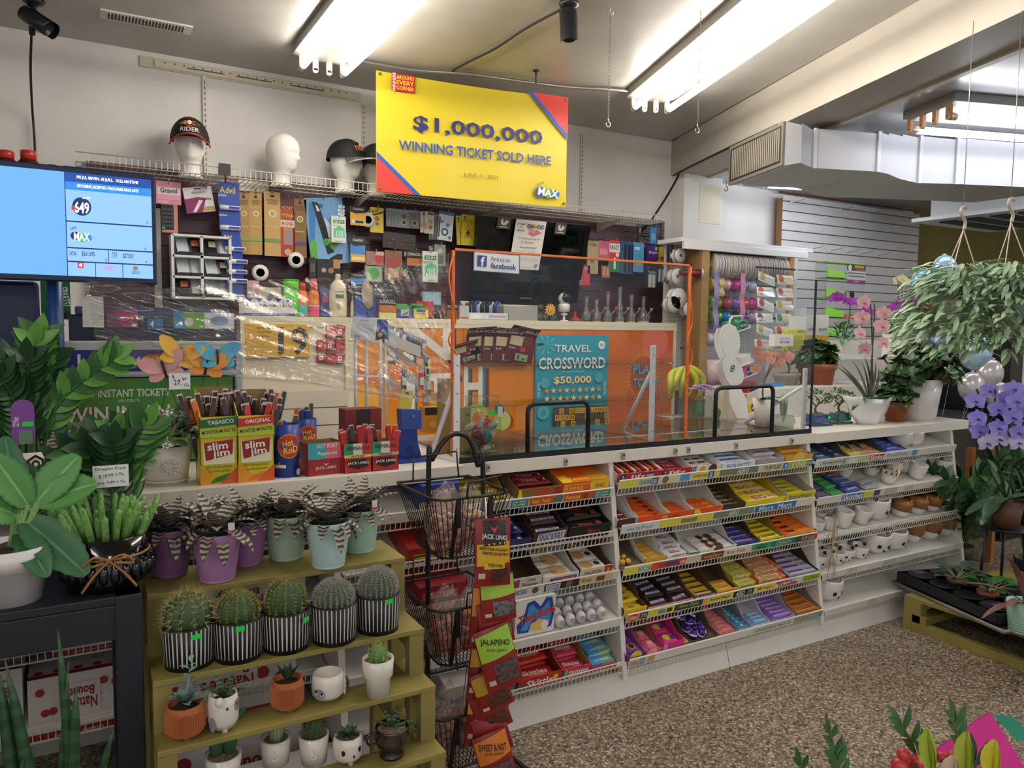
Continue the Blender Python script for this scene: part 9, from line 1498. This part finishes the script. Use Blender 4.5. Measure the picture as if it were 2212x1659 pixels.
for o,d,L,W in(((-.012,0,.06),(-.1,0,1),.07,.03),((.012,0,.06),(.15,0,1),.07,.032),((.0,0,.11),(.02,0,1),.065,.024),((-.014,0,.12),(-.2,0,1),.05,.02),((.02,0,.12),(.6,0,1),.06,.022)):
 d=V(d).normalized();b.T=Matrix.Translation(V(o)+d*L/2)@V((0,0,1)).rotation_difference(d).to_matrix().to_4x4();b.ball((0,0,0),W/2,gm,10,8,(1,.45,L/W))
b.build('pads',t)
t=lastrow('column_cactus','leaning woolly column cactus in a white face-embossed pot',600,1655,.037,.065);b=MB();b.tube([(0,0,.055),(.004,0,.09),(.012,0,.13),(.014,0,.14)],[.016,.019,.017,.006],M('#7f9a6a',.6,kind='band',c2='#a9b894',axis='X',scale=40,dist=1),14);[spine(b,V((.01+.012*cos(k),.012*sin(k),.1+.04*(k%20)/20)),(cos(k),sin(k),.6),.014,.0006,SW_)for k in range(90)];b.build('column',t)
t=lastrow('column_cactus','short brown-spined cactus with a tag in a white face-embossed pot',683,1652,.037,.07);barrel(t,.06,.024,.06,12,CB,M('#8a7058',.6),.01,6,12,.0007);b=MB();b.box(-.025,-.003,.012,.013,.05,.12,'#dcdcde');[b.box(-.023+.003*k,-.0215+.003*k,.0112,.012,.09,.115,'#3a3a40')for k in range(6)];b.build('plant_tag',t)
for k_ in(0,1):b=MB();b.tube(smooth([(-.012,-.033,.05),(-.002,-.036,.03),(-.01,-.037,.024),(-.016,-.035,.028)],4),.0022,WC,6);b.build('face_relief',COL.objects[[o.name for o in COL.objects if o.name.startswith('column_cactus')][k_]])
t=onstep(3,'succulent','small spiky succulent in a white panda-faced pot',757,1652,.036);animal(t,.037,.068,[('c',-.6,.58,.13,'#1c1c22',.11),('c',.55,.62,.13,'#1c1c22',.11),('c',.1,.42,.07,'#1c1c22',.05),('r',.09,.28,.11,.42,'#1c1c22')]);soil(t,.031,.06,SND);succ(t,.062,22,.042,.011,M('#3f5f4c',.5,kind='noise',c2='#567a60',scale=40),.2)
t=onstep(3,'succulent','banded finger succulent in a tarnished silver sugar bowl',853,1640,.04);b=MB();sv_=M('#6f6a68',.22,.95,kind='noise',c2='#3f3a3c',scale=14);b.lathe([(.001,0),(.03,0),(.03,.006),(.018,.014),(.038,.03),(.045,.05),(.036,.066),(.042,.075),(.038,.075),(.034,.066)],sv_,28);b.build('bowl',t)
for sx in(-1,1):b=MB();b.tube(arc((sx*.05,0,.055),.016,0,6.28,14),.003,sv_,6);b.build('handle',t)
soil(t,.037,.07,SND);succ(t,.072,9,.075,.014,HW,.1)
#black basket rack with sweets and jerky
bk=M('#1d1617',.4);BX0,BX1,BY0,BY1=.9,1.165,2.04,2.35
t=thing('basket_rack','tall black wire rack with three hanging baskets and an arched handle','rack',(BX0,BY1,0));pa,pb=aY(926,1000,2.36).x-BX0,aY(1043,1040,2.36).x-BX0;zt=aY(985,937,2.36).z
b=MB();m_=(pa+pb)/2;b.tube(smooth([(pa,.01,0),(pa,.01,zt-.12),(pa+.012,.01,zt-.085),(m_-.045,.01,zt-.02),(m_,.01,zt),(m_+.05,.01,zt-.025),(pb-.02,.01,zt-.12),(pb,.01,zt-.15),(pb,.01,0)],8),.0095,bk,8);b.build('handle_frame',t)
b=MB();b.tube([(pa,.01,.02),(pa,-.3,.012),(pb+.04,-.3,.012),(pb,.01,.02)],.009,bk,6);b.build('base_loop',t)
for z in(.98,.635,.29):
 b=MB();W,D,h,ins=BX1-BX0,BY1-BY0,.2,.05;cr=lambda i,z_:[(i,-i,z_),(i,-D+i+.03,z_),(i+.03,-D+i,z_),(W-i-.03,-D+i,z_),(W-i,-D+i+.03,z_),(W-i,-i,z_)]
 b.tube(cr(0,z),.0045,bk,6,True);b.tube(cr(ins,z-h),.0035,bk,6,True)
 for k in range(15):
  f=k/14
  for(x0,y0,x1,y1)in((f*W,-D,ins+f*(W-2*ins),-D+ins),(0,-f*D,ins,-ins-f*(D-2*ins)),(W,-f*D,W-ins,-ins-f*(D-2*ins))):b.tube([(x0,y0,z),(x1,y1,z-h)],.0016,bk,4)
  b.tube([(ins+f*(W-2*ins),-D+ins,z-h),(ins+f*(W-2*ins),-ins,z-h)],.0016,bk,4)
 for f in(.3,.72):b.box(f*W-.007,f*W+.007,-D-.002,-D+.003,z-.09,z,bk);b.prism([(f*W-.007,-D,z),(f*W+.007,-D,z),(f*W+.007,-D+ins,z-h),(f*W-.007,-D+ins,z-h)],(0,.003,0),bk)
 b.tube([(W*.45,-D-.004,z-.1),(W*.45,-D-.004,z-.07),(W*.95,-D-.004,z-.06),(W*.95,-D-.004,z-.09)],.003,bk,5,True);b.tube([(W*.4,-D-.002,z),(W*.42,-D-.002,z+.045),(W*.85,-D-.002,z+.06),(W*.9,-D-.002,z)],.0035,bk,5);b.build('wire_basket',t)
 b=MB();b.tube([(pa-.06,.0,z+.08),(pa+.1,0,z+.09)],.003,bk,5);b.tube([(pa-.06,0,z+.08),(pa-.07,-.02,z)],.003,bk,5);b.tube([(pa+.1,0,z+.09),(pa+.1,-.02,z)],.003,bk,5);b.build('basket_hook',t)
film=M('#f4ecec',.1,kind='glass',ior=2.0,bump=.8,bscale=30,haze=.06)
for i,(z,cs_,lb)in enumerate(((.98,('#d98a7c','#e3b9a4','#d8c89a','#b8606a','#c9a46a'),'pink and cream'),(.635,('#c85a44','#d98a3a','#c8483c','#e0b06a','#b0404a'),'red and orange'),(.29,('#b8504a','#6a8f5a','#c87a6a','#d0a090','#8a3a3a'),'dark red and green'))):
 for j,(x,y)in enumerate(((.085,-.2),(.185,-.17),(.12,-.1))):
  t=thing('sweets_bag',f'clear zip bag of {lb} sweets in the {("top", "middle", "lowest")[i]} wire basket','sweets',(BX0+x,BY1+y,z-.198),group=f'sweet bags {("top", "middle", "lowest")[i]} basket');b=MB();n,m=16,9;vs=[]
  for a in range(m+1):
   v=a/m;k=sin(PI*min(1,.12+.85*v))**.6
   for c in range(n):an=2*PI*c/n;w_=1+.1*sin(an*5+v*9+j);vs.append((.064*k*w_*cos(an)+.02*v*v*(j-1),(.064*k*(1-.85*v*v)+.004)*w_*sin(an),.002+.2*v+.012*sin(an*2)*v))
  b.add(vs,[(a*n+c,a*n+(c+1)%n,(a+1)*n+(c+1)%n,(a+1)*n+c)for a in range(m)for c in range(n)],film,True);b.build('zip_bag',t);b=MB()
  for k in range(60):an=rr_()*6.28;v=rr_();r=.046*sqrt(rr_());b.ball((r*cos(an),r*sin(an)*.8,.016+.11*v),.0115,M(cs_[k%5],.4),7,5,(1.2,.8,.8))
  b.build('sweets',t)
jx=lambda px,py:aY(px,py,1.99)
def jerky(px,py,w,h,top,txt,tilt,dy,win,label,tc='#2a1f10'):
 c=aY(px,py,1.99+dy);b=MB();n=8;vs=[]
 f=lambda u,v,s_:V(((u-.5)*w,s_*(.002+.016*sin(PI*u)**.7*sin(PI*min(1,max(0,v)))**.6),(v-.5)*h))
 for s_ in(-1,1):
  m=M('#8f231f',.3);vs=[f(i/n,j/n,s_)for i in range(n+1)for j in range(n+1)];b.add(vs,[(i*(n+1)+j,i*(n+1)+j+1,(i+1)*(n+1)+j+1,(i+1)*(n+1)+j)for i in range(n)for j in range(n)],m,True)
 def patch(u0,v0,u1,v1,m,k,slant=0):
  q=[f(u0+(u1-u0)*i/6,v0+(v1-v0)*j/3+slant*(i/6),-1)-V((0,.0012*k,0))for i in range(7)for j in range(4)];b.add(q,[(i*4+j,i*4+j+1,(i+1)*4+j+1,(i+1)*4+j)for i in range(6)for j in range(3)],m,True)
 if txt=='TERIYAKI':
  patch(.2,.6,.85,.97,M('#17140f' and '#1a1416',.35),1);patch(.04,.3,.96,.62,M('#e0b022',.35),1,.04);patch(.22,.26,.8,.34,M('#e8c83a',.35),2)
  for s_,u,v,ww,hh,cc in(('JACK LINKS',.52,.72,.72,.09,'#efe8e4'),('BEEFSTEAK NUGGETS',.5,.55,.8,.045,'#2a1a10'),('PEPITES DE BIFTECK',.55,.48,.75,.045,'#2a1a10'),('TERIYAKI',.52,.31,.45,.05,'#2a1a10')):b.fface(lambda a,c_,k:f(a,c_,-1)-V((0,.0035,0)),[('t',s_,u,v,ww,hh,cc,-4,1.2)])
  b.fface(lambda a,c_,k:f(a,c_,-1)-V((0,.003,0)),[('p',[(.36,.9),(.44,.84),(.5,.78),(.56,.84),(.64,.9),(.56,.87),(.5,.86),(.44,.87)],'#c83a2e')])
 else:
  patch(.02,.5,.98,.92,M(top,.35),1,.05)
  if txt:b.fface(lambda a,c_,k:f(a,c_,-1)-V((0,.003,0)),[('t',txt,.5,.76,.78,.12,tc,-12,1.3),('t','BEEF JERKY',.5,.64,.55,.05,'#6a5a1a',-12)])
 patch(.3 if txt!='TERIYAKI' else.45,.06 if txt=='TERIYAKI' else.12,.92,.26 if txt=='TERIYAKI' else.44,M(win,.4,kind='noise',c2='#3a1c18',scale=70,bump=.4),2);patch(.08,.12,.26,.2,M('#d8c0b4',.4),2)
 o=b.build('jerky_bag',loc=c,rot=(-.12,rad(tilt),-.15));return tag(o,label,'jerky bag')
JB=[(1064,1192,.112,.2,'','TERIYAKI',2,-.05,'#5a2a20','big black, yellow and brown jerky bag at the top of the strip'),(1075,1290,.11,.14,'#a8cc3a','',-3,-.035,'#8a8f94','jerky bag with lime top tucked under the top bag'),(1070,1345,.11,.13,'#a02a26','',-6,-.02,'#8f9aa0','dark red jerky bag with pale window above the jalapeno bag'),(1076,1420,.115,.19,'#9cc83a','JALAPENO',-14,-.06,'#6a6264','lime green jalapeno jerky bag in the middle of the strip'),(1062,1490,.11,.13,'#c8a02a','',-18,-.02,'#6a3a30','jerky bag with yellow band just below the jalapeno bag'),(1060,1535,.11,.13,'#a02a26','',-18,-.0,'#6a3a30','dark red jerky bag, second below the jalapeno bag'),(1062,1585,.11,.13,'#a82e28','',-16,-.01,'#5f332c','dark red jerky bag above the orange one'),(1070,1640,.11,.17,'#e07f2a','SWEET & HOT',-14,-.05,'#7a6a68','orange sweet and hot jerky bag lowest on the strip'),(1040,1330,.07,.2,'#d88a2a','',6,.02,'#8f231f','sideways red and orange jerky bag behind the upper strip'),(1036,1440,.07,.2,'#d8a22a','',8,.02,'#8f231f','sideways red and yellow jerky bag left of the jalapeno bag'),(1034,1540,.08,.19,'#dfb52a','BEEF',6,.02,'#8f231f','sideways yellow lettered jerky bag left of the lower strip')]
for q in JB:jerky(*q)
b=MB();p=aY(1050,1118,1.97);b.tube(smooth([aY(1048,1075,2.03),aY(1050,1100,1.98),p],4),.0025,M('#e2dfd6',.4),5);b.tube([p,aY(1052,1660,2.0)],.004,M('#dcd8ce',.4),5);tag(b.build('hanging_strip'),'white hanging strip and hook carrying the jerky bags on the rack','clip strip')
#produce cartons in the bay under the left worktop
for pxs,lb in(((150,1398),'upper'),((150,1570),'lower')):
 _sc[-1.3 if lb=='upper' else-1.4]=0;s=Shelf(-.336,.706,2.5,(pxs,),wire_face=True);s.o['label']=f'white wire shelf of produce cartons under the left worktop, {lb} of two'
s=Shelf(-.336,.706,2.5,((500,1195),),wire_face=True);s.o['label']='white wire shelf just under the worktop behind the purple pots'
def produce(px0,px1,pyt,pyb,label,Y=2.53,D=.3):
 xa,xb,za,zb=rect(px0,pyt,px1,pyb,Y);w,h=(xb-xa)/2,zb-za;b=MB();b.box(-w,w,0,D,0,h,M('#d2cccb',.7));L_=[('r',0,.0,1,.12,'#9a2028')];rd=random.Random(px0);q=.2*h/w*.5
 for k in range(9):L_.append(('c',.08+.84*((k*.618+.1)%1),.25+.62*rd.random(),.045,'#a3242c',.045*2*w/h))
 L_+=[('r',.3,.35,.72,.85,'#d2cccb'),('t',"Nature's",.51,.5,.36,.2,'#8f2028',180,1.6),('t','Bounty',.51,.72,.3,.2,'#8f2028',180,1.6),('t','Quality Assured',.5,.06,.5,.07,'#d2cccb',180)];b.face((-w,0,0),(1,0,0),(0,0,1),2*w,h,L_);b.face((-w,0,h),(1,0,0),(0,1,0),2*w,D,[('r',0,0,1,.08,'#9a2028'),('t','K1027',.7,.3,.14,.06,'#6a5a5a',180)]+[('c',.1+.2*k,.12,.05,'#a3242c')for k in range(5)])
 tag(b.build('produce_carton',loc=((xa+xb)/2,Y,za)),label,'carton')
produce(-45,85,1362,1425,'red and white dotted produce carton on the upper wire shelf, left');produce(110,300,1335,1402,'red and white dotted produce carton on the upper wire shelf beside the table leg');produce(60,275,1452,1585,'large upside-down lettered produce carton on the lower wire shelf');produce(-40,50,1450,1600,'dotted produce carton at the far left of the lower wire shelf')
produce(345,660,1255,1345,'dotted produce carton visible behind the striped cactus pots');produce(320,640,1400,1560,'dotted produce carton visible behind the terracotta pots');produce(300,340,1075,1185,'slim dotted produce carton behind the leftmost purple pot');produce(330,700,1590,1800,'dotted produce carton low behind the bottom step')
#pieces that belong to a part go one level under it
SUB={'embroidery':('crown',),'button':('crown',),'price_sticker':('pot','planter','jar_body'),'screw_heads':('post',),'grommet':('vinyl_sheet',),'stripes':('pot',),'pattern':('pot',),'painted_face':('pot',),'knit_texture':('pot',),'face_relief':('pot',),'ear':('pot',),'wrap_print':('can',),'front_print':('carton','carton_body'),'flange':('duct_run',),'basket_hook':('wire_basket',),'end_cap':('tube_lamp',),'grille_slats':('grille_frame',),'grille_void':('grille_frame',),'cord_bow':('pot',),'spines':('cactus',),'vent_slats':('face_panel',),'price_strip':('deck',),'wire_lip':('deck',),'clear_stick':('card',),'lens_face':('ball_head',),'louvres':('vent_frame',),'sun_shield':('camera_body',),'orange_ribbon':('orange_edge',),'badge':('side_panel',)}
stem=lambda o:o.name.split('.')[0]
for o in[o for o in COL.objects if o.parent and stem(o)in SUB]:
 sib=[c for c in o.parent.children if stem(c)in SUB[stem(o)]];own=[c for c in o.parent.children if stem(c)==stem(o)]
 if not sib:continue
 k=own.index(o)if o in own else 0;p=sib[min(k,len(sib)-1)];o['_to']=p.name
for o in[o for o in COL.objects if '_to' in o]:
 p=COL.objects[o['_to']];del o['_to'];o.parent=p;o.matrix_parent_inverse=p.matrix_basis.inverted()
